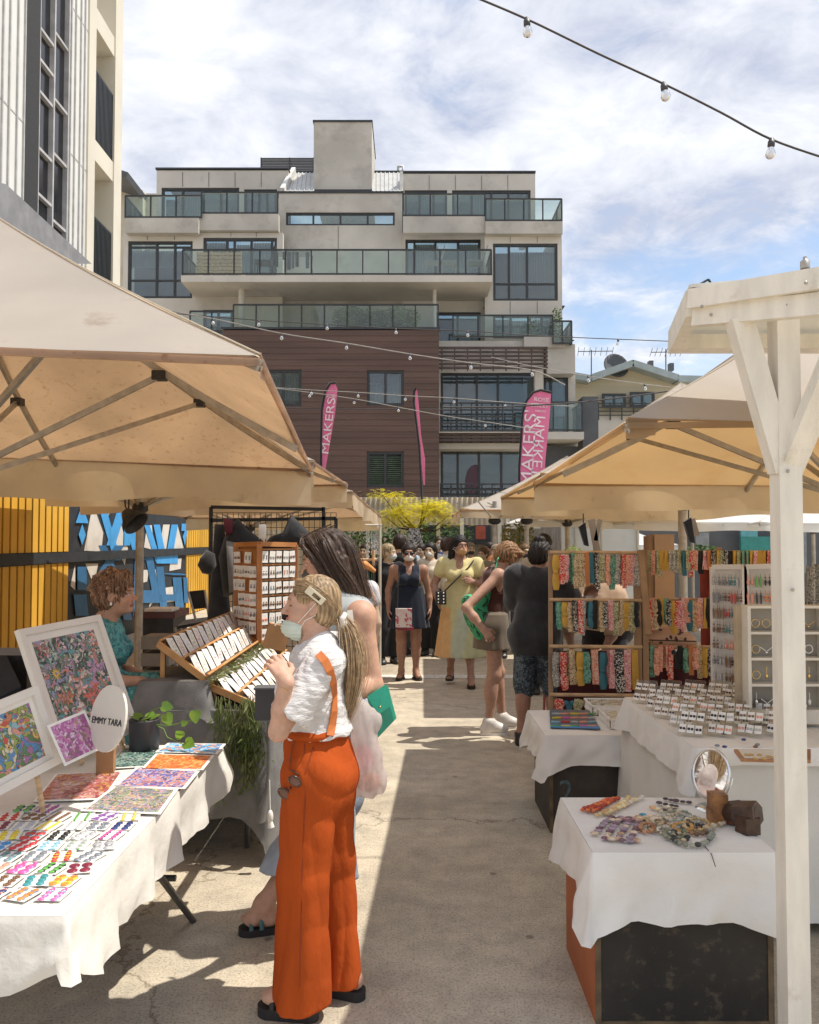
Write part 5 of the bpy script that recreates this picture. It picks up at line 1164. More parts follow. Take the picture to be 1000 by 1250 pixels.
hung_cloth('small white price tag hung on the grid stand', [(316, 640), (325, 640), (325, 658), (316, 658)], 7.0, PAPER, 'tag', 'price_tag', .01)
# lamp clamped on the pole
t_ = thing('clip_lamp', 'black clip-on lamp hanging by wires beside the grey pole on the left', 'lamp', P(162, 600, 8.3)); m = MB(); c = P(160, 632, 8.3)
m.lathe([(.02, .10), (.05, .09), (.10, 0), (.14, -.09), (.13, -.09), (.09, 0)], 18, Mx=Matrix.Translation(c) @ Euler((0, R(-50), R(-20))).to_matrix().to_4x4()); part('shade', m, BLK, t_)
m = MB(); m.tube([P(152, 600, 8.4), P(153, 618, 8.35), c], .008, 6); m.tube([P(158, 600, 8.4), P(157, 620, 8.4), c], .008, 6); m.box(P(150, 600, 8.4).x, 8.35, P(150, 600, 8.4).z-.02, P(176, 600, 8.4).x, 8.5, P(150, 600, 8.4).z+.02); part('bracket', m, BLK, t_)
# storage things on the ground behind the seated woman
t_ = thing('storage_tub', 'black storage tub with a maroon lid behind the grey pole', 'tub', P(198, 790, 9)); x0, x1, z0, z1 = rect(172, 748, 221, 796, 9.2)
part('tub', MB().prism([V(x0+.03, 9, z0-.3), V(x1-.03, 9, z0-.3), V(x1-.03, 9.5, z0-.3), V(x0+.03, 9.5, z0-.3)], (0, 0, z1-z0+.26)), BLK, t_); part('lid', MB().box(x0, 8.96, z1-.04, x1, 9.54, z1+.03), M('maroon_plastic', (.09, .03, .035), .5), t_); part('paper_stack', MB().box(x0+.1, 9, z1+.03, x1-.05, 9.3, z1+.06), PAPER, t_)
single('storage_tub', MB().box(x0, 9.0, 0, x1, 9.5, z0-.3), BLK, 'plain black tub standing underneath the maroon-lidded tub', 'tub')
t_ = thing('folding_chair', 'black folding chair with light metal edges in front of the fence', 'chair', P(238, 800, 8.6)); c = P(236, 762, 8.6)
def pt_(x, y, dy=0): return P(x, y, 8.6+dy)
part('backrest', MB().prism([pt_(230, 722), pt_(250, 720), pt_(254, 742), pt_(234, 744)], (0, .03, 0)), BLKC, t_); part('seat', MB().prism([pt_(216, 768, -.2), pt_(250, 762, -.2), pt_(258, 756, .2), pt_(226, 760, .2)], (0, 0, .03)), BLKC, t_)
for a, b in (((230, 722), (250, 800)), ((250, 720), (262, 798)), ((222, 765), (210, 830)), ((252, 762), (246, 830)), ((226, 764), (262, 825)), ((214, 766), (232, 832))): part('leg', MB().tube([pt_(*a), V(pt_(*b).x, 8.6, 0 if b[1] > 810 else pt_(*b).z)], .013, 6), ALU, t_)
single('black_bin', MB().prism([V(-3.1, 5.6, 0), V(-2.6, 5.6, 0), V(-2.6, 6.0, 0), V(-3.1, 6.0, 0)], (0, 0, .92)), BLKC, 'black cloth-covered box at the left edge behind the framed prints', 'box')
m = MB(); m.prism([P(8, 800, 5.6), P(26, 838, 5.2), P(-40, 870, 5.0), P(-60, 800, 5.6)], (0, .1, -.3)); single('dark_cover', m, M('navy_cloth', (.02, .03, .045), .9), 'dark navy cover hanging at the left edge behind the frames', 'cover')
t_ = thing('plastic_crate', 'pale stacked crate on the ground behind the seated woman', 'crate', P(190, 800, 7.6)); 
for i in range(3): part('panel', MB().box(P(172, 800, 7.8).x, 7.8, .35+.16*i, P(206, 800, 7.8).x, 8.1, .47+.16*i), M('dusty_plastic', (.2, .18, .16), .7), t_)
part('base', MB().box(P(172, 800, 7.8).x-.02, 7.79, 0, P(206, 800, 7.8).x+.02, 8.12, .33), MATS['dusty_plastic'], t_)
# ------------------------------------------------------------------ clothes rack in the middle distance
t_ = thing('clothes_rail', 'wooden rail of orange, grey and green garments behind the redhead', 'clothes rail', P(445, 760, 9.2)); m = MB()
for px in (429, 456): m.tube([V(P(px, 700, 9.2).x, 9.2, 0), P(px, 672, 9.2)], .018, 8)
m.tube([P(425, 683, 9.2), P(460, 683, 9.2)], .014, 8); part('frame', m, WOODL, t_)
for i, (px, w_, c) in enumerate(((432, 8, (.30, .32, .33)), (440, 9, (.42, .44, .46)), (447, 8, (.33, .36, .38)), (453, 5, (.04, .22, .12)), (457, 5, (.02, .03, .03)))):
    m = MB(); a, b = P(px-w_/2, 690, 9.15), P(px+w_/2, 690, 9.15); zb = P(px, 765, 9.15).z
    m.grid(lambda u, v: V(a.x+(b.x-a.x)*u+.03*v*(u-.5), 9.15+.05*math.sin(u*12+i)+.03*i*.3, a.z+(zb-a.z)*v), 14, 6); part('garment', m, M('garment_%d' % i, c, .9, .15, 6, .3, 20), t_)
m = MB(); m.tube([P(424, 700, 9.1), P(434, 690, 9.05), P(446, 689, 9.05), P(457, 697, 9.1)], [.05, .08, .07, .04], 10, flat=.6); part('orange_garment', m, M('orange_garment', (.62, .27, .09), .9), t_)
t_ = thing('jewellery_stand', 'wire stand of hanging silver trinkets under the far left umbrella corner', 'display stand', P(460, 760, 10.5)); m = MB(); rr = random.Random(41)
for i in range(40):
    p = P(447+rr.uniform(0, 17), 642+rr.uniform(0, 25), 10.5); m.tube([p, p+V(0, 0, -.15)], .003, 4); m.ball(p+V(0, 0, -.16), .014, 6, 4)
part('trinkets', m, CHROME, t_); m = MB(); m.tube([V(P(464, 700, 10.5).x, 10.5, 0), P(464, 640, 10.5)], .02, 6); m.tube([P(446, 641, 10.5), P(466, 641, 10.5)], .015, 6); part('frame', m, CRM, t_)
SPK = palette_mat('black_white_speckle', [(.7, .68, .64), (.06, .06, .06), (.5, .48, .45), (.02, .02, .02)], 50, 1.5, .8)
m = MB(); c = P(506, 700, 15.5)
q = [P(x, y, 15.5) for x, y in ((500, 645), (512, 645), (517, 665), (514, 682), (498, 682), (496, 664))]; m.prism(q, (0, .15, 0)); single('patterned_dress', m, SPK, 'black and white patterned dress hanging under the yellow tree', 'dress')
# ------------------------------------------------------------------ right side: crates and cloths
def crate(label, x0, x1, y0, y1, z, fmat, smat, nm='wooden_crate'):
    t_ = thing(nm, label, 'crate', ((x0+x1)/2, (y0+y1)/2, 0)); e = .016
    part('front_panel', MB().box(x0+e, y0, 0, x1-e, y0+e, z), fmat, t_); part('side_panel', MB().box(x0, y0+.002, 0, x0+e-.001, y1, z), smat, t_); part('side_panel', MB().box(x1-e+.001, y0+.002, 0, x1, y1, z), fmat, t_)
    part('back_panel', MB().box(x0+e, y1-e, 0, x1-e, y1, z), fmat, t_); part('top_panel', MB().box(x0-.004, y0-.004, z+.0005, x1+.004, y1+.004, z+.016), fmat, t_)
    m = MB()
    for x in (x0-.003, x1-.017): m.box(x, y0-.005, .002, x+.02, y0+.0, z-.002)
    m.box(x0+.018, y0-.004, .0, x1-.018, y0, .018); part('edge_trim', m, M('worn_edge', (.16, .11, .06), .8, .3, 12), t_); return t_
def worn(key, base, ch, sc=9, a=.56, b=.68, st=(1, 1, 3)):
    return M(key, base, .75, .25, 4, .25, 30, stain=(ch, sc, a, b))
BB = worn('scuffed_black_ply', (.034, .028, .022), (.15, .11, .07), 16, .56, .78); BG = worn('scuffed_dark_ply', (.05, .042, .034), (.10, .075, .05), 4, .55, .8)
RB = M('orange_painted_ply', (.42, .12, .035), .6, .15, 3, .1, 20, stain=((.25, .10, .05), 8, .62, .75))
crate('near scuffed black plywood crate with an orange-red side under the necklaces', .655, 1.275, 2.93, 3.48, .585, BB, RB)
drape_obj('white cloth over the nearest crate, under the shell necklaces', None, WCLOTH, x0=.645, x1=1.285, y0=2.915, y1=3.52, z=.604, drops=(.235, .22, .2, .22), seed=11, wave=.016, nper=40, corner=1.14, flare=.05, nv=14)
t_ = crate('far dark plywood crate with a faded painted digit under the headband table', .82, 1.41, 4.83, 5.42, .545, BG, BG); m = MB(); text_mb(m, '2', .19, basis(P(691, 968, 4.826), V(1, 0, 0), V(0, 0, 1), V(0, -1, 0)), .0005, .075); part('painted_digit', m, M('faded_blue_paint', (.10, .15, .16), .8, .3, 30), t_)
drape_obj('white cloth over the crate below the headband racks', None, WCLOTH, x0=.79, x1=1.44, y0=4.80, y1=5.50, z=.566, drops=(.17, .20, .1, .19), seed=14, wave=.011, nper=34, corner=1.25, flare=.06)
# long jewellery table
jt = folding_table('long trestle table under the floor-length pale cloth of the jewellery stall', 1.27, 3.2, 3.62, 4.75, .785, [((1.35, 3.7, .75), (1.35, 3.7, 0)), ((1.35, 4.6, .75), (1.35, 4.6, 0)), ((3.1, 3.7, .75), (3.1, 3.7, 0)), ((3.1, 4.6, .75), (3.1, 4.6, 0))])
drape_obj('floor-length pale cloth covering the jewellery table', None, M('pale_cloth', (.70, .68, .63), .88, .05, 3, .3, 10, bd=.012), x0=1.25, x1=3.25, y0=3.60, y1=4.78, z=.79, drops=(.74, .5, .5, .76), seed=21, wave=.018, nper=16, corner=1.0, flare=.03)
m = drape(1.235, 1.9, 3.585, 4.72, .80, (.07, .15, .02, .16), seed=23, wave=.006, nper=20, corner=1.1, flare=.1); single('table_runner', m, WCLOTH, 'short white cloth laid on the corner of the jewellery table', 'tablecloth')
JZ = .81
# oval mirror
t_ = thing('oval_mirror', 'round chrome swivel mirror on the nearest white cloth reflecting the stall opposite', 'mirror', P(858, 998, 3.42)); c = P(868, 944, 3.38); n_ = V(-.734, -.626, .265).normalized(); X = V(0, 0, 1).cross(n_).normalized(); Yv = n_.cross(X); Mm = basis(c, X, Yv, n_)
ring = MB(); k = 40
for i in range(k):
    a, b = 6.283*i/k, 6.283*(i+1)/k
ring.tube([Mm @ V(.078*math.cos(6.283*i/k), .094*math.sin(6.283*i/k), 0) for i in range(k+1)], .006, 8, cap=False); part('rim', ring, CHROME, t_)
part('glass', MB().prism([Mm @ V(.076*math.cos(6.283*i/k), .092*math.sin(6.283*i/k), 0) for i in range(k)], n_*.002), M('mirror_glass', (.9, .9, .9), .01, 0, 1, 0, metal=1), t_)
m = MB(); m.tube([Mm @ V(.088*math.cos(a), .104*math.sin(a), -.01) for a in [R(180+180*i/20) for i in range(21)]], .004, 6); b_ = P(856, 998, 3.42); b_ = V(c.x, c.y+.0, .612)
m.tube([Mm @ V(0, -.104, -.01), b_+V(0, 0, .02)], .008, 8); m.lathe([(0, .012), (.04, .010), (.062, 0), (.064, -.002)], 28, c=b_); part('stand', m, CHROME, t_)
# wood blocks
WB = [M('walnut_block', (.075, .038, .022), .5, .3, 30, .1, 60), M('cedar_block', (.33, .145, .05), .5, .3, 25, .1, 60)]
def hexblock(label, c, r, h, rot, mat, n=6, grp=None):
    Mx = Matrix.Translation(Vector(c)) @ rot.to_matrix().to_4x4(); pts = [Mx @ V(r*math.cos(6.283*i/n+.3), r*math.sin(6.283*i/n+.3), -h/2) for i in range(n)]
    up = (Mx.to_3x3() @ V(0, 0, h)); m = MB().prism(pts, up); m.prism([Mx @ V(r*.62*math.cos(6.283*i/n+.3), r*.62*math.sin(6.283*i/n+.3), h/2+.0006) for i in range(n)], Mx.to_3x3() @ V(0, 0, .0006))
    single('wooden_block', m, mat, label, 'bracelet block', 'wooden bracelet blocks beside the mirror')
zt = .612
hexblock('square cedar block on top of another cedar block beside the mirror', P(876, 979, 3.22)+V(0, 0, 0), .043, .072, Euler((0, 0, .5)), WB[1], 4)
hexblock('lower cedar block standing on the cloth beside the mirror', V(P(876, 1005, 3.22).x, 3.22, .636), .045, .05, Euler((0, 0, .5)), WB[1], 4)
hexblock('small reddish block between the cedar stack and the dark blocks', V(P(893, 1010, 3.2).x, 3.2, .642), .032, .06, Euler((0, 0, .2)), M('red_block', (.16, .06, .035), .5, .2, 20), 5)
hexblock('dark round-sided walnut block tilted against the others', P(897, 990, 3.18), .038, .07, Euler((1.2, .3, .4)), WB[0], 8)
hexblock('dark faceted walnut block lying on top with a hollow end', P(912, 993, 3.12), .046, .085, Euler((1.35, 0, .75)), WB[0], 6)
hexblock('lower dark walnut block nearest the cloth edge', V(P(914, 1021, 3.1).x, 3.1, .642), .047, .06, Euler((0, 0, .1)), WB[0], 5)
# necklaces on the near cloth
def beads(label, pts, sizes, cols, z=.615, rr=None, name='necklace', squash=.7, cat='necklace', step=None):
    mats = [M('bead_%d_%d_%d' % tuple(int(x*100) for x in c), c, .35, .25, 30, 0) for c in cols]; m = MB(); P3 = [G(x, y, z) for x, y in pts]
    L_ = [0]
    for a, b in zip(P3, P3[1:]): L_.append(L_[-1]+(b-a).length)
    s = 0; i = 0
    while s < L_[-1]:
        k = max(j for j in range(len(L_)-1) if L_[j] <= s); p = P3[k].lerp(P3[k+1], (s-L_[k])/max(1e-6, L_[k+1]-L_[k])); r = sizes[i % len(sizes)]*rr.uniform(1.05, 1.5)
        m.cm = rr.randrange(len(mats)); m.ball((p.x+rr.gauss(0, .001), p.y+rr.gauss(0, .001), z+r*squash*.8), (r, r*rr.uniform(.7, 1), r*squash), 8, 5); s += r*1.9; i += 1
    return single(name, m, mats, label, cat, 'necklaces laid on the nearest white cloth')
rr = random.Random(31)
OR = [(.62, .10, .03), (.70, .20, .06), (.5, .06, .03)]; YE = [(.72, .52, .22), (.78, .62, .34), (.7, .42, .2)]; PU = [(.20, .10, .13), (.70, .55, .40), (.35, .26, .32), (.62, .40, .25)]; DK = [(.03, .025, .03), (.07, .05, .06), (.10, .07, .09)]; MX_ = [(.25, .28, .22), (.62, .52, .36), (.10, .10, .09), (.45, .36, .22), (.50, .48, .40), (.7, .6, .45)]
for i in range(3): beads(['orange-red bead strand outermost at the left corner', 'orange-red bead strand in the middle of the red group', 'orange-red bead strand nearest the cream beads'][i], [(711+i*7, 990+i*1), (728+i*7, 984-i), (745+i*5, 976)], [.0085], OR, rr=rr)
for i in range(2): beads(['cream and yellow bead strand beside the red ones', 'pale yellow bead strand behind the brown chips'][i], [(729+i*12, 997-i*2), (745+i*10, 990-i*2), (762+i*9, 981), (768+i*12, 975)], [.009], YE, rr=rr)
beads('white shell strand at the back edge of the cloth', [(765, 984), (776, 978), (786, 974)], [.008, .006], [(.72, .66, .56), (.8, .75, .68)], rr=rr)
for i in range(4): beads(f'strand of flat cream and plum chips, {ORD[i]} of four from the left', [(727+i*14, 1019+i*3), (737+i*13, 1007+i*2), (748+i*11, 997+i*1)], [.0125], PU, rr=rr, squash=.35)
beads('strand of flat chips running along the front left of the cloth', [(738, 1024), (752, 1026), (770, 1027), (785, 1027)], [.0125], PU, rr=rr, squash=.35)
for i in range(3): beads(['dark pebble strand at the back, rightmost', 'dark pebble strand across the middle back', 'dark and tan pebble strand behind the shells'][i], [[(812, 976), (828, 979), (843, 981)], [(805, 981), (820, 984), (832, 987)], [(797, 987), (812, 991), (828, 990)]][i], [.011, .009], DK if i < 2 else DK+YE, rr=rr, squash=.4)
beads('bright turquoise flat stone pendant in the middle of the cloth', [(785, 996), (795, 999), (799, 1000)], [.013], [(.03, .33, .50)], rr=rr, squash=.3, cat='pendant')
def loopn(label, cx, cy, a, b, cols, sz, n=28, tilt=0): beads(label, [(cx+a*math.cos(6.283*i/n+tilt), cy+b*math.sin(6.283*i/n+tilt)*1.0) for i in range(n+1)], sz, cols, rr=rr)
loopn('big round necklace of green-grey and black stones hanging at the front', 845, 1021, 24, 13, [(.18, .20, .16), (.04, .04, .04), (.32, .33, .26)], [.009])
loopn('mixed tan bead necklace coiled in the middle', 818, 1004, 22, 8, MX_, [.007]); loopn('green and cream chip necklace coiled at the back', 826, 997, 17, 6, [(.30, .34, .26), (.6, .58, .46)], [.006])
loopn('gold and amber bead necklace coiled at the right', 850, 1008, 16, 7, [(.60, .38, .14), (.7, .5, .25)], [.007]); loopn('small brown bead necklace coiled at the left of the pile', 806, 1011, 14, 6, [(.25, .16, .09), (.5, .36, .2)], [.006])
for i in range(9):
    cx_, cy_ = (800, 812, 824, 834, 842, 852, 818, 830, 790)[i], (1004, 1014, 1020, 1012, 1003, 1016, 992, 1024, 1012)[i]
    loopn(f'{("tan", "ivory", "moss", "amber", "grey-green", "brown", "cream", "black and tan", "rust")[i]} bead bracelet coiled in the pile of necklaces', cx_, cy_, rr.uniform(8, 13), rr.uniform(4, 6), [[(.55, .40, .22), (.62, .5, .33)], [(.72, .66, .54)], [(.22, .25, .15), (.3, .3, .2)], [(.6, .32, .08), (.5, .24, .06)], [(.26, .3, .25), (.4, .42, .36)], [(.2, .11, .06), (.3, .18, .1)], [(.7, .62, .46), (.6, .5, .36)], [(.03, .03, .03), (.5, .38, .24)], [(.4, .15, .06), (.5, .25, .12)]][i], [rr.choice((.005, .0065, .008))])
for i in range(5): beads(f'{("plum", "rose", "tan", "ivory", "mauve")[i]} flat chip strand running across the middle of the cloth, {ORD[i]} from the left', [(742+i*13, 1003-i), (755+i*13, 1000-i), (768+i*12, 1004-i)], [.011], [[(.20, .10, .13)], [(.5, .25, .25)], [(.6, .42, .25)], [(.72, .64, .5)], [(.4, .28, .36)]][i]+PU[1:2], rr=rr, squash=.35)
beads('twisted tan shell strand pointing at the dark wooden blocks', [(862, 1013), (873, 1010), (884, 1006)], [.010, .008], [(.55, .40, .22), (.66, .55, .40)], rr=rr)
m = MB(); m.tube([G(858, 1030, .616), V(G(868, 1040, .61).x, 2.905, .604), V(G(874, 1048, .6).x, 2.88, .57)], .0016, 5); single('cord', m, CAB, 'thin dark cord hanging over the front edge of the nearest cloth', 'cord')
# ------------------------------------------------------------------ small crate table: hair clips and white basket
TZ2 = .574
t_ = thing('clip_board', 'dark tray of coloured hair clips on the white cloth below the racks', 'tray', G(700, 880, TZ2)); q = [G(672, 889, TZ2), G(733, 891, TZ2), G(720, 868, TZ2), G(671, 867, TZ2)]; part('tray', MB().prism(q, (0, 0, .006)), M('tray_grey', (.10, .12, .14), .4), t_)
m = MB(); m.prism([G(672, 889.5, TZ2)+V(0, 0, .007), G(733, 891, TZ2)+V(0, 0, .007), G(731, 887, TZ2)+V(0, 0, .007), G(672, 886, TZ2)+V(0, 0, .007)], (0, 0, .003)); part('blue_edge', m, EM['blue'], t_)
rr = random.Random(17)
for r_ in range(4):
    for c_ in range(5):
        p = G(679+c_*11+rr.uniform(-1, 1), 871+r_*5, TZ2+.01); cn = rr.choice(('red', 'coral', 'green', 'pink', 'sky blue', 'yellow', 'silver')); m = MB(); a = rr.uniform(-.3, .3)
        Mx = Matrix.Translation((p.x, p.y, TZ2+.0065)) @ Matrix.Rotation(a, 4, 'Z'); m.prism([Mx @ V(-.028, -.008, 0), Mx @ V(.0, -.011, 0), Mx @ V(.028, -.007, 0), Mx @ V(.03, .006, 0), Mx @ V(0, .010, 0), Mx @ V(-.028, .007, 0)], (0, 0, .007))
        o_ = single('hair_clip', m, EM[cn], f'{cn} hair clip on the dark tray, {ORD[r_]} row from back, {ORD[c_]} from left', 'hair clip', 'hair clips on the dark tray')
def basket(label, px0, px1, py0, py1, h):
    a, b = G(px0, py1, TZ2), G(px1, py1, TZ2); c, d = G(px0+(px1-px0)*.0, py0, TZ2), G(px1, py0, TZ2); c.x = a.x; d.x = b.x; t_ = thing('slatted_basket', label, 'basket', a); m = MB()
    part('base', MB().box(a.x, a.y, TZ2+.001, b.x, c.y, TZ2+.008), PAPER, t_)
    for (p, q, n) in ((a, b, 22), (c, d, 22), (a, c, 10), (b, d, 10)):
        for i in range(n+1): x = p.lerp(q, i/n); m.box(x.x-.002, x.y-.002, TZ2+.008, x.x+.002, x.y+.002, TZ2+h)
    part('slats', m, PAPER, t_); m = MB()
    for p, q in ((a, b), (c, d), (a, c), (b, d)): m.bar(p+V(0, 0, h), q+V(0, 0, h), .008, .01)
    part('rim', m, PAPER, t_); m = MB()
    for i in range(18): x = a.lerp(b, random.uniform(.06, .94)); y = a.lerp(c, random.uniform(.1, .9)).y; m.bar(V(x.x-.03, y, TZ2+h*.75), V(x.x+.03, y+random.uniform(-.02, .02), TZ2+h*.95), .018, .006)
    part('contents', m, M('pale_tags', (.6, .55, .42), .6, .2), t_)
basket('white slatted plastic basket nearer the front of the small cloth', 745, 787, 876, 890, .055); basket('white slatted plastic basket behind the other one, at the foot of the racks', 724, 774, 863, 873, .055)
# ------------------------------------------------------------------ headband racks
PATS = [('red-spotted', palette_mat('fab_red_spot', [(.60, .05, .04), (.62, .06, .05), (.75, .62, .50)], 150, .6, .9)), ('mustard', M('fab_mustard', (.60, .36, .07), .9)), ('black-dotted', palette_mat('fab_black_spot', [(.03, .03, .035), (.04, .04, .04), (.7, .66, .6)], 160, .6, .9)),
        ('coral', palette_mat('fab_coral', [(.72, .28, .18), (.78, .42, .30), (.62, .2, .14), (.8, .6, .48)], 160, 1, .9)), ('mint', palette_mat('fab_mint', [(.16, .36, .27), (.2, .4, .3), (.06, .2, .14)], 90, 1, .9)), ('teal', M('fab_teal', (.05, .18, .24), .9)),
        ('leopard', palette_mat('fab_leopard', [(.66, .52, .32), (.7, .56, .36), (.12, .08, .05), (.6, .44, .26)], 180, 1.4, .9)), ('grey-white', palette_mat('fab_greyw', [(.3, .3, .28), (.62, .6, .54), (.12, .12, .12), (.5, .5, .44)], 190, 1, .9)), ('orange', M('fab_orange', (.55, .21, .08), .9)),
        ('pink', palette_mat('fab_pink', [(.66, .16, .20), (.7, .3, .32), (.75, .6, .56)], 140, 1, .9)), ('plain black', BLKC), ('olive', palette_mat('fab_olive', [(.24, .26, .12), (.5, .48, .26), (.62, .56, .4), (.15, .15, .08)], 170, 1, .9))]
RACKY = 6.3; RKW = M('rack_timber', (.36, .23, .135), .7, .2, 5, .1, 30)
rk = thing('headband_rack', 'timber dowel rack of patterned headbands, left section beside the woman in black', 'rack', P(725, 860, RACKY))
for a, b in (((786, 672), (789, 862)), ((777, 674), (781, 860))):
    p = P(a[0], a[1], RACKY); q = P(b[0], b[1], RACKY); part('post', MB().bar(V(p.x, RACKY, p.z), V(q.x, RACKY, 0), .045), RKW, rk)
part('post', MB().bar(P(782, 672, RACKY-.1), P(792, 775, RACKY-.3), .04), RKW, rk); part('post', MB().bar(V(P(672, 800, RACKY).x, RACKY, 0), P(672, 672, RACKY), .03), RKW, rk)
for y_ in (674, 732, 789, 848): p, q = P(671, y_, RACKY-.02), P(784, y_+1, RACKY-.02); part('dowel', MB().tube([p, q], .014, 10), WOODL, rk)
rk2 = thing('headband_rack', 'timber dowel rack of patterned headbands, right section in front of the grey pole', 'rack', P(860, 860, RACKY))
for y_ in (674, 732, 790): p, q = P(784, y_, RACKY+.05), P(945, y_, RACKY+.05); part('dowel', MB().tube([p, q], .014, 10), WOODL, rk2)
for px in (878, 945): part('post', MB().bar(V(P(px, 700, RACKY).x, RACKY+.06, 0), P(px, 668, RACKY+.06), .035), RKW, rk2)
BAND = {}
def band_mesh(pi, kind, L_):
    k = (pi, kind, round(L_, 2))
    if k in BAND: return BAND[k]
    m = MB(); mat = PATS[pi][1]; w_ = .034
    if kind == 0:     # knotted loop hanging
        m.grid(lambda u, v: V((u-.5)*w_*(1+.5*abs(math.sin(v*3.14*2)))*1.15, -.012+.012*math.sin(u*3.14)*-1-.006*math.sin(v*9), -L_*v), 6, 12); m.grid(lambda u, v: V((u-.5)*w_*.9, .014+.006*math.sin(v*7), -L_*.93*v), 4, 8)
        m.ball((0, -.014, -L_*.5), (.021, .014, .016), 8, 6)
    elif kind == 1:   # flat band over the dowel
        m.grid(lambda u, v: V((u-.5)*w_*1.1, -.018-.004*math.sin(v*5+u*3), .016-(L_+.016)*v), 4, 10); m.grid(lambda u, v: V((u-.5)*w_*1.1, .018, .016-(L_*.9+.016)*v), 4, 6); m.grid(lambda u, v: V((u-.5)*w_*1.1, -.018+.036*v, .016+.004*math.sin(3.14*v)), 4, 3)
    else:             # bow / scrunchie
        for s in (-1, 1): m.ball((s*.022, -.01, -.03), (.022, .012, .02), 8, 6)
        m.grid(lambda u, v: V((u-.5)*.022-.012+.02*v, -.012, -.03-L_*.7*v), 3, 6); m.grid(lambda u, v: V((u-.5)*.022+.012-.02*v, -.010, -.03-L_*.7*v), 3, 6)
    BAND[k] = m.mesh('headband', [mat]); return BAND[k]
rr = random.Random(23)
def hang(pi, px, py, L_, kind, label, Y=RACKY-.02, s=1):
    o = link('headband', band_mesh(pi, kind, L_)); tag(o, label, 'headband', 'headbands hanging on the timber racks'); o.location = P(px, py, Y); o.rotation_euler = (0, rr.uniform(-.05, .05), rr.uniform(-.5, .5)); o.scale = (s, 1, 1)
rows = ((674, 'top', 679, 778, 17, .235, (0, 0, 1)), (732, 'second', 682, 777, 16, .22, (0, 0, 1)), (793, 'third', 677, 775, 11, .27, (1, 0, 0)), (850, 'bottom', 682, 776, 9, .16, (2, 0)))
for (py, rn, p0, p1, n, L_, kinds) in rows:
    seq = [rr.randrange(len(PATS)) for _ in range(n+2)]
    for i in range(n):
        pi = seq[i+1]; hang(pi, p0+(p1-p0)*i/(n-1)+rr.uniform(-1.2, 1.2), py+3, L_*rr.uniform(.85, 1.15), rr.choice(kinds), f'{PATS[pi][0]} headband between {PATS[seq[i]][0] if i else "the post"} and {PATS[seq[i+2]][0]} ones, {rn} dowel, left rack', s=1.0 if n > 12 else 1.35)
for (py, rn, p0, p1, n, L_, kinds) in ((674, 'top', 787, 942, 31, .155, (1,)), (732, 'second', 786, 868, 20, .21, (1, 1, 0)), (790, 'third', 783, 866, 15, .20, (1, 2, 0))):
    seq = [rr.choice((6, 6, 11, 1, 7, 3)) if (py == 674 and k < 10) else rr.randrange(len(PATS)) for k in range(n+2)]
    for i in range(n):
        px = p0+(p1-p0)*i/(n-1); pi = seq[i+1]
        hang(pi, px, py+1, L_*rr.uniform(.8, 1.2), rr.choice(kinds), f'{PATS[pi][0]} headband between {PATS[seq[i]][0] if i else "the post"} and {PATS[seq[i+2]][0]} ones, {rn} dowel, right rack', Y=RACKY+.02)
t_ = thing('maroon_backdrop', 'dark maroon cloth panel behind the lower headband racks', 'cloth', P(820, 860, 6.6)); x0, x1, z0, z1 = rect(680, 795, 872, 900, 6.7); m = MB(); m.grid(lambda u, v: V(x0+(x1-x0)*u, 6.7+.02*math.sin(u*30), z0+(z1-z0)*v), 60, 2); part('cloth', m, M('maroon_backcloth', (.065, .012, .016), .9), t_)
m = MB(); x0, x1, z0, z1 = rect(855, 672, 945, 820, 6.75); m.grid(lambda u, v: V(x0+(x1-x0)*u, 6.75+.02*math.sin(u*20), z0+(z1-z0)*v), 40, 2); single('red_backcloth', m, M('red_backcloth', (.25, .04, .025), .9, .3, 6), 'dark red cloth behind the right end of the headband racks', 'cloth')
t_ = thing('tall_carton', 'tall brown cardboard box standing behind the right headband rack', 'carton', P(810, 740, 8.2)); CB = M('cardboard', (.40, .225, .105), .8, .08, 4, .08, 20); x0, x1, z0, z1 = rect(800, 653, 824, 800, 8.2)
part('body', MB().box(x0, 8.2, 0, x1, 8.45, z1), CB, t_); part('side_flap', MB().box(x0-.055, 8.22, 0, x0-.004, 8.4, z1-.01), M('cardboard_dark', (.26, .14, .06), .8), t_); part('top_flap', MB().box(x0, 8.2, z1+.002, x1, 8.45, z1+.008), CB, t_)
DOT = palette_mat('polka_peach', [(.68, .44, .30)]*4+[(.10, .05, .04)], 42, .2, .8)
t_ = thing('polka_pouch', 'peach pouch with black dots hanging under the second dowel of the right rack', 'pouch', P(815, 775, 6.4)); m = MB(); x0, x1, z0, z1 = rect(780, 766, 852, 792, 6.42)
m.grid(lambda u, v: V(x0+(x1-x0)*u, 6.42-.06*math.sin(math.pi*v)*math.sin(math.pi*u)**.5, z0+(z1-z0)*v*(math.sin(math.pi*u)**.35*.9+.1)), 24, 10); part('body', m, DOT, t_); part('zip', MB().tube([P(782, 781, 6.34), P(815, 782, 6.33), P(850, 783, 6.34)], .005, 6), BLK, t_)
m = MB(); m.ball(P(797, 762, 6.4), (.07, .03, .05), 12, 8); single('dotted_scarf', m, PATS[2][1], 'black scarf with white dots bunched above the polka pouch', 'scarf')
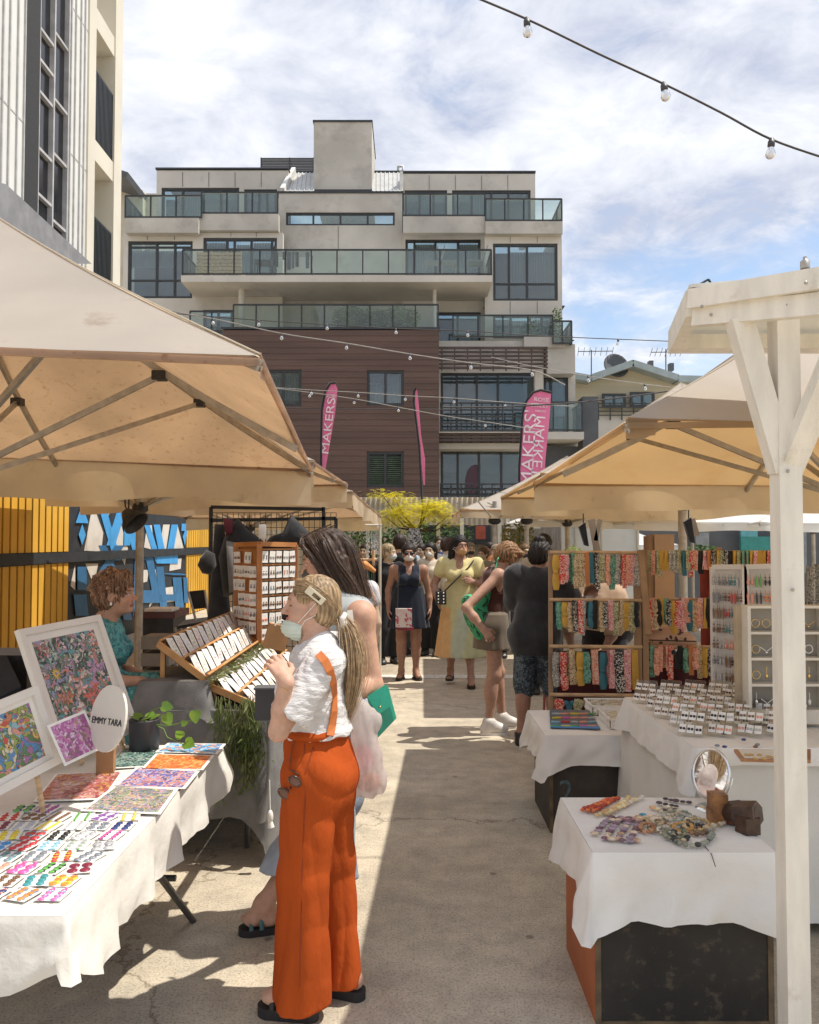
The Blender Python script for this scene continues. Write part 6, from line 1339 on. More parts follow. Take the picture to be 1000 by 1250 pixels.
for i, (px, py, w_, h_) in enumerate(((713, 655, 12, 24), (842, 650, 13, 26))):
    x0, x1, z0, z1 = rect(px-w_/2, py-h_/2, px+w_/2, py+h_/2, 7.4); t_ = thing('black_pouch', ['small black pouch hanging in front of the white wall', 'black pouch hanging beside the grey pole of the right rack'][i], 'pouch', (x0, 7.4, z0)); part('body', MB().prism([V(x0, 7.4, z1), V(x1-.03, 7.4, z1+.04), V(x1, 7.4, z0), V(x0+.05, 7.4, z0+.01)], (0, .04, 0)), BLKC, t_); part('cord', MB().tube([V((x0+x1)/2, 7.42, z1), V((x0+x1)/2, 7.42, z1+.12)], .006, 5), BLKC, t_)
for i, (a, b, c) in enumerate((((722, 634), (730, 678), 8), ((733, 634), (727, 660), 5), ((842, 634), (848, 655), 13))):
    m = MB(); m.bar(P(a[0], a[1], 7.6), P(b[0], b[1], 7.6), c*.0076, .015, up=(0, 1, 0)); single('canvas_strap', m, M('strap_tan', (.33, .26, .19), .8), ['wide tan strap hanging down to the left headband rack', 'narrow tan strap hanging beside the wider one', 'broad tan strap hanging at the grey pole'][i], 'strap')
# ------------------------------------------------------------------ earring board, shelves, acrylic stands
WFR = M('white_board', (.72, .69, .65), .6, .05)
t_ = thing('earring_board', 'tall white folding board hung with rows of long earrings', 'display board', P(905, 860, 5.0))
A0, A1, A2 = P(870, 692, 5.15), P(908, 692, 5.0), P(975, 690, 4.95); zb = P(870, 850, 5.15).z
for a, b in ((A0, A1), (A1+V(.012, 0, 0), A2)):
    d = (b-a).normalized(); n_ = d.cross(V(0, 0, 1)); n_ = n_ if n_.y < 0 else -n_
    part('panel', MB().prism([V(a.x, a.y, zb-.15), V(b.x, b.y, zb-.15), b, a], -n_*.015), M('panel_cream', (.60, .57, .53), .7), t_)
    m = MB(); m.bar(a, b, .025, .03); m.bar(a, V(a.x, a.y, zb-.15), .03, .025); m.bar(b, V(b.x, b.y, zb-.15), .03, .025); part('frame', m, WFR, t_)
DROP = {}
def drop_mesh(col, kind):
    k = (col, kind)
    if k not in DROP:
        m = MB()
        for s in (-1, 1):
            x = s*.012; m.tube([V(x, 0, 0), V(x, 0, -.02)], .0012, 4); m.lathe([(.0005, .006), (.006, 0), (.0005, -.006)], 8, c=(x, -.003, -.024))
            if kind == 0: m.lathe([(.0005, .018), (.008, 0), (.003, -.022), (.0005, -.024)], 8, c=(x, -.003, -.05))
            elif kind == 1: m.prism([V(x-.007, -.004, -.03), V(x+.007, -.004, -.03), V(x+.004, -.004, -.085), V(x-.004, -.004, -.085)], (0, .003, 0))
            else: m.ball((x, -.004, -.045), .009, 8, 5); m.ball((x, -.004, -.064), .007, 8, 5)
        DROP[k] = m.mesh('drop_earrings', [EM[col]])
    return DROP[k]
rr = random.Random(51)
for (a, b, n, side, rows_) in ((A0, A1, 5, 'left', 9), (A1, A2, 6, 'right', 3)):
    d = (b-a).normalized(); n_ = d.cross(V(0, 0, 1)); n_ = n_ if n_.y < 0 else -n_
    for r_ in range(rows_):
        z = a.z-.04-r_*.098
        for i in range(n):
            p = a.lerp(b, (i+.6)/(n+.2)); cn = rr.choice(('black', 'grey', 'silver', 'coral', 'brown', 'red', 'teal') if side == 'left' and i > 1 else (('silver', 'brown', 'grey') if side == 'left' else ('red', 'orange', 'green', 'grey', 'black', 'coral')))
            o = link('drop_earrings', drop_mesh(cn, rr.randrange(3))); o.matrix_basis = basis(V(p.x, p.y, z)+n_*.012, d, -n_, V(0, 0, 1)); tag(o, f'{cn} drop earrings, {side} panel of the white board, {ORD[r_]} row down, {ORD[i]} across', 'earrings', 'earrings hanging on the white board')
# shelf unit with white grid shelves
CREAMB = M('cream_shelf', (.70, .65, .56), .6, .05)
sh_ = thing('display_shelf', 'cream shelf case with glass-fronted square compartments behind the white post', 'shelf', P(950, 905, 4.0)); SY = 4.0
x0, x1, z0, z1 = rect(914, 741, 1010, 868, SY); m = MB(); m.box(x0, SY+.07, JZ+.005, x1, SY+.085, z1); part('back_panel', m, M('smoky_panel', (.36, .33, .28), .6), sh_)
part('lower_panel', MB().box(x0, SY-.012, JZ+.005, x1, SY+.068, z0), CREAMB, sh_); part('side_panel', MB().box(x0-.035, SY+.06, JZ+.005, x0-.002, SY+.09, z1), M('tan_panel', (.50, .40, .27), .7), sh_)
for i in range(5): z = z0+(z1-z0)*i/4; part('shelf_board', MB().box(x0+.009, SY-.01, z-.006, x1-.009, SY+.068, z+.006), CREAMB, sh_)
for px in (914, 965, 1008): x = P(px, 800, SY).x; part('upright', MB().box(x-.008, SY-.014, z0-.004, x+.008, SY+.069, z1+.006), CREAMB, sh_)
GOLD = M('gold_metal', (.7, .48, .2), .25, .05, 5, 0, metal=1)
rr = random.Random(61)
for i in range(4):
    zs = z0+(z1-z0)*i/4
    for j in range(4):
        px = (925, 938, 975, 990)[j]; x = P(px, 800, SY).x; m = MB(); kind = rr.randrange(3); zc = zs+.045
        if kind == 0: m.tube([V(x+.02*math.cos(a), SY+.02, zc+.02*math.sin(a)) for a in [6.283*k/14 for k in range(15)]], .0025, 5, cap=False)
        elif kind == 1: m.tube([V(x, SY+.02, zc+.04), V(x, SY+.02, zc)], .002, 5); m.ball((x, SY+.02, zc-.006), (.008, .006, .014), 8, 6)
        else: m.tube([V(x-.03, SY+.02, zc+.01), V(x, SY+.02, zc-.012), V(x+.03, SY+.02, zc+.01)], .003, 5); m.ball((x, SY+.02, zc-.016), .008, 8, 6)
        single('shelf_jewel', m, [CHROME, GOLD, PAPER][rr.randrange(3)], f'jewellery piece in the cream case, {ORD[3-i]} shelf from top, {ORD[j]} from left', 'jewellery', 'jewellery displayed in the cream case')
t_ = thing('small_sign', 'small grey sign with white letters standing on the jewellery table by the white post', 'sign', P(945, 918, 3.85)); x0, x1, z0, z1 = rect(931, 903, 962, 918, 3.82); part('plate', MB().box(x0, 3.82, z0, x1, 3.83, z1), M('slate_sign', (.10, .095, .09), .5), t_)
m = MB(); text_mb(m, 'peri', .042, basis(V(x0+.048, 3.818, z0+.033), V(1, 0, 0), V(0, 0, 1), V(0, -1, 0)), .0008, .075); part('lettering', m, PAPER, t_)
t_ = thing('copper_tray', 'flat copper tray of gold rings at the front of the jewellery table', 'tray', G(930, 925, JZ)); q = [G(905, 930, JZ), G(990, 932, JZ), G(990, 918, JZ), G(896, 918, JZ)]; part('tray', MB().prism(q, (0, 0, .012)), M('copper_wood', (.42, .19, .08), .4, .2, 10), t_)
m = MB(); m.prism([p+(sum(q, V(0, 0, 0))/4-p)*.1+V(0, 0, .0125) for p in q], (0, 0, .001)); part('lining', m, CREAMB, t_)
for i in range(14):
    p = G(912+i*5.2, 922+rr.uniform(-2, 5), JZ+.015); m = MB(); m.tube([p+V(.009*math.cos(a), .009*math.sin(a), .003) for a in [6.283*k/10 for k in range(11)]], .0022, 5, cap=False); single('ring', m, GOLD, 'gold ring lying on the copper tray', 'ring', 'gold rings on the copper tray')
# acrylic wedge stands with small earring cards
ACR = glass_mat('acrylic', (.95, .94, .91), .05, .03, 1.25); SM = {}
for (r_, c_) in [(r_, c_) for r_ in range(5) for c_ in range(5)]:
    x = 1.30+c_*.135+.02*(r_ % 2); y = 3.80+r_*.19; rise = .02+.035*r_
    if c_ == 4 and r_ == 0: continue
    k = 'stand'
    Mx = Matrix.Translation((x, y, JZ+.001)) @ Matrix.Rotation(R(-32), 4, 'Z')
    if k not in SM:
        SM[k] = (MB().prism([V(-.055, -.05, 0), V(-.055, .05, .11), V(-.055, .056, .11), V(-.055, -.044, 0)], (.11, 0, 0)).mesh('acrylic_panel', [ACR]), MB().prism([V(-.055, .05, .108), V(-.055, .075, 0), V(-.055, .079, 0), V(-.055, .055, .108)], (.11, 0, 0)).mesh('acrylic_back', [ACR]))
    st_ = bpy.data.objects.new('acrylic_stand', None); COL.objects.link(st_); st_.matrix_basis = Mx; tag(st_, f'clear acrylic wedge stand of cards, {ORD[r_]} row from the front, {ORD[c_]} from the aisle', 'display stand', 'acrylic wedge stands on the jewellery table')
    link('panel', SM[k][0], st_); link('back', SM[k][1], st_)
    for j in range(6):
        u, v = j % 3, j//3; th = math.atan2(.11, .1); loc = Mx @ Matrix.Translation(V(-.036+.036*u, -.026+.045*v, .026+.05*v)) @ Matrix.Rotation(th, 4, 'X') @ Matrix.Translation((0, 0, .004)) @ Matrix.Rotation(rr.uniform(-.1, .1), 4, 'Z')
        cn = rr.choice(('black', 'brown', 'silver', 'coral', 'brown'))
        ear_card('tiny white earring card propped on a clear acrylic wedge stand', 'earring card', 'tiny cards on the acrylic stands', loc, .030, .042, [(0, cn, 1)], name='tiny_card')
m = MB()
for i in range(10): p = G(878+rr.uniform(-20, 50), 895+rr.uniform(-12, 18), JZ+.004); m = MB(); m.ball((p.x, p.y, JZ+.009), (.012, .008, .006), 8, 5); single('loose_stone', m, EM[rr.choice(('black', 'grey', 'brown', 'navy'))], 'small dark stone ring lying on the pale cloth of the jewellery table', 'ring', 'dark rings lying on the jewellery table')
# stall items right of the post
m = MB(); x0, x1, z0, z1 = rect(984, 750, 1060, 760, 5.2); m.box(x0, 5.2, z0-.5, x1, 5.6, z1+.05); single('dark_basket', m, M('dark_wicker', (.10, .06, .035), .8, .3, 30, .5, 60), 'dark brown basket at the right edge behind the white post', 'basket')
hg = MB(); hg.grid(lambda u, v: P(985+60*u, 690+62*v+2*math.sin(u*25), 5.0)+V(0, .03*math.sin(u*40), 0), 30, 6); single('hanging_scarves', hg, PATS[7][1], 'grey and white patterned scarves hanging at the right edge', 'scarf')
# ------------------------------------------------------------------ people
SKIN = M('skin', (1, 1, 1), .55, .10, 34, .22, 190, attr='col', sss=.12, bd=.003, spec=.35)
HAIRM = M('hair', (1, 1, 1), .55, .5, 9, .5, 22, attr='col', stretch=(9, 9, 1.3), bd=.004, spec=.3, lo=.3, hi=.7)
CLOTH = M('garment_cloth', (1, 1, 1), .9, .07, 14, .3, 90, attr='col', sheen=.15, bd=.004, spec=.15)
GAUZE = M('crinkled_gauze', (1, 1, 1), .85, .10, 22, .8, 30, attr='col', stretch=(1, 1, 2.6), bd=.010, sheen=.2)
LINENT = M('orange_linen', (1, 1, 1), .95, .12, 7, .6, 34, attr='col', stretch=(1, 1, .35), bd=.010, spec=.08)
DENIM = M('pale_denim', (1, 1, 1), .9, .22, 9, .4, 120, attr='col', bd=.003)
MASKM = M('face_mask', (1, 1, 1), .8, .04, 20, .2, 60, attr='col', bd=.002)
LEATH = M('leather', (1, 1, 1), .4, .1, 12, .15, 50, attr='col')
RUB = M('sandal_sole', (.022, .02, .02), .7, .1)
def flat(c): return lambda vs: np.tile(np.array(c, float), (len(vs), 1))
def lerp(a, b, t): return tuple(np.array(a, float)*(1-t)+np.array(b, float)*t)
BASEJ = dict(pelvis=(0, 0, .93), waist=(0, .0, 1.05), chest=(0, .0, 1.23), neck=(0, -.012, 1.385), head=(0, .022, 1.535),
             shR=(.165, -.01, 1.345), shL=(-.165, -.01, 1.345), elR=(.215, -.03, 1.08), elL=(-.215, -.03, 1.08), wrR=(.215, .05, .86), wrL=(-.215, .05, .86),
             hipR=(.085, 0, .89), hipL=(-.085, 0, .89), knR=(.09, .02, .48), knL=(-.09, .02, .48), anR=(.09, -.02, .085), anL=(-.09, -.02, .085), toeR=(.105, .14, .03), toeL=(-.105, .14, .03))
def vec(a): return np.array(a, float)
def unit(a): a = vec(a); return a/(np.linalg.norm(a)+1e-9)
class Person:
    def __init__(s, label, loc, yaw, size=1.0, J=None, headrot=(0, 0, 0), skin=(.50, .29, .20), fat=1.0, res=.010, hres=.006, fres=.006, lift=0, group=None, cat='person', hands=None, palm=None, handres=None):
        s.th = thing('person', label, cat, loc, R(yaw), group); s.th['label'] = label
        s.s = size; s.J = {k: vec(v) for k, v in BASEJ.items()}
        if J: s.J.update({k: vec(v) for k, v in J.items()})
        s.lift = lift; s.fat = fat; s.skin = skin; s.res = res; s.hres = hres; s.fres = fres
        s.H = np.array(Euler([R(headrot[0]), R(headrot[1]), R(headrot[2])], 'XYZ').to_matrix()); s.palm = palm or {}; s.hands = hands or {}
        s.handres = handres or fres
    def h(s, x, y, z): return s.J['head'] + s.H @ vec((x, y, z))     # point in head space
    # --- primitive sets, unit height 1.65
    def torso(s, i=0):
        J, f = s.J, s.fat; P_ = []
        P_.append(ell(J['chest']+(0, 0, .01), (.135*f+i, .098*f+i, .17), .04)); P_.append(ell(J['waist'], (.118*f+i, .088*f+i, .14), .05)); P_.append(ell(J['pelvis']+vec((0, -.008, -.02)), (.160*f+i, .112*f+i, .125), .05))
        P_.append(cone(J['shR']*.86+J['chest']*.14+(0, 0, .0), J['shL']*.86+J['chest']*.14, .052+i, .052+i, .05)); P_.append(cone(J['neck']+(0, 0, -.045), J['neck']+(0, 0, .0), .085+i, .052+i, .05))
        for sx in (-1, 1): P_.append(ell(J['chest']+vec((sx*.066*f, .083*f, -.01)), .058*f+i, .035)); P_.append(ell(J['pelvis']+vec((sx*.072*f, -.062*f, -.045)), .088*f+i, .05))
        return P_
    def arm(s, S, i=0, up=1., lo=True):
        J, f = s.J, s.fat**.7; a, b, c = J['sh'+S], J['el'+S], J['wr'+S]; b2 = a+(b-a)*up
        P_ = [cone(a, b2, .049*f+i, (.049-.012*up)*f+i, .03), ell(a, .054*f+i, .04)]
        if lo and up == 1: P_ += [cone(b, b+(c-b)*.45, .039*f+i, .038*f+i, .02), cone(b+(c-b)*.45, c, .038*f+i, .026+i, .02)]
        return P_
    def leg(s, S, i=0, lo=True):
        J, f = s.J, s.fat; a, b, c = J['hip'+S], J['kn'+S], J['an'+S]; P_ = [cone(a, b, .084*f+i, .056*f+i, .04)]
        if lo:
            d = unit(c-b); back = vec((0, -1, 0)); P_ += [cone(b, c, .050*f+i, .036+i, .03), ell(b+(c-b)*.33+back*.018, (.050*f+i, .052*f+i, .12), .04), ell(b+vec((0, .012, 0)), .050*f+i, .03)]
        return P_
    def foot(s, S, i=0):
        J = s.J; a, t = J['an'+S], J['toe'+S]; d = unit((t-a)*(1, 1, 0)); sd_ = np.cross(d, (0, 0, 1)); heel = a*(1, 1, 0)-d*.035+vec((0, 0, a[2]-.055)); ball = t*(1, 1, 0)-d*.045+vec((0, 0, t[2]+.0))
        return [cone(heel, ball, .032+i, .026+i, .02), cone(a, heel+d*.02, .036+i, .034+i, .02), cone(a, ball, .034+i, .024+i, .03), cone(ball+sd_*.014, t-d*.01+sd_*.015, .022+i, .014+i, .015), cone(ball-sd_*.020, t-d*.025-sd_*.022, .020+i, .012+i, .015)]
    def headp(s):
        h = s.h; H = s.H; E = lambda c, r, k=.02, op='u': ell(h(*c), r, k, op, H)
        P_ = [E((0, -.014, .028), (.075, .094, .087)), E((0, .020, -.020), (.061, .072, .088), .03), E((0, .032, -.068), (.047, .050, .040), .03), E((0, .074, -.090), (.021, .017, .016), .02)]
        P_ += [E((0, .078, .028), (.046, .018, .012), .02), E((-.033, .058, -.03), (.028, .026, .026), .02), E((.033, .058, -.03), (.028, .026, .026), .02)]
        for sx in (-1, 1): P_.append(E((sx*.031, .097, .004), (.020, .014, .011), .014, 's'))
        for sx in (-1, 1): P_.append(E((sx*.030, .076, .003), (.0135, .0125, .0120), .004))
        P_.append(cone(h(0, .088, .012), h(0, .112, -.026), .007, .0115, .012)); P_ += [E((sx*.012, .100, -.031), (.008, .009, .007), .008) for sx in (-1, 1)]
        P_ += [E((0, .0925, -.053), (.023, .009, .0055), .006), E((0, .0905, -.063), (.019, .009, .006), .006), E((0, .102, -.058), (.024, .006, .0014), .003, 's')]
        for sx in (-1, 1):
            P_ += [E((sx*.077, -.010, -.002), (.008, .020, .032), .008), E((sx*.084, -.006, .0), (.005, .012, .020), .005, 's'), E((sx*.079, -.002, -.026), (.006, .008, .009), .006)]
        P_.append(cone(s.J['neck']+(0, 0, -.02), h(0, -.018, -.06), .055, .050, .03))
        return P_
    def hand(s, S):
        J = s.J; w = J['wr'+S]; d = unit(w-J['el'+S]); opt = s.hands.get(S, {}); d = unit(opt['dir']) if 'dir' in opt else d
        n = unit(opt.get('n', (1 if S == 'L' else -1, 0, 0))); n = unit(n-d*n.dot(d)); sd_ = np.cross(d, n)*(1 if S == 'R' else -1)   # towards thumb
        if 'thumb' in opt and sd_.dot(vec(opt['thumb'])) < 0: sd_ = -sd_
        curl = opt.get('curl', .35); P_ = []; k0 = w+d*.082
        for i in range(4):
            off = sd_*(.027-.018*i); base = k0+off-d*(.004*abs(i-1)); P_.append(cone(w+sd_*(.012-.008*i)+d*.008, base, .015, .0115, .012))
            L_ = (.070, .078, .072, .056)[i]; p = base; a = curl*(.55+.12*i); r = (.0092, .0095, .0090, .0080)[i]
            for q, f in enumerate((.46, .30, .24)):
                dd = unit(d*math.cos(a)+n*math.sin(a)+sd_*(.05*(1.5-i))); e = p+dd*L_*f; P_.append(cone(p, e, r*(1-.1*q), r*(1-.1*(q+1)), .004)); p = e; a += curl*(1.0 if q == 0 else .7)
        b = w+sd_*.020+d*.022; m1 = b+unit(sd_*.75+d*.62+n*.35)*.040; m2 = m1+unit(sd_*.35+d*.85+n*(.3+curl*.5))*.030; m3 = m2+unit(d*.9+sd_*.1+n*(.3+curl*.6))*.024
        P_ += [cone(b, m1, .014, .0115, .010), cone(m1, m2, .0110, .0098, .005), cone(m2, m3, .0098, .0080, .005), ell(w+d*.05, .018, .01)]
        P_.append(cone(w-d*.01, w+d*.02, .025, .022, .015)); s.handbox = None
        return P_
    def mk(s, name, prims, res, mat, color, post=None, fine=(), parent=None, box=None):
        me = sdf_mesh(name, prims, res, mat, post, fine, color, box)
        me.transform(Matrix.Translation((0, 0, s.lift)) @ Matrix.Scale(s.s, 4)); return link(name, me, parent or s.th)
    def body(s, legs=True, lips=(.45, .12, .10), brow=(.09, .05, .03), bare_feet=True, closed=False, arms=('R', 'L')):
        P_ = s.torso()
        for S in arms: P_ += s.arm(S)
        if legs:
            for S in 'RL': P_ += s.leg(S)+s.foot(S)
        HP = s.headp(); hd = {S: s.hand(S) for S in arms}
        fine = [(s.J['head']-(.125, .14, .115), s.J['head']+(.125, .15, .14), s.hres)]
        for S in arms: l, u = bounds(hd[S]); fine.append((l, u, s.handres))
        P_ += HP+sum(hd.values(), []); H, C = s.H, s.J['head']; sk = vec(s.skin)
        def colf(vs):
            q = (vs-C) @ H; c = np.tile(sk, (len(vs), 1)).astype(float); x, y, z = np.abs(q[:, 0]), q[:, 1], q[:, 2]
            def put(m, col, a=1): c[m] = c[m]*(1-a)+vec(col)*a
            front = (y > .05) & (np.abs(z) < .14)
            put(front & (x < .024) & (np.abs(z+.058) < .011) & (y > .084), lips, .8)
            put(front & (np.abs(z-(.028+.08*(x-.03)*(x < .03)-.10*np.maximum(x-.035, 0))) < .0052) & (x > .012) & (x < .048), brow, .85)
            if closed: put(front & (np.abs(z-.001-.12*(x-.03)**2*10) < .0034) & (x > .017) & (x < .045), (.08, .04, .03), .9)
            else:
                e = front & (((x-.030)/.0125)**2+((z-.003)/.0062)**2 < 1); put(e, (.62, .58, .54)); put(e & ((x-.030)**2+(z-.003)**2 < .0056**2), (.05, .03, .02)); put(front & (((x-.030)/.0145)**2+((z-.0045)/.0082)**2 < 1) & ~e, (.10, .05, .04), .75)
            put(front & ((x-.035)**2+(z+.028)**2 < .02**2), (sk[0]*1.05, sk[1]*.80, sk[2]*.76), .4)
            return c
        s.bodyo = s.mk('body', P_, s.res, SKIN, colf, fine=fine); return s
    def dress_post(s, cuts, wr=0, seed=0):
        """cuts: functions returning sdf to intersect with"""
        def post(F, X, Y, Z):
            if wr:
                ph = seed; F = F+wr*(np.sin(X*38+Z*17+ph)+np.sin(Y*41-Z*23+ph*2)+.7*np.sin((X+Y)*70+Z*9+ph))*.5
            for c in cuts: F = np.maximum(F, c(X, Y, Z))
            return F
        return post
    def top(s, col, zlo, sleeve=0., i=.013, mat=None, name='top', neck_cut=.02, puff=0, wr=.003, extra=(), res=None, vneck=.0, color=None, flare=0, open_sh=.13):
        P_ = s.torso(i)
        if flare: P_.append(cone(s.J['waist']+(0, 0, -.02), vec((0, 0, zlo-.05)), .12*s.fat+i, .12*s.fat+flare, .05))
        for S in 'RL':
            if sleeve > 0:
                a, b, c = s.J['sh'+S], s.J['el'+S], s.J['wr'+S]
                if sleeve <= 1: P_.append(cone(a, a+(b-a)*sleeve, .058*s.fat**.7+i+puff*.6, .050*s.fat**.7+i+puff, .035))
                else: P_ += [cone(a, b, .055*s.fat**.7+i, .045+i, .03), cone(b, b+(c-b)*(sleeve-1), .044+i, .034+i, .02)]
            else: P_.append(ell(s.J['sh'+S]*.82+s.J['chest']*.18, .045+i, .03))
        P_ += list(extra); n = s.J['neck']
        cuts = [lambda X, Y, Z: zlo-Z, lambda X, Y, Z: .072*1.0+neck_cut*.3-np.sqrt((X-n[0])**2+(Y-n[1]-.012)**2+((Z-n[2]-.05+vneck)*.8)**2)]
        if vneck: cuts.append(lambda X, Y, Z: .05-np.sqrt(((X-n[0])*1.3)**2+((Y-n[1]-.10)*.9)**2+((Z-n[2]+.04)*.55)**2))
        if sleeve == 0: cuts.append(lambda X, Y, Z: np.abs(X-s.J['chest'][0])-open_sh*(1 if s.fat < 1.2 else 1.15)-np.maximum(0, 1.18-Z)*2)
        return s.mk(name, P_, res or s.res, mat or CLOTH, color or flat(col), s.dress_post(cuts, wr, len(name)))
    def trousers(s, col, ztop, zhem, wide=.0, knee=0, i=.012, mat=None, name='trousers', wr=.003, color=None, res=None, extra=()):
        P_ = s.torso(i)
        for S in 'RL':
            a, b, c = s.J['hip'+S], s.J['kn'+S], s.J['an'+S]; P_ += [cone(a, b, .088*s.fat+i, .060*s.fat+i+wide*.5+knee, .03)]
            if zhem < .45: c2 = c+(b-c)*max(0, (zhem-c[2]-.03)/(b[2]-c[2])); P_.append(cone(b, c2, .058*s.fat+i+wide*.5+knee, .045*s.fat+i+wide, .03))
        P_ += list(extra); cuts = [lambda X, Y, Z: zhem-Z, lambda X, Y, Z: Z-ztop]
        return s.mk(name, P_, res or s.res, mat or CLOTH, color or flat(col), s.dress_post(cuts, wr, 3))
    def skirt(s, col, ztop, zhem, r0, r1, sq=.75, folds=9, amp=.012, i=.014, mat=None, name='skirt', color=None, extra=(), cen=None):
        c0 = cen or s.J['pelvis']; P_ = s.torso(i)+list(extra)
        cx_, cy_ = c0[0], c0[1]
        def post(F, X, Y, Z):
            t = np.clip((ztop-Z)/(ztop-zhem), 0, 1.2); r = r0+(r1-r0)*t; a = np.arctan2((Y-cy_)/sq, X-cx_)
            rr_ = np.sqrt((X-cx_)**2+((Y-cy_)/sq)**2); d = (rr_-r-amp*t*np.sin(folds*a+2*np.sin(a*2))-amp*.5*t*np.sin(folds*2.3*a))*.7
            d = np.maximum(d, Z-ztop+.03); F = smin(F, d.astype(np.float32), .03)
            return np.maximum(np.maximum(F, zhem-Z), Z-ztop)
        m = r1+.06; return s.mk(name, P_, s.res, mat or CLOTH, color or flat(col), post, box=(vec((cx_-m, cy_-m, zhem-.02)), vec((cx_+m, cy_+m, ztop+.03))))
    def hair(s, col, long=(), bun=None, cut_y=.048, vol=.012, name='hair', col2=None, res=None, rough=.004, fringe=None, low=-.06, extra=()):
        h = s.h; E = lambda c, r, k=.02, op='u': ell(h(*c), r, k, op, s.H)
        P_ = [E((0, -.018, .034), (.077+vol, .094+vol, .087+vol)), E((0, -.050, -.015), (.070+vol, .055+vol, .075), .03)]
        P_ += [E((0, .115, -.028), (.078, .078, .085), .012, 's')]      # opens the face
        if not bun == 'ears':
            P_ += [E((sx*.096, .012, -.020), (.030, .046, .048), .012, 's') for sx in (-1, 1)]
        for a, b, ra, rb in long: P_.append(cone(h(*a) if len(a) == 3 else vec(a[1:]), h(*b) if len(b) == 3 else vec(b[1:]), ra, rb, .02))
        if bun and bun != 'ears': P_.append(E(bun[0], bun[1], .015))
        if fringe: P_ += [E(*q) for q in fringe]
        P_ += list(extra)
        C, H = s.J['head'], s.H
        def post(F, X, Y, Z):
            q = [(X-C[0])*H[0][k]+(Y-C[1])*H[1][k]+(Z-C[2])*H[2][k] for k in range(3)]
            a = np.arctan2(q[1], q[0]); return F+rough*(np.sin(a*23+q[2]*30)*.6+np.sin(a*41-q[2]*50)*.4+.7*np.sin(q[0]*160+q[1]*120+4*np.sin(q[2]*40)))
        c1, c2 = vec(col), vec(col2 or [x*.55 for x in col])
        def cf(vs):
            a = np.arctan2(vs[:, 1]-C[1], vs[:, 0]-C[0]); t = .5+.5*np.sin(a*37+vs[:, 2]*25+3*np.sin(vs[:, 2]*18)); t = (t**1.5)[:, None]; return c1*t+c2*(1-t)
        return s.mk(name, P_, res or s.hres, HAIRM, cf, post)
    def strands(s, parent, guides, n, spread, r, col, col2, seed=1, name='hair_strands', flat_=.5):
        """loose locks following guide polylines given in head space"""
        rr = random.Random(seed); m = MB(); mats = [M('lock_%s_%d' % (name+str(seed), q), lerp(col, col2, q/2), .4, .25, 60, .2, 60) for q in range(3)]
        for i in range(n):
            g = guides[rr.randrange(len(guides))]; o = V(rr.gauss(0, spread), rr.gauss(0, spread), rr.gauss(0, spread*.5)); pts = []
            for j, p in enumerate(g):
                q = Vector(s.h(*p[:3])); k_ = p[3] if len(p) > 3 else 1; pts.append(q+o*k_+V(rr.gauss(0, .002), rr.gauss(0, .002), 0))
            sm = []
            for j in range(len(pts)-1):
                for t in (0, .5): p0, p1, p2, p3 = pts[max(j-1, 0)], pts[j], pts[j+1], pts[min(j+2, len(pts)-1)]; sm.append(.5*((2*p1)+(p2-p0)*t+(2*p0-5*p1+4*p2-p3)*t*t+(3*p1-p0-3*p2+p3)*t**3))
            sm.append(pts[-1]); k = len(sm); m.cm = rr.randrange(3); m.tube(sm, [r*(1-.7*(j/(k-1))**2) for j in range(k)], 5, flat=flat_)
        me = m.mesh(name, mats); me.transform(Matrix.Translation((0, 0, s.lift)) @ Matrix.Scale(s.s, 4)); return link(name, me, parent)
    def mask(s, col, chin=False, name='face_mask', straps=True):
        h = s.h; dz = -.040 if chin else 0; E = lambda c, r, k=.015, op='u': ell(h(*c), r, k, op, s.H)
        P_ = [E((0, .040, -.052+dz), (.060, .074, .050)), E((0, .090, -.045+dz*1.1), (.026, .030, .030))]; q = s.h(0, 1, 0)-s.h(0, 0, 0); C, H = s.J['head'], s.H
        def post(F, X, Y, Z):
            a = [(X-C[0])*H[0][k]+(Y-C[1])*H[1][k]+(Z-C[2])*H[2][k] for k in range(3)]
            F = F+.0015*np.sin(a[2]*420); return np.maximum(np.maximum(F, .035-a[1]), a[2]-(-.012+dz)-a[1]*.0)
        o = s.mk(name, P_, min(s.hres, .006), MASKM, flat(col), post)
        if straps:
            m = MB()
            for sx in (-1, 1):
                for z in (-.025+dz, -.075+dz*.8): m.tube([Vector(h(sx*.055, .05, z)), Vector(h(sx*.078, .022, z*.5)), Vector(h(sx*.083, -.02, .018 if z > -.05+dz*.9 else -.03))], .0016, 5)
            me = m.mesh('mask_straps', [PAPER if sum(col) > .6 else BLKC]); me.transform(Matrix.Translation((0, 0, s.lift)) @ Matrix.Scale(s.s, 4)); link('ear_loops', me, o)
        return o
    def shoes(s, col, mat=None, i=.008, name='shoe', sole=None, top_z=.10):
        for S in 'RL':
            a = s.J['an'+S]; zt = a[2]+.02; zt = zt if top_z is None else a[2]-.085+top_z
            o = s.mk(name, s.foot(S, i), min(s.res, .008), mat or LEATH, flat(col), lambda F, X, Y, Z: np.maximum(F, Z-zt))
            if sole: s.sole(S, sole, o)
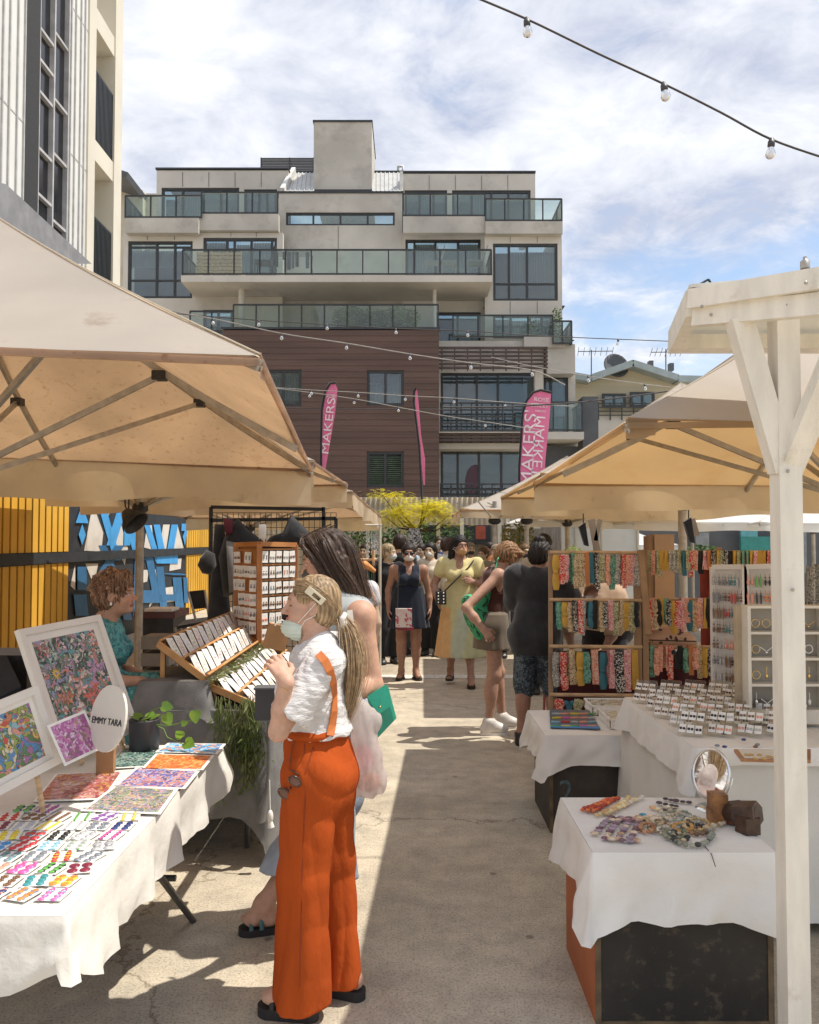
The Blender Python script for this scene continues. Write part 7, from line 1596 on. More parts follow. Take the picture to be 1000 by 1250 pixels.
    def sole(s, S, mat, parent, hgt=.03, z=None):
        a, t = s.J['an'+S], s.J['toe'+S]; d = unit((t-a)*(1, 1, 0)); sd_ = np.cross(d, (0, 0, 1)); k = 22; pts = []
        c0 = a*(1, 1, 0)-d*.04; c1 = t*(1, 1, 0)-d*.045; L_ = np.linalg.norm(c1-c0)
        for q in range(k):
            an = 6.283*q/k; u, v = math.cos(an), math.sin(an); w_ = .036 if u < 0 else .045; c = c1 if u > 0 else c0; pts.append(Vector(c+d*u*(.055 if u > 0 else .034)+sd_*v*w_))
        zz_ = (a[2]-.085 if z is None else z)-hgt*.0; m = MB().prism([V(p.x, p.y, zz_-hgt) for p in pts], (0, 0, hgt)); me = m.mesh('sole', [mat]); me.transform(Matrix.Translation((0, 0, s.lift)) @ Matrix.Scale(s.s, 4)); return link('sole', me, parent)
    def sandals(s, mat, strapcol, hgt=.035, bars=(.35, .85)):
        for S in 'RL':
            o = s.sole(S, mat, s.th, hgt); o.name = 'sandal'; a, t = s.J['an'+S], s.J['toe'+S]; d = unit((t-a)*(1, 1, 0)); sd_ = np.cross(d, (0, 0, 1)); m = MB()
            for b in bars:
                c = a*(1, 1, 0)*(1-b)+t*(1, 1, 0)*b-d*.02; hz = a[2]-.085; rise = .066-.036*b; r = .042
                m.tube([Vector(c+sd_*r*math.cos(q)+vec((0, 0, hz+rise*1.05*math.sin(q)))) for q in [math.pi*k_/10 for k_ in range(11)]], .011, 6, flat=.35)
            me = m.mesh('sandal_strap', [M('strap_%d' % int(sum(strapcol)*1000), strapcol, .6)]); me.transform(Matrix.Translation((0, 0, s.lift)) @ Matrix.Scale(s.s, 4)); link('strap', me, o)
    def pipe(s, name, pts, r, mat, flat_=1, label=None, parent=None, n=8):
        m = MB(); m.tube([Vector(p) for p in pts], r, n, flat=flat_); me = m.mesh(name, [mat]); me.transform(Matrix.Translation((0, 0, s.lift)) @ Matrix.Scale(s.s, 4)); return link(name, me, parent or s.th, label=label)
def frame_of(loc, yaw, size, lift=0):
    Mi = (Matrix.Translation(Vector(loc)) @ Matrix.Rotation(R(yaw), 4, 'Z')).inverted()
    def f(px, py, Y): q = Mi @ P(px, py, Y); return ((q.x)/size, (q.y)/size, (q.z-lift)/size)
    return f
# ============ woman in orange trousers (foreground)
loc, yaw, sz, lf = (-.345, 3.06, 0), 72, .925, .037; W = frame_of(loc, yaw, sz, lf)
Jf = dict(head=(0.0, .022, 1.535), neck=(0, .0, 1.385), chest=(0, .0, 1.23), shL=W(395, 812, 2.90), elL=W(340, 893, 2.84), wrL=W(349, 832, 2.80), shR=(.165, -.01, 1.345), elR=(.205, -.02, 1.08), wrR=(.19, .06, .87),
          hipL=(-.085, 0, .89), hipR=(.085, 0, .89), knL=(-.09, .02, .48), knR=(.09, -.03, .48), anL=(-.095, .02, .085), anR=(.10, -.10, .085), toeL=(-.115, .18, .03), toeR=(.115, .06, .03))
wf = Person('blonde woman in orange wide trousers and white gauze blouse, mask under her chin', loc, yaw, sz, Jf, (2, 0, 22), (.57, .345, .25), .89, .008, .0034, .004, lf,
            hands={'L': dict(dir=(.30, .62, .72), n=(.6, .6, -.3), curl=.55, thumb=(.3, -.6, .7)), 'R': dict(curl=.4)}, handres=.0034)
wf.body(closed=True, brow=(.30, .19, .11), lips=(.50, .16, .14))
wht = (.66, .64, .635)
SM_ = 1.36
pk = [cone(wf.J['shL']+(0, 0, .004), wf.J['shL']+(wf.J['elL']-wf.J['shL'])*.74, .066, .080, .04), cone(wf.J['shR'], wf.J['shR']+(wf.J['elR']-wf.J['shR'])*.55, .066, .082, .04), cone(wf.J['waist']+(0, 0, .02), wf.J['waist']+(0, -.01, -.03), .130, .140, .04), ell(wf.J['chest']+(0, .02, -.06), (.15, .125, .12), .05)]
def blouse_post(F, X, Y, Z):
    a, b = wf.J['shL'], wf.J['elL']; F = F+.0016*np.sin(Y*150+4*np.sin(Z*22)+X*60)+.0010*np.sin(Z*210+3*np.sin(Y*35))+.0018*np.sin(X*42+Z*25+Y*30)+.0024*np.sin(Y*55+X*20+2*np.sin(Z*14))
    for S in 'LR':
        a, b = wf.J['sh'+S], wf.J['el'+S]; d = unit(b-a); t = (X-a[0])*d[0]+(Y-a[1])*d[1]+(Z-a[2])*d[2]; L_ = np.linalg.norm(b-a); m = a+d*L_*(.80 if S == 'L' else .62)
        rad = np.sqrt((X-m[0])**2+(Y-m[1])**2+(Z-m[2])**2)
        wv = .006*np.sin(np.arctan2(Z-m[2], X-m[0]+.001)*9)
        F = np.where((rad < .16) & (np.abs(X) > .135), np.maximum(F, t-L_*(.78 if S == 'L' else .60)-wv), F)
    n = wf.J['neck']; F = np.maximum(F, 1.030+.006*np.sin(X*60)+.005*np.sin(Y*80)-Z); return np.maximum(F, .066-np.sqrt((X-n[0])**2+(Y-n[1]-.03)**2+((Z-n[2]-.045)*.8)**2))
bl = wf.mk('blouse', wf.torso(.014)+pk, .006, GAUZE, flat(wht), blouse_post)
org = (.43, .078, .016)
def pants_post(F, X, Y, Z):
    a = np.arctan2(Y, X); t = np.clip((.95-Z)/.9, 0, 1)
    def fold(q): return 1-2*np.abs(np.sin(q))
    F = F+.010*t*fold(Y*15+X*9+1.2*np.sin(Z*3.5))+.005*t*fold(Y*31-X*14+.8*np.sin(Z*6))+.004*fold(Z*16+Y*13+X*9)*np.clip(1.3*t*(1-t)*2, 0, 1)+.004*fold(Z*24-Y*26+2)*np.clip(.35-np.abs(Z-.88), 0, 1)*2
    F = F+.005*fold(Y*26+X*10)*np.clip((Z-.86)*5, 0, 1)
    return np.maximum(np.maximum(F, .028-Z+.012*np.sin(Y*17+X*8)), Z-1.045)
Lk, Rk = wf.J['knL'], wf.J['knR']
ex = [cone((-.066, -.012, .88), (-.090, .010, .50), .118, .092, .04), cone((-.090, .010, .50), (-.096, .020, -.03), .092, .108, .03), cone((.07, -.03, .88), (.09, -.045, .50), .104, .076, .04), cone((.09, -.045, .50), (.10, -.070, .0), .076, .080, .03), cone((0, 0, .99), (0, 0, 1.05), .128, .116, .03), ell((0, -.045, .86), (.15, .105, .15), .05)]
pn = wf.mk('trousers', wf.torso(.010)+ex, .006, LINENT, flat(org), pants_post, box=(vec((-.30, -.30, -.01)), vec((.30, .30, 1.08))))
wf.mk('waistband', [cone((0, .0, 1.03), (0, .0, 1.055), .130, .126, .02), ell((0, -.01, 1.04), (.148, .118, .03), .03)], .006, LINENT, flat(org), lambda F, X, Y, Z: np.maximum(np.maximum(F, 1.025-Z), Z-1.06))
STR = M('orange_strap', (.58, .17, .04), .6, .1, 8, .1, 60)
from mathutils.bvhtree import BVHTree
def on_surface(objs, px, py, lift=.004):
    """nearest hit of the line of sight through a point with the given cloth meshes, lifted a little off them"""
    best = None; d = D(px, py).normalized(); o = V(0, 0, EYE)
    for ob in objs:
        Mw = ob.parent.matrix_basis; Mi = Mw.inverted(); h_ = BVHTree.FromPolygons([v.co for v in ob.data.vertices], [p.vertices for p in ob.data.polygons]).ray_cast(Mi @ o, (Mi.to_3x3() @ d).normalized())
        if h_[0] is not None:
            q = Mw @ h_[0]; nn = (Mw.to_3x3() @ h_[1]).normalized(); nn = nn if nn.dot(d) < 0 else -nn
            if best is None or (q-o).length < best[2]: best = (q+nn*lift, nn, (q-o).length)
    return best
hs_ = [on_surface([bl, pn], x, y, .004) for x, y in ((403, 899), (405, 885), (407, 868), (407.5, 850), (406, 834), (402, 818), (396, 806), (389, 799))]
hs_ = [h_ for h_ in hs_ if h_]; m = MB(); vs_ = []
for i_, (p, nn, _) in enumerate(hs_):
    t_v = (hs_[min(i_+1, len(hs_)-1)][0]-hs_[max(i_-1, 0)][0]).normalized(); side = t_v.cross(nn).normalized(); vs_ += [p+side*.014, p-side*.014, p-side*.014+nn*.004, p+side*.014+nn*.004]
n_s = len(hs_); m.add(vs_, [(i*4+a_, i*4+(a_+1) % 4, i*4+4+(a_+1) % 4, i*4+4+a_) for i in range(n_s-1) for a_ in range(4)]+[(3, 2, 1, 0), tuple((n_s-1)*4+k for k in range(4))]); part('shoulder_strap', m, STR, wf.th)
hb = (.56, .40, .235); hb2 = (.36, .235, .125)
ho = wf.hair(hb, long=(((0, -.085, -.02), (0, -.118, -.05), .035, .024),), vol=.007, col2=hb2, rough=.0012, res=.0036)
E_ = lambda *a: wf.h(*a)
def skull(p, out=1.0):
    q = vec(p)-vec((0, -.018, .034)); r_ = vec((.089, .106, .098)); k = np.sqrt(((q/r_)**2).sum()); return tuple(q/k*out+vec((0, -.018, .034)))
gd = []
for sx in (-1, 1):
    for k_ in range(12):
        u = k_/11; S0 = (sx*(.006+.070*u), .082-.075*u**1.3, .118-.095*u); End = (sx*.006, -.118, -.040); row = []
        for t in (0, .2, .4, .6, .8, .93): q = tuple(vec(S0)*(1-t)+vec(End)*t+vec((sx*.05*math.sin(math.pi*t), 0, .03*math.sin(math.pi*t)))); q = skull(q, 1.0); q = (q[0], q[1], max(q[2], .040)) if -.052 < q[1] < .035 else q; row.append(q+(.5*(1-t*.6),))
        row.append(End+(.25,)); gd.append(row)
wf.strands(ho, gd, 1300, .007, .0012, hb, hb2, 3)
pt_g = [[(0, -.118, -.042, .5), (0, -.150, -.09, .9), (-.006, -.172, -.18, 1.3), (-.012, -.175, -.29, 1.3), (-.015, -.160, -.40, .9), (-.012, -.150, -.47, .5)]]
wf.strands(ho, gd, 90, .011, .0008, (.66, .48, .29), hb, 13, 'flyaway_hairs')
wf.strands(ho, pt_g, 70, .026, .0009, (.7, .52, .32), hb, 14, 'loose_ponytail_hairs')
wf.strands(ho, pt_g, 700, .016, .0017, (.66, .48, .29), (.40, .26, .14), 5, 'ponytail')
wf.mk('scrunchie', [ell(wf.h(.022*math.cos(q), -.128+.004*math.sin(3*q), -.056+.022*math.sin(q)), .014, .008) for q in [6.283*k_/9 for k_ in range(9)]], .004, GAUZE, flat((.70, .65, .60)))
m = MB(); cp = [on_surface([pn], x, y, .001) for x, y in ((372, 908), (373, 960), (371, 1010), (369, 1060), (368, 1110), (367, 1160), (366, 1205))]; cp = [c_[0] for c_ in cp if c_]; m.tube(cp, .0016, 4)
part('side_seam', m, M('rust_seam', (.25, .04, .01), .9), wf.th); m = MB(); cp = [on_surface([pn], x, y, .001) for x, y in ((383, 912), (378, 928), (373, 944))]; m.tube([c_[0] for c_ in cp if c_], .0022, 4); part('pocket_edge', m, MATS['rust_seam'], wf.th)
# hair clip, mask, earring, bracelet
m = MB(); Hc = Matrix(np.array(wf.H).tolist()).to_4x4(); cc = Vector(wf.h(-.095, -.016, .048)); Mc = Matrix.Translation(cc) @ Hc @ Euler((R(38), R(-10), 0)).to_matrix().to_4x4()
for (y0, y1, z0, z1) in ((-.042, .042, .0075, .015), (-.042, .042, -.015, -.0075), (-.042, -.024, -.0075, .0075), (.012, .042, -.0075, .0075)): m.box(-.005, y0, z0, .003, y1, z1, Mc)
me = m.mesh('hair_clip', [M('pearl_clip', (.72, .66, .50), .3)]); me.transform(Matrix.Translation((0, 0, lf)) @ Matrix.Scale(sz, 4)); link('hair_clip', me, wf.th)
wf.mask((.58, .66, .58), chin=True)
wf.pipe('bracelet', [wf.J['wrL']+vec((.030*math.cos(q), .022*math.sin(q), .012*math.sin(q)-.02)) for q in [6.283*k_/14 for k_ in range(15)]], .0018, GOLD, n=5)
wf.sandals(RUB, (.03, .025, .025), .042, (.75,))
# sunglasses hanging at her hip
m = MB()
for (cx_, cy_, rot_) in ((362, 953, .4), (350, 968, .4)):
    c = (on_surface([pn], cx_, cy_, .010) or (P(cx_, cy_, 2.84),))[0]; m.tube([c+V(.021*math.cos(q+.4), -.004*math.sin(q), .019*math.sin(q)) for q in [6.283*k_/18 for k_ in range(19)]], .0035, 6, cap=False)
sg = lambda x, y: (on_surface([pn, bl], x, y, .008) or (P(x, y, 2.84),))[0]; m.tube([sg(357, 960), sg(355, 963)], .004, 6); m.tube([sg(356, 940), sg(366, 946)], .0025, 5); m.tube([sg(355, 940), sg(357, 925), sg(359, 910), sg(361, 901)], .0015, 5)
t_ = thing('sunglasses', 'tortoiseshell sunglasses hanging by a cord at the hip of the orange trousers', 'sunglasses', P(350, 965, 2.84)); part('frame', m, M('tortoiseshell', (.10, .04, .02), .3, .4, 60), t_)
m = MB()
for (cx_, cy_) in ((362, 953), (350, 968)): c = (on_surface([pn], cx_, cy_, .009) or (P(cx_, cy_, 2.84),))[0]; m.prism([c+V(.020*math.cos(q), 0, .018*math.sin(q)) for q in [6.283*k_/18 for k_ in range(18)]], (0, .002, 0))
part('lens', m, M('brown_lens', (.16, .07, .05), .1, .1), t_)
# ============ woman behind in grey sleeveless top and pale jeans
loc, yaw, sz, lf = (-.315, 3.66, 0), 62, 1.045, .03; W = frame_of(loc, yaw, sz, lf)
Jb = dict(head=(0, .065, 1.515), neck=(0, .03, 1.385), chest=(0, .0, 1.23), shL=W(441, 752, 3.50), elL=W(456, 838, 3.48), wrL=W(415, 846, 3.32), shR=(.165, -.01, 1.335), elR=(.205, -.02, 1.08), wrR=(.20, .03, .86),
          anL=(-.095, -.03, .085), anR=(.11, .10, .085), toeL=(-.11, .13, .03), toeR=W(294, 1130, 3.60)[:2]+(.03,), knR=(.10, .10, .48))
Jb['anR'] = tuple(vec(W(322, 1118, 3.62)[:2]+(.085,))); Jb['knR'] = (.10, .08, .48)
wb = Person('tall dark-haired woman in a grey sleeveless top and pale jeans, masked, head bent', loc, yaw, sz, Jb, (-16, 0, 27), (.55, .32, .225), 1.04, .009, .0042, .005, lf, hands={'L': dict(curl=.6, n=(.3, .2, .9))})
wb.body(); wb.top((.40, .43, .44), 1.0, 0, .014, CLOTH, 'sleeveless_top', wr=.004, flare=.04, open_sh=.150)
wb.trousers((.40, .46, .54), 1.08, .22, .045, .02, .014, DENIM, 'jeans', extra=[cone((-.09, 0, .5), (-.10, -.045, .12), .098, .108, .04)], wr=.006)
hd1, hd2 = (.095, .052, .034), (.055, .032, .022)
hw = wb.hair(hd1, long=(((-.055, -.06, -.03), (-.07, -.085, -.20), .045, .03), ((.05, -.06, -.03), (.06, -.08, -.2), .045, .03), ((.0, -.08, -.02), (0, -.11, -.20), .05, .035)), vol=.012, col2=hd2, rough=.003, res=.005, bun='ears')
gl = []
for sx in (-1, 1):
    gl += [[(sx*.01, .05, .125, .3), (sx*.06, .03, .09, .6), (sx*.088, .0, .01, .6), (sx*.085, -.03, -.10, 1), (sx*.080, -.06, -.22, 1.3)], [(sx*.01, 0, .128, .3), (sx*.07, -.03, .08, .6), (sx*.09, -.05, -.02, .8), (sx*.075, -.09, -.13, 1), (sx*.07, -.10, -.24, 1.3)], [(sx*.01, -.06, .115, .3), (sx*.04, -.11, .05, .6), (sx*.05, -.12, -.05, .8), (sx*.05, -.12, -.15, 1), (sx*.045, -.12, -.25, 1.3)],
           [(sx*.012, .06, .118, .3), (sx*.055, .070, .085, .4), (sx*.083, .045, .03, .4), (sx*.088, .015, -.06, .5), (sx*.086, -.01, -.16, .7)]]
wb.strands(hw, gl, 1500, .014, .0014, (.13, .078, .052), hd2, 7); wb.strands(hw, gl, 160, .024, .0009, (.16, .10, .07), hd2, 17, 'loose_hairs'); wb.mask((.09, .085, .085))
m = MB(); Hc = Matrix(np.array(wb.H).tolist()).to_4x4(); Mg = Matrix.Translation(Vector(wb.h(0, .06, .118))) @ Hc @ Euler((R(-35), 0, 0)).to_matrix().to_4x4()
for sx in (-1, 1): m.tube([Mg @ V(sx*.036+.030*math.cos(q), 0, .022*math.sin(q)) for q in [6.283*k_/16 for k_ in range(17)]], .003, 6, cap=False); m.tube([Mg @ V(sx*.066, 0, 0), Mg @ V(sx*.085, -.05, -.02), Mg @ V(sx*.085, -.12, -.06)], .003, 6)
me = m.mesh('sunglasses', [M('dark_tortoise', (.05, .03, .025), .3)]); me.transform(Matrix.Translation((0, 0, lf)) @ Matrix.Scale(sz, 4)); link('sunglasses', me, wb.th)
wb.sandals(RUB, (.07, .16, .17), .030, (.3, .75))
# green bag and translucent tote
t_ = thing('green_bag', 'emerald green leather shoulder bag behind the tall woman', 'bag', P(465, 870, 3.42)); GRN = M('emerald_leather', (.01, .26, .17), .35, .1, 10, .05, 60)
q = [P(449, 852, 3.4), P(470, 838, 3.42), P(481, 880, 3.42), P(459, 903, 3.4)]; m = MB(); m.prism(q, (.01, .05, 0)); part('body', m, GRN, t_)
q2 = [P(448, 850, 3.39), P(470, 836, 3.41), P(477, 862, 3.41), P(462, 872, 3.39), P(452, 866, 3.39)]; m = MB(); m.prism(q2, (0, -.006, 0)); part('flap', m, M('emerald_flap', (.015, .34, .23), .35, .08), t_); m = MB(); m.ball(P(464, 863, 3.38), .005); part('button', m, GOLD, t_)
part('strap', MB().tube([P(450, 852, 3.43), P(440, 838, 3.45), P(442, 800, 3.52), P(448, 745, 3.6)], .006, 6), M('black_strap', (.02, .02, .02), .5), t_)
t_ = thing('translucent_tote', 'see-through white tote with pink and orange contents behind the orange trousers', 'bag', P(450, 960, 3.05)); TOT = M('sheer_white', (.80, .74, .72), .5, .1, 12, .5, 18, alpha=.5, tl=.5, bd=.02)
def tote(F, X, Y, Z): return F+.003*np.sin(Z*30+X*120)+.0015*np.sin(X*210-Z*40)
b0, b1, b2 = P(440, 868, 3.10), P(448, 925, 3.12), P(449, 952, 3.12)
me = sdf_mesh('sheer_bag', [cone(b0, b1, .040, .062, .03), ell(b2+V(0, 0, 0), (.078, .05, .068), .04), cone(P(436, 860, 3.1), P(455, 880, 3.12), .02, .035, .03)], .005, TOT, tote, (), flat((.8, .8, .8))); link('sheer_bag', me, t_, True)
part('white_handle', MB().bar(P(440, 868, 3.12), P(427, 745, 3.30), .022, .004, up=(0, 1, 0)), M('white_webbing', (.72, .68, .60), .8), t_)
me = sdf_mesh('pink_content', [ell(P(444, 925, 3.13), (.036, .025, .05), .02)], .006, M('pink_inside', (.66, .26, .30), .7), None, (), None); link('pink_content', me, t_, True)
me = sdf_mesh('orange_content', [ell(P(450, 955, 3.13), (.052, .03, .035), .02)], .006, M('orange_inside', (.60, .25, .12), .7), None, (), None); link('orange_content', me, t_, True)
# ============ seated woman in teal
loc, yaw, sz, lf = (-1.735, 4.62, 0), -82, .97, .0
ST_ = dict(pelvis=(0, 0, .84), waist=(0, .0, .96), chest=(0, .015, 1.13), neck=(0, .02, 1.285), head=(0, .085, 1.435), shR=(.165, .0, 1.245), shL=(-.165, .0, 1.245), elR=(.22, .02, .98), elL=(-.2, .05, .98), wrR=(.12, .24, .955), wrL=(-.03, .26, .95),
           hipR=(.085, .02, .80), hipL=(-.085, .02, .80), knR=(.09, .42, .86), knL=(-.06, .40, .80), anR=(-.06, .46, .50), anL=(-.09, .32, .42), toeR=(-.08, .60, .42), toeL=(-.09, .46, .36))
ws = Person('seated woman in a teal patterned dress with curly reddish hair, behind the paintings', loc, yaw, sz, ST_, (2, 0, -6), (.54, .30, .205), 1.0, .010, .0048, .005, 0, hands={'R': dict(curl=.6, n=(0, -.3, -1), dir=(-.75, .6, -.1)), 'L': dict(curl=.5, n=(0, -.3, -1), dir=(.6, .7, -.1))})
ws.body(brow=(.25, .14, .09), lips=(.36, .13, .10))
TEAL = palette_mat('teal_dress_print', [(.06, .26, .27), (.10, .34, .34), (.04, .16, .20), (.16, .38, .36), (.07, .22, .25)], 34, 2.2, .8)
ws.top((.1, .3, .3), .86, .72, .018, TEAL, 'dress', puff=.014, extra=[cone((0, .05, .84), (0, .30, .86), .15, .13, .05)]); ws.mk('skirt', [ell((0, 0, .83), (.18, .15, .12)), cone((.08, .05, .83), (.08, .34, .88), .11, .095, .05), cone((-.08, .05, .83), (-.07, .33, .82), .11, .095, .05), cone((0, .25, .80), (0, .28, .60), .15, .13, .06)], .010, TEAL, flat((.1, .3, .3)), lambda F, X, Y, Z: F+.004*np.sin(X*40+Z*30))
hs = ws.hair((.46, .27, .16), vol=.020, col2=(.20, .10, .06), rough=.008, res=.005, extra=[ell(ws.h(x, y, z), r, .01) for x, y, z, r in ((0, .06, .115, .030), (.05, .03, .112, .03), (-.05, .03, .112, .03), (0, -.03, .13, .035), (.07, -.03, .08, .03), (-.07, -.03, .08, .03), (0, -.10, .08, .035), (.04, -.10, .02, .03), (-.04, -.10, .02, .03), (0, -.10, -.04, .025))])
cg = random.Random(8); curls = []
for k_ in range(60):
    a, b = cg.uniform(0, 6.283), cg.uniform(-.1, 1.5); c_ = (.092*math.cos(a)*math.cos(b), -.018+.108*math.sin(a)*math.cos(b), .034+.10*math.sin(b))
    if c_[1] > .06 and c_[2] < .08: continue
    curls.append([(c_[0], c_[1], c_[2], .3), (c_[0]*1.2+.01*cg.gauss(0, 1), c_[1]*1.2, c_[2]*1.12+.01, .6), (c_[0]*1.22+.015*cg.gauss(0, 1), c_[1]*1.2+.015*cg.gauss(0, 1), c_[2]*1.05-.004, .8), (c_[0]*1.12, c_[1]*1.12+.01, c_[2]*.98, .6)])
ws.strands(hs, curls, 300, .008, .0032, (.60, .38, .24), (.26, .14, .09), 9)
ws.pipe('earring', [ws.h(.084, -.004, -.035), ws.h(.086, -.004, -.052)], .007, PAPER); ws.pipe('bracelet', [ws.J['wrR']+vec((.0+.020*math.cos(q)*.6, -.012+.022*math.cos(q), .028*math.sin(q))) for q in [6.283*k_/12 for k_ in range(13)]], .003, GOLD, n=5)
ws.sandals(RUB, (.05, .03, .02), .02, (.8,))
t_ = thing('stool', 'dark high stool under the seated woman in teal', 'stool', (-1.75, 4.62, 0)); part('seat', MB().lathe([(0, .66), (.17, .66), (.18, .70), (.17, .72), (0, .72)], 20, c=(-1.75, 4.62, 0)), BLK, t_)
for dx, dy in ((.13, .13), (-.13, .13), (.13, -.13), (-.13, -.13)): part('leg', MB().tube([V(-1.75+dx, 4.62+dy, .66), V(-1.75+dx*1.3, 4.62+dy*1.3, 0)], .015, 8), BLK, t_)
# ============ woman in brown top with watermelon bag
def lean(J, dy): return J
loc, yaw, sz, lf = (.735, 7.36, 0), -78, 1.03, .02; W = frame_of(loc, yaw, sz, lf)
wr_ = Person('woman in a brown sleeveless top, khaki skirt and black mask, bending her head', loc, yaw, sz, dict(head=(0, .15, 1.485), neck=(0, .055, 1.375), chest=(0, .03, 1.225), waist=(0, .0, 1.05), shR=(.165, .01, 1.335), shL=(-.165, .03, 1.335), elR=W(569, 742, 7.02), wrR=W(590, 768, 6.98), elL=(-.16, .16, 1.14), wrL=(-.14, .38, 1.12),
     anR=(.10, -.06, .085), toeR=(.12, .09, .03), anL=(-.09, .12, .085), toeL=(-.10, .27, .03), knR=(.09, -.01, .48), knL=(-.085, .08, .48)), (-34, 0, -4), (.47, .27, .19), 1.0, .011, .0065, .0065, lf, hands={'R': dict(curl=.7)})
wr_.body(); wr_.top((.085, .032, .025), 1.02, 0, .012, CLOTH, 'sleeveless_top'); wr_.skirt((.17, .135, .10), 1.03, .70, .155, .19, .85, 6, .004)
wr_.hair((.50, .27, .12), vol=.016, col2=(.26, .13, .06), rough=.004, bun='ears', fringe=[((-.045, .06, .08), (.035, .04, .03)), ((.045, .06, .08), (.035, .04, .03)), ((0, .075, .10), (.04, .03, .02))], long=(((.07, .02, .02), (.08, .035, -.04), .025, .015), ((-.07, .02, .02), (-.08, .035, -.04), .025, .015)))
wr_.mask((.02, .02, .022)); wr_.shoes((.70, .66, .62), i=.012, name='sneaker', sole=PAPER, top_z=.13)
wr_.mk('phone', [cone(wr_.J['wrR']+(.0, .03, -.09), wr_.J['wrR']+(0, .06, -.07), .012, .012)], .005, LEATH, flat((.7, .7, .7)))
t_ = thing('watermelon_bag', 'green string-shaped bag with dark watermelon stripes on the shoulder of the woman in brown', 'bag', P(583, 745, 7.2)); WM_ = palette_mat('watermelon_stripe', [(.04, .34, .15), (.05, .38, .17), (.01, .05, .03), (.04, .3, .13)], 14, 3.2, .7, 0, (1, 1, .9))
me = sdf_mesh('body', [ell(P(583, 752, 7.27), (.13, .07, .11), .05, Rm=np.array(Euler((0, R(55), 0)).to_matrix())), cone(P(573, 735, 7.27), P(588, 770, 7.27), .07, .085, .05), cone(P(590, 735, 7.27), P(602, 700, 7.22), .055, .014, .04)], .010, WM_); link('body', me, t_, True)
part('strap', MB().tube([P(600, 708, 7.2), P(606, 690, 7.2), P(608, 682, 7.25), P(603, 690, 7.4)], .016, 8, flat=.4), WM_, t_)
# ============ woman in black at the rack
loc, yaw, sz, lf = (1.06, 6.86, 0), -28, 1.035, .0
wk = Person('woman in loose black shirt and patterned cropped leggings, back turned, at the headband rack', loc, yaw, sz, dict(head=(0.02, .06, 1.515), neck=(0, .01, 1.375), elR=(.27, .06, 1.14), wrR=(.24, .26, 1.17), elL=(-.20, .10, 1.10), wrL=(-.08, .26, 1.12),
     anL=(-.13, -.02, .085), toeL=(-.17, .13, .03), anR=(.11, .14, .085), toeR=(.12, .30, .03), knL=(-.11, .02, .48), knR=(.10, .10, .48)), (-14, 0, -14), (.40, .22, .155), 1.13, .012, .0075, .007, lf, hands={'R': dict(curl=.6)})
wk.body(); wk.top((.012, .012, .014), .74, .75, .032, BLKC, 'shirt', flare=.075, puff=.03, wr=.005)
LEG = palette_mat('feather_leggings', [(.03, .045, .06), (.08, .12, .15), (.02, .03, .04), (.14, .18, .21), (.03, .04, .06)], 38, 3, .8); wk.trousers((.1, .1, .1), 1.0, .38, 0, .01, .012, LEG, 'leggings')
wk.hair((.035, .025, .022), vol=.012, col2=(.012, .010, .010), bun=((0, -.05, .125), (.05, .05, .035)), rough=.004); wk.shoes((.02, .022, .025), i=.012, name='trainer', sole=PAPER, top_z=.10)
m = MB(); a_, b_ = P(662, 805, 6.9), P(664, 892, 6.95); m.tube([a_, a_.lerp(b_, .5)+V(.01, 0, 0), b_], [.02, .028, .035], 8, flat=.3); single('pink_scarf', m, M('coral_scarf', (.55, .14, .13), .8), 'coral pink scarf trailing beside the leg of the woman in black', 'scarf')
# ============ woman in navy dress (centre, facing)
loc, yaw, sz, lf = (-.01, 10.1, 0), 182, .99, .0
wn = Person('woman in a short navy dress, sunglasses and white mask walking up the aisle', loc, yaw, sz, dict(elR=(.25, -.03, 1.08), wrR=(.25, .03, .86), elL=(-.25, -.03, 1.08), wrL=(-.26, .03, .86), shR=(.18, -.01, 1.335), shL=(-.18, -.01, 1.335), toeR=(.13, .12, .03), toeL=(-.13, .12, .03)), (0, 0, 0), (.38, .21, .145), 1.15, .012, .008, .0085, .02)
wn.body(); wn.top((.018, .024, .038), .95, 0, .014, CLOTH, 'dress_top', vneck=.02); wn.skirt((.018, .024, .038), 1.15, .62, .175, .265, .75, 7, .010, name='dress_skirt')
wn.hair((.05, .03, .022), vol=.014, col2=(.02, .013, .01)); wn.mask((.70, .66, .62)); wn.sandals(RUB, (.04, .03, .025), .02, (.4, .85))
wn.mk('sunglasses', [ell(wn.h(sx*.032, .088, .004), (.027, .014, .020), .004, Rm=wn.H) for sx in (-1, 1)]+[cone(wn.h(sx*.05, .08, .008), wn.h(sx*.08, .0, .008), .004, .004) for sx in (-1, 1)], .005, LEATH, flat((.01, .01, .012)))
t_ = thing('floral_pouch', 'square white and pink printed bag held at the hip of the woman in navy', 'bag', P(492, 755, 9.85)); x0, x1, z0, z1 = rect(483, 743, 503, 766, 9.86); part('body', MB().box(x0, 9.86, z0, x1, 9.92, z1), palette_mat('pouch_print', [(.66, .60, .56)]*4+[(.50, .10, .16), (.7, .45, .45)], 16, 2, .6), t_); part('trim', MB().box(x0+.02, 9.865, z0-.035, x1+.02, 9.915, z0-.002), M('crimson_trim', (.25, .03, .06), .6), t_)
part('strap', MB().tube([V(x0+.02, 9.9, z1), P(486, 712, 9.9), P(489, 692, 10.0)], .008, 6), BLKC, t_)
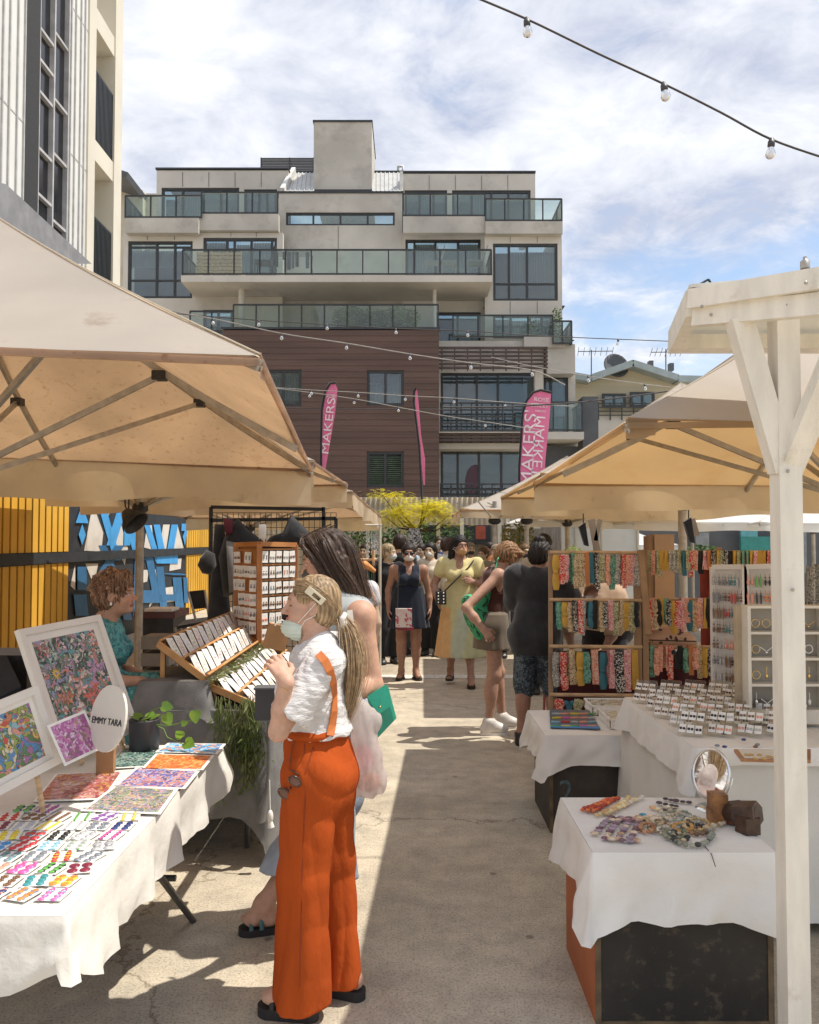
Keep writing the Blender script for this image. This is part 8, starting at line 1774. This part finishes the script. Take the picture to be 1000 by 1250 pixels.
# ============ woman in yellow dress
loc, yaw, sz, lf = (.60, 9.72, 0), 172, 1.05, .0
wy = Person('woman in a long pale yellow dress with peach mask and a black strap across', loc, yaw, sz, dict(shR=(.185, -.01, 1.335), shL=(-.185, -.01, 1.335), elR=(.30, -.02, 1.10), wrR=(.24, .13, .93), elL=(-.27, .03, 1.10), wrL=(-.16, .15, 1.14), anR=(.12, -.10, .13), toeR=(.13, .02, .05), anL=(-.13, .14, .085), toeL=(-.14, .28, .03), knR=(.10, -.01, .48), knL=(-.10, .04, .48)), (0, 0, 30), (.36, .20, .14), 1.14, .013, .008, .0085, .02)
wy.body()
def yc(vs):
    t = np.clip((1.15-vs[:, 2])*1.2, 0, 1)[:, None]; c = vec((.62, .54, .27))*(1-t)+vec((.50, .50, .30))*t; s_ = (np.sin(vs[:, 0]*14+vs[:, 2]*3) > .45)[:, None]*(vs[:, 2:3] < .85); pe = ((vs[:, 0] > .10) & (vs[:, 2] < .85))[:, None]
    return np.where(pe, vec((.66, .40, .18)), np.where(s_, vec((.46, .50, .38)), c))
wy.top((.6, .5, .3), 1.05, .35, .014, CLOTH, 'dress_top', color=yc, vneck=.02, puff=.01); wy.skirt((.6, .5, .3), 1.16, .30, .17, .275, .75, 8, .016, name='dress_skirt', color=yc)
wy.hair((.022, .016, .014), vol=.014, col2=(.010, .008, .008), bun='ears', long=(((-.06, -.06, 0), (-.10, -.08, -.22), .05, .05), ((.06, -.06, 0), (.08, -.08, -.2), .045, .04), ((-.08, -.03, -.15), (-.14, -.05, -.30), .045, .02))); wy.mask((.50, .30, .14)); wy.sandals(RUB, (.05, .03, .02), .022, (.35, .85))
wy.pipe('bag_strap', [(-.17, .02, 1.40), (-.10, .14, 1.30), (.08, .17, 1.12), (.20, .16, 1.0)], .008, BLKC)
t_ = thing('studded_bag', 'small black bag with white dots hanging at the hip of the woman in yellow', 'bag', P(538, 728, 9.45)); x0, x1, z0, z1 = rect(532, 722, 545, 738, 9.42); part('body', MB().box(x0, 9.42, z0, x1, 9.50, z1), BLK, t_); m = MB()
for i in range(4):
    for j in range(2): m.ball((x0+.03+.06*j, 9.415, z0+.025+.036*i), .009, 6, 4)
part('studs', m, PAPER, t_)
# ============ background crowd
def crowd(label, px, Y, yaw, htop, skin, hair_, top_, bottom, long_=(), mask=None, fat=1.05, hd=(0, 0, 0), sleeve=.8, cap_=None, zlo=.9, long_pants=True, J=None, hide_legs=False):
    top_z = P(px, htop, Y).z; sz = top_z/1.66; x = P(px, 700, Y).x; p = Person(label, (x, Y, 0), yaw, sz, J, hd, tuple(min(.6, q*1.6) for q in skin), fat, .018, .012, .012, .0, 'shoppers in the crowd at the end of the aisle')
    p.body(); p.top(top_, zlo, sleeve, .016, CLOTH, 'shirt'); p.trousers(bottom, zlo+.1, .10, .03, .01, .014, CLOTH); p.shoes((.03, .03, .03), i=.012)
    if hair_: p.hair(hair_, vol=.014, bun='ears' if long_ else None, long=long_)
    if mask: p.mask(mask, straps=False)
    if cap_: p.mk('cap', [ell(p.h(0, -.015, .055), (.092, .108, .075), .01), ell(p.h(0, .11, .05), (.06, .06, .012), .01)], .01, CLOTH, flat(cap_), lambda F, X, Y_, Z: np.maximum(F, (p.J['head'][2]+.035)-Z))
    return p
DKS, LTS = (.25, .13, .09), (.48, .28, .2)
crowd('blonde woman in black with a pale mask beside the clothes rail', 474, 11.4, 200, 664, LTS, (.62, .46, .26), (.018, .018, .02), (.02, .02, .025), mask=(.5, .56, .58), hd=(0, 0, 50), sleeve=1.8)
crowd('man with short dark hair in a black t-shirt, back turned, behind the blonde woman', 488, 12.3, -20, 652, (.42, .24, .17), (.06, .035, .025), (.02, .02, .022), (.05, .05, .06), fat=1.12, sleeve=.8)
crowd('dark-haired woman in a cream shirt and white mask under the yellow tree', 526, 12.2, 160, 662, LTS, (.02, .016, .015), (.62, .55, .44), (.02, .02, .02), long_=(((.06, -.05, 0), (.06, -.06, -.12), .04, .03), ((-.06, -.05, 0), (-.06, -.06, -.12), .04, .03)), mask=(.62, .6, .56), sleeve=1.3)
bp_ = crowd('person in a white t-shirt carrying a black backpack, looking right', 546, 12.8, -40, 656, LTS, (.12, .07, .05), (.66, .65, .63), (.03, .03, .035), mask=(.03, .03, .035), hd=(0, 0, -20))
bp_.mk('backpack', [ell((0, -.15, 1.18), (.12, .08, .17), .03)], .015, CLOTH, flat((.02, .02, .025)))
crowd('person in pale clothes with light brown hair, left of the capped head in the crowd', 590, 13.5, 150, 668, LTS, (.22, .14, .09), (.5, .46, .40), (.1, .1, .1), mask=(.5, .48, .45))
crowd('person in a tan cap and olive top in the crowd behind the yellow dress', 607, 12.0, 170, 664, LTS, None, (.20, .17, .10), (.1, .09, .08), cap_=(.26, .20, .14))
crowd('man in a black mask and tan shirt beyond the woman in black', 664, 9.2, 175, 652, (.28, .16, .11), (.02, .015, .013), (.42, .33, .24), (.05, .05, .05), mask=(.02, .02, .02), sleeve=1.2)
crowd('dark-haired woman far back between the yellow tree and the crowd', 560, 15.5, 180, 661, DKS, (.03, .02, .018), (.10, .10, .12), (.04, .04, .05))
crowd('person in black at the far left of the crowd near the hedge', 446, 13.5, 160, 664, LTS, (.05, .035, .03), (.03, .03, .035), (.04, .04, .05))
crowd('person in a grey top half hidden behind the woman in navy', 515, 15.0, 150, 664, LTS, (.05, .03, .025), (.2, .2, .22), (.04, .04, .05))
XC = [('shopper in a white shirt far back beside the large green hedge', 412, 16.0, 30, 666, LTS, (.10, .06, .04), (.6, .58, .55), (.1, .12, .2)), ('shopper in a pale blue shirt between the clothes rail and the tree', 497, 14.2, 200, 660, DKS, (.03, .02, .02), (.35, .45, .55), (.05, .05, .06)),
 ('grey-haired shopper in a mauve top behind the woman in yellow', 574, 14.4, 190, 662, LTS, (.42, .40, .38), (.35, .22, .30), (.06, .06, .08)), ('shopper in a green top half hidden at the right of the crowd', 622, 13.2, 215, 660, LTS, (.16, .09, .05), (.10, .22, .13), (.05, .05, .06)),
 ('shopper in a rust shirt far behind the capped head', 598, 16.5, 150, 662, DKS, (.03, .02, .02), (.45, .18, .08), (.1, .1, .1)), ('tall shopper in a navy shirt deep in the crowd under the tree', 536, 16.2, 170, 655, LTS, (.07, .05, .03), (.05, .07, .16), (.05, .05, .05)),
 ('shopper in a striped grey shirt beyond the woman in black', 640, 12.4, 200, 664, LTS, (.3, .18, .09), (.40, .39, .38), (.1, .1, .12)), ('shopper in a cream jacket at the back of the crowd near the white post', 552, 17.4, 185, 664, LTS, (.2, .12, .07), (.55, .5, .42), (.08, .08, .1))]
for i_, q_ in enumerate(XC): crowd(*q_, mask=((.55, .56, .55) if i_ % 2 else (.04, .04, .05)), hd=(0, 0, (-25, 20, 0, 30)[i_ % 4]), sleeve=(.8, 1.5)[i_ % 2])
rh = crowd('curly redhead in a white top behind the tall dark-haired woman', 427, 6.4, 20, 672, LTS, (.50, .16, .04), (.62, .60, .62), (.2, .2, .24), long_=(((0, -.07, 0), (0, -.10, -.15), .075, .07), ((.06, -.05, 0), (.07, -.06, -.14), .05, .05), ((-.06, -.05, 0), (-.07, -.06, -.14), .05, .05)), sleeve=.3)
rh.pipe('strap', [(.10, -.08, 1.36), (.11, -.10, 1.28)], .012, BLKC)
# stallholder bending behind the racks
p = Person('stallholder in a beige top bending over behind the headband racks', (1.72, 7.35, 0), 150, 1.0, dict(pelvis=(0, -.12, .92), waist=(0, -.02, 1.04), chest=(0, .14, 1.14), neck=(0, .27, 1.16), head=(0, .38, 1.10), shR=(.17, .20, 1.20), shL=(-.17, .20, 1.20), elR=(.22, .32, .98), elL=(-.22, .32, .98), wrR=(.15, .40, .80), wrL=(-.15, .40, .80), hipR=(.085, -.12, .88), hipL=(-.085, -.12, .88)), (-70, 0, 0), (.45, .27, .2), 1.35, .015, .01, .01)
p.body(); p.top((.43, .31, .22), .90, 1.4, .035, CLOTH, 'top', extra=[ell((0, .10, 1.16), (.26, .24, .25), .06)]); p.trousers((.03, .03, .035), .98, .1); p.hair((.06, .04, .03))
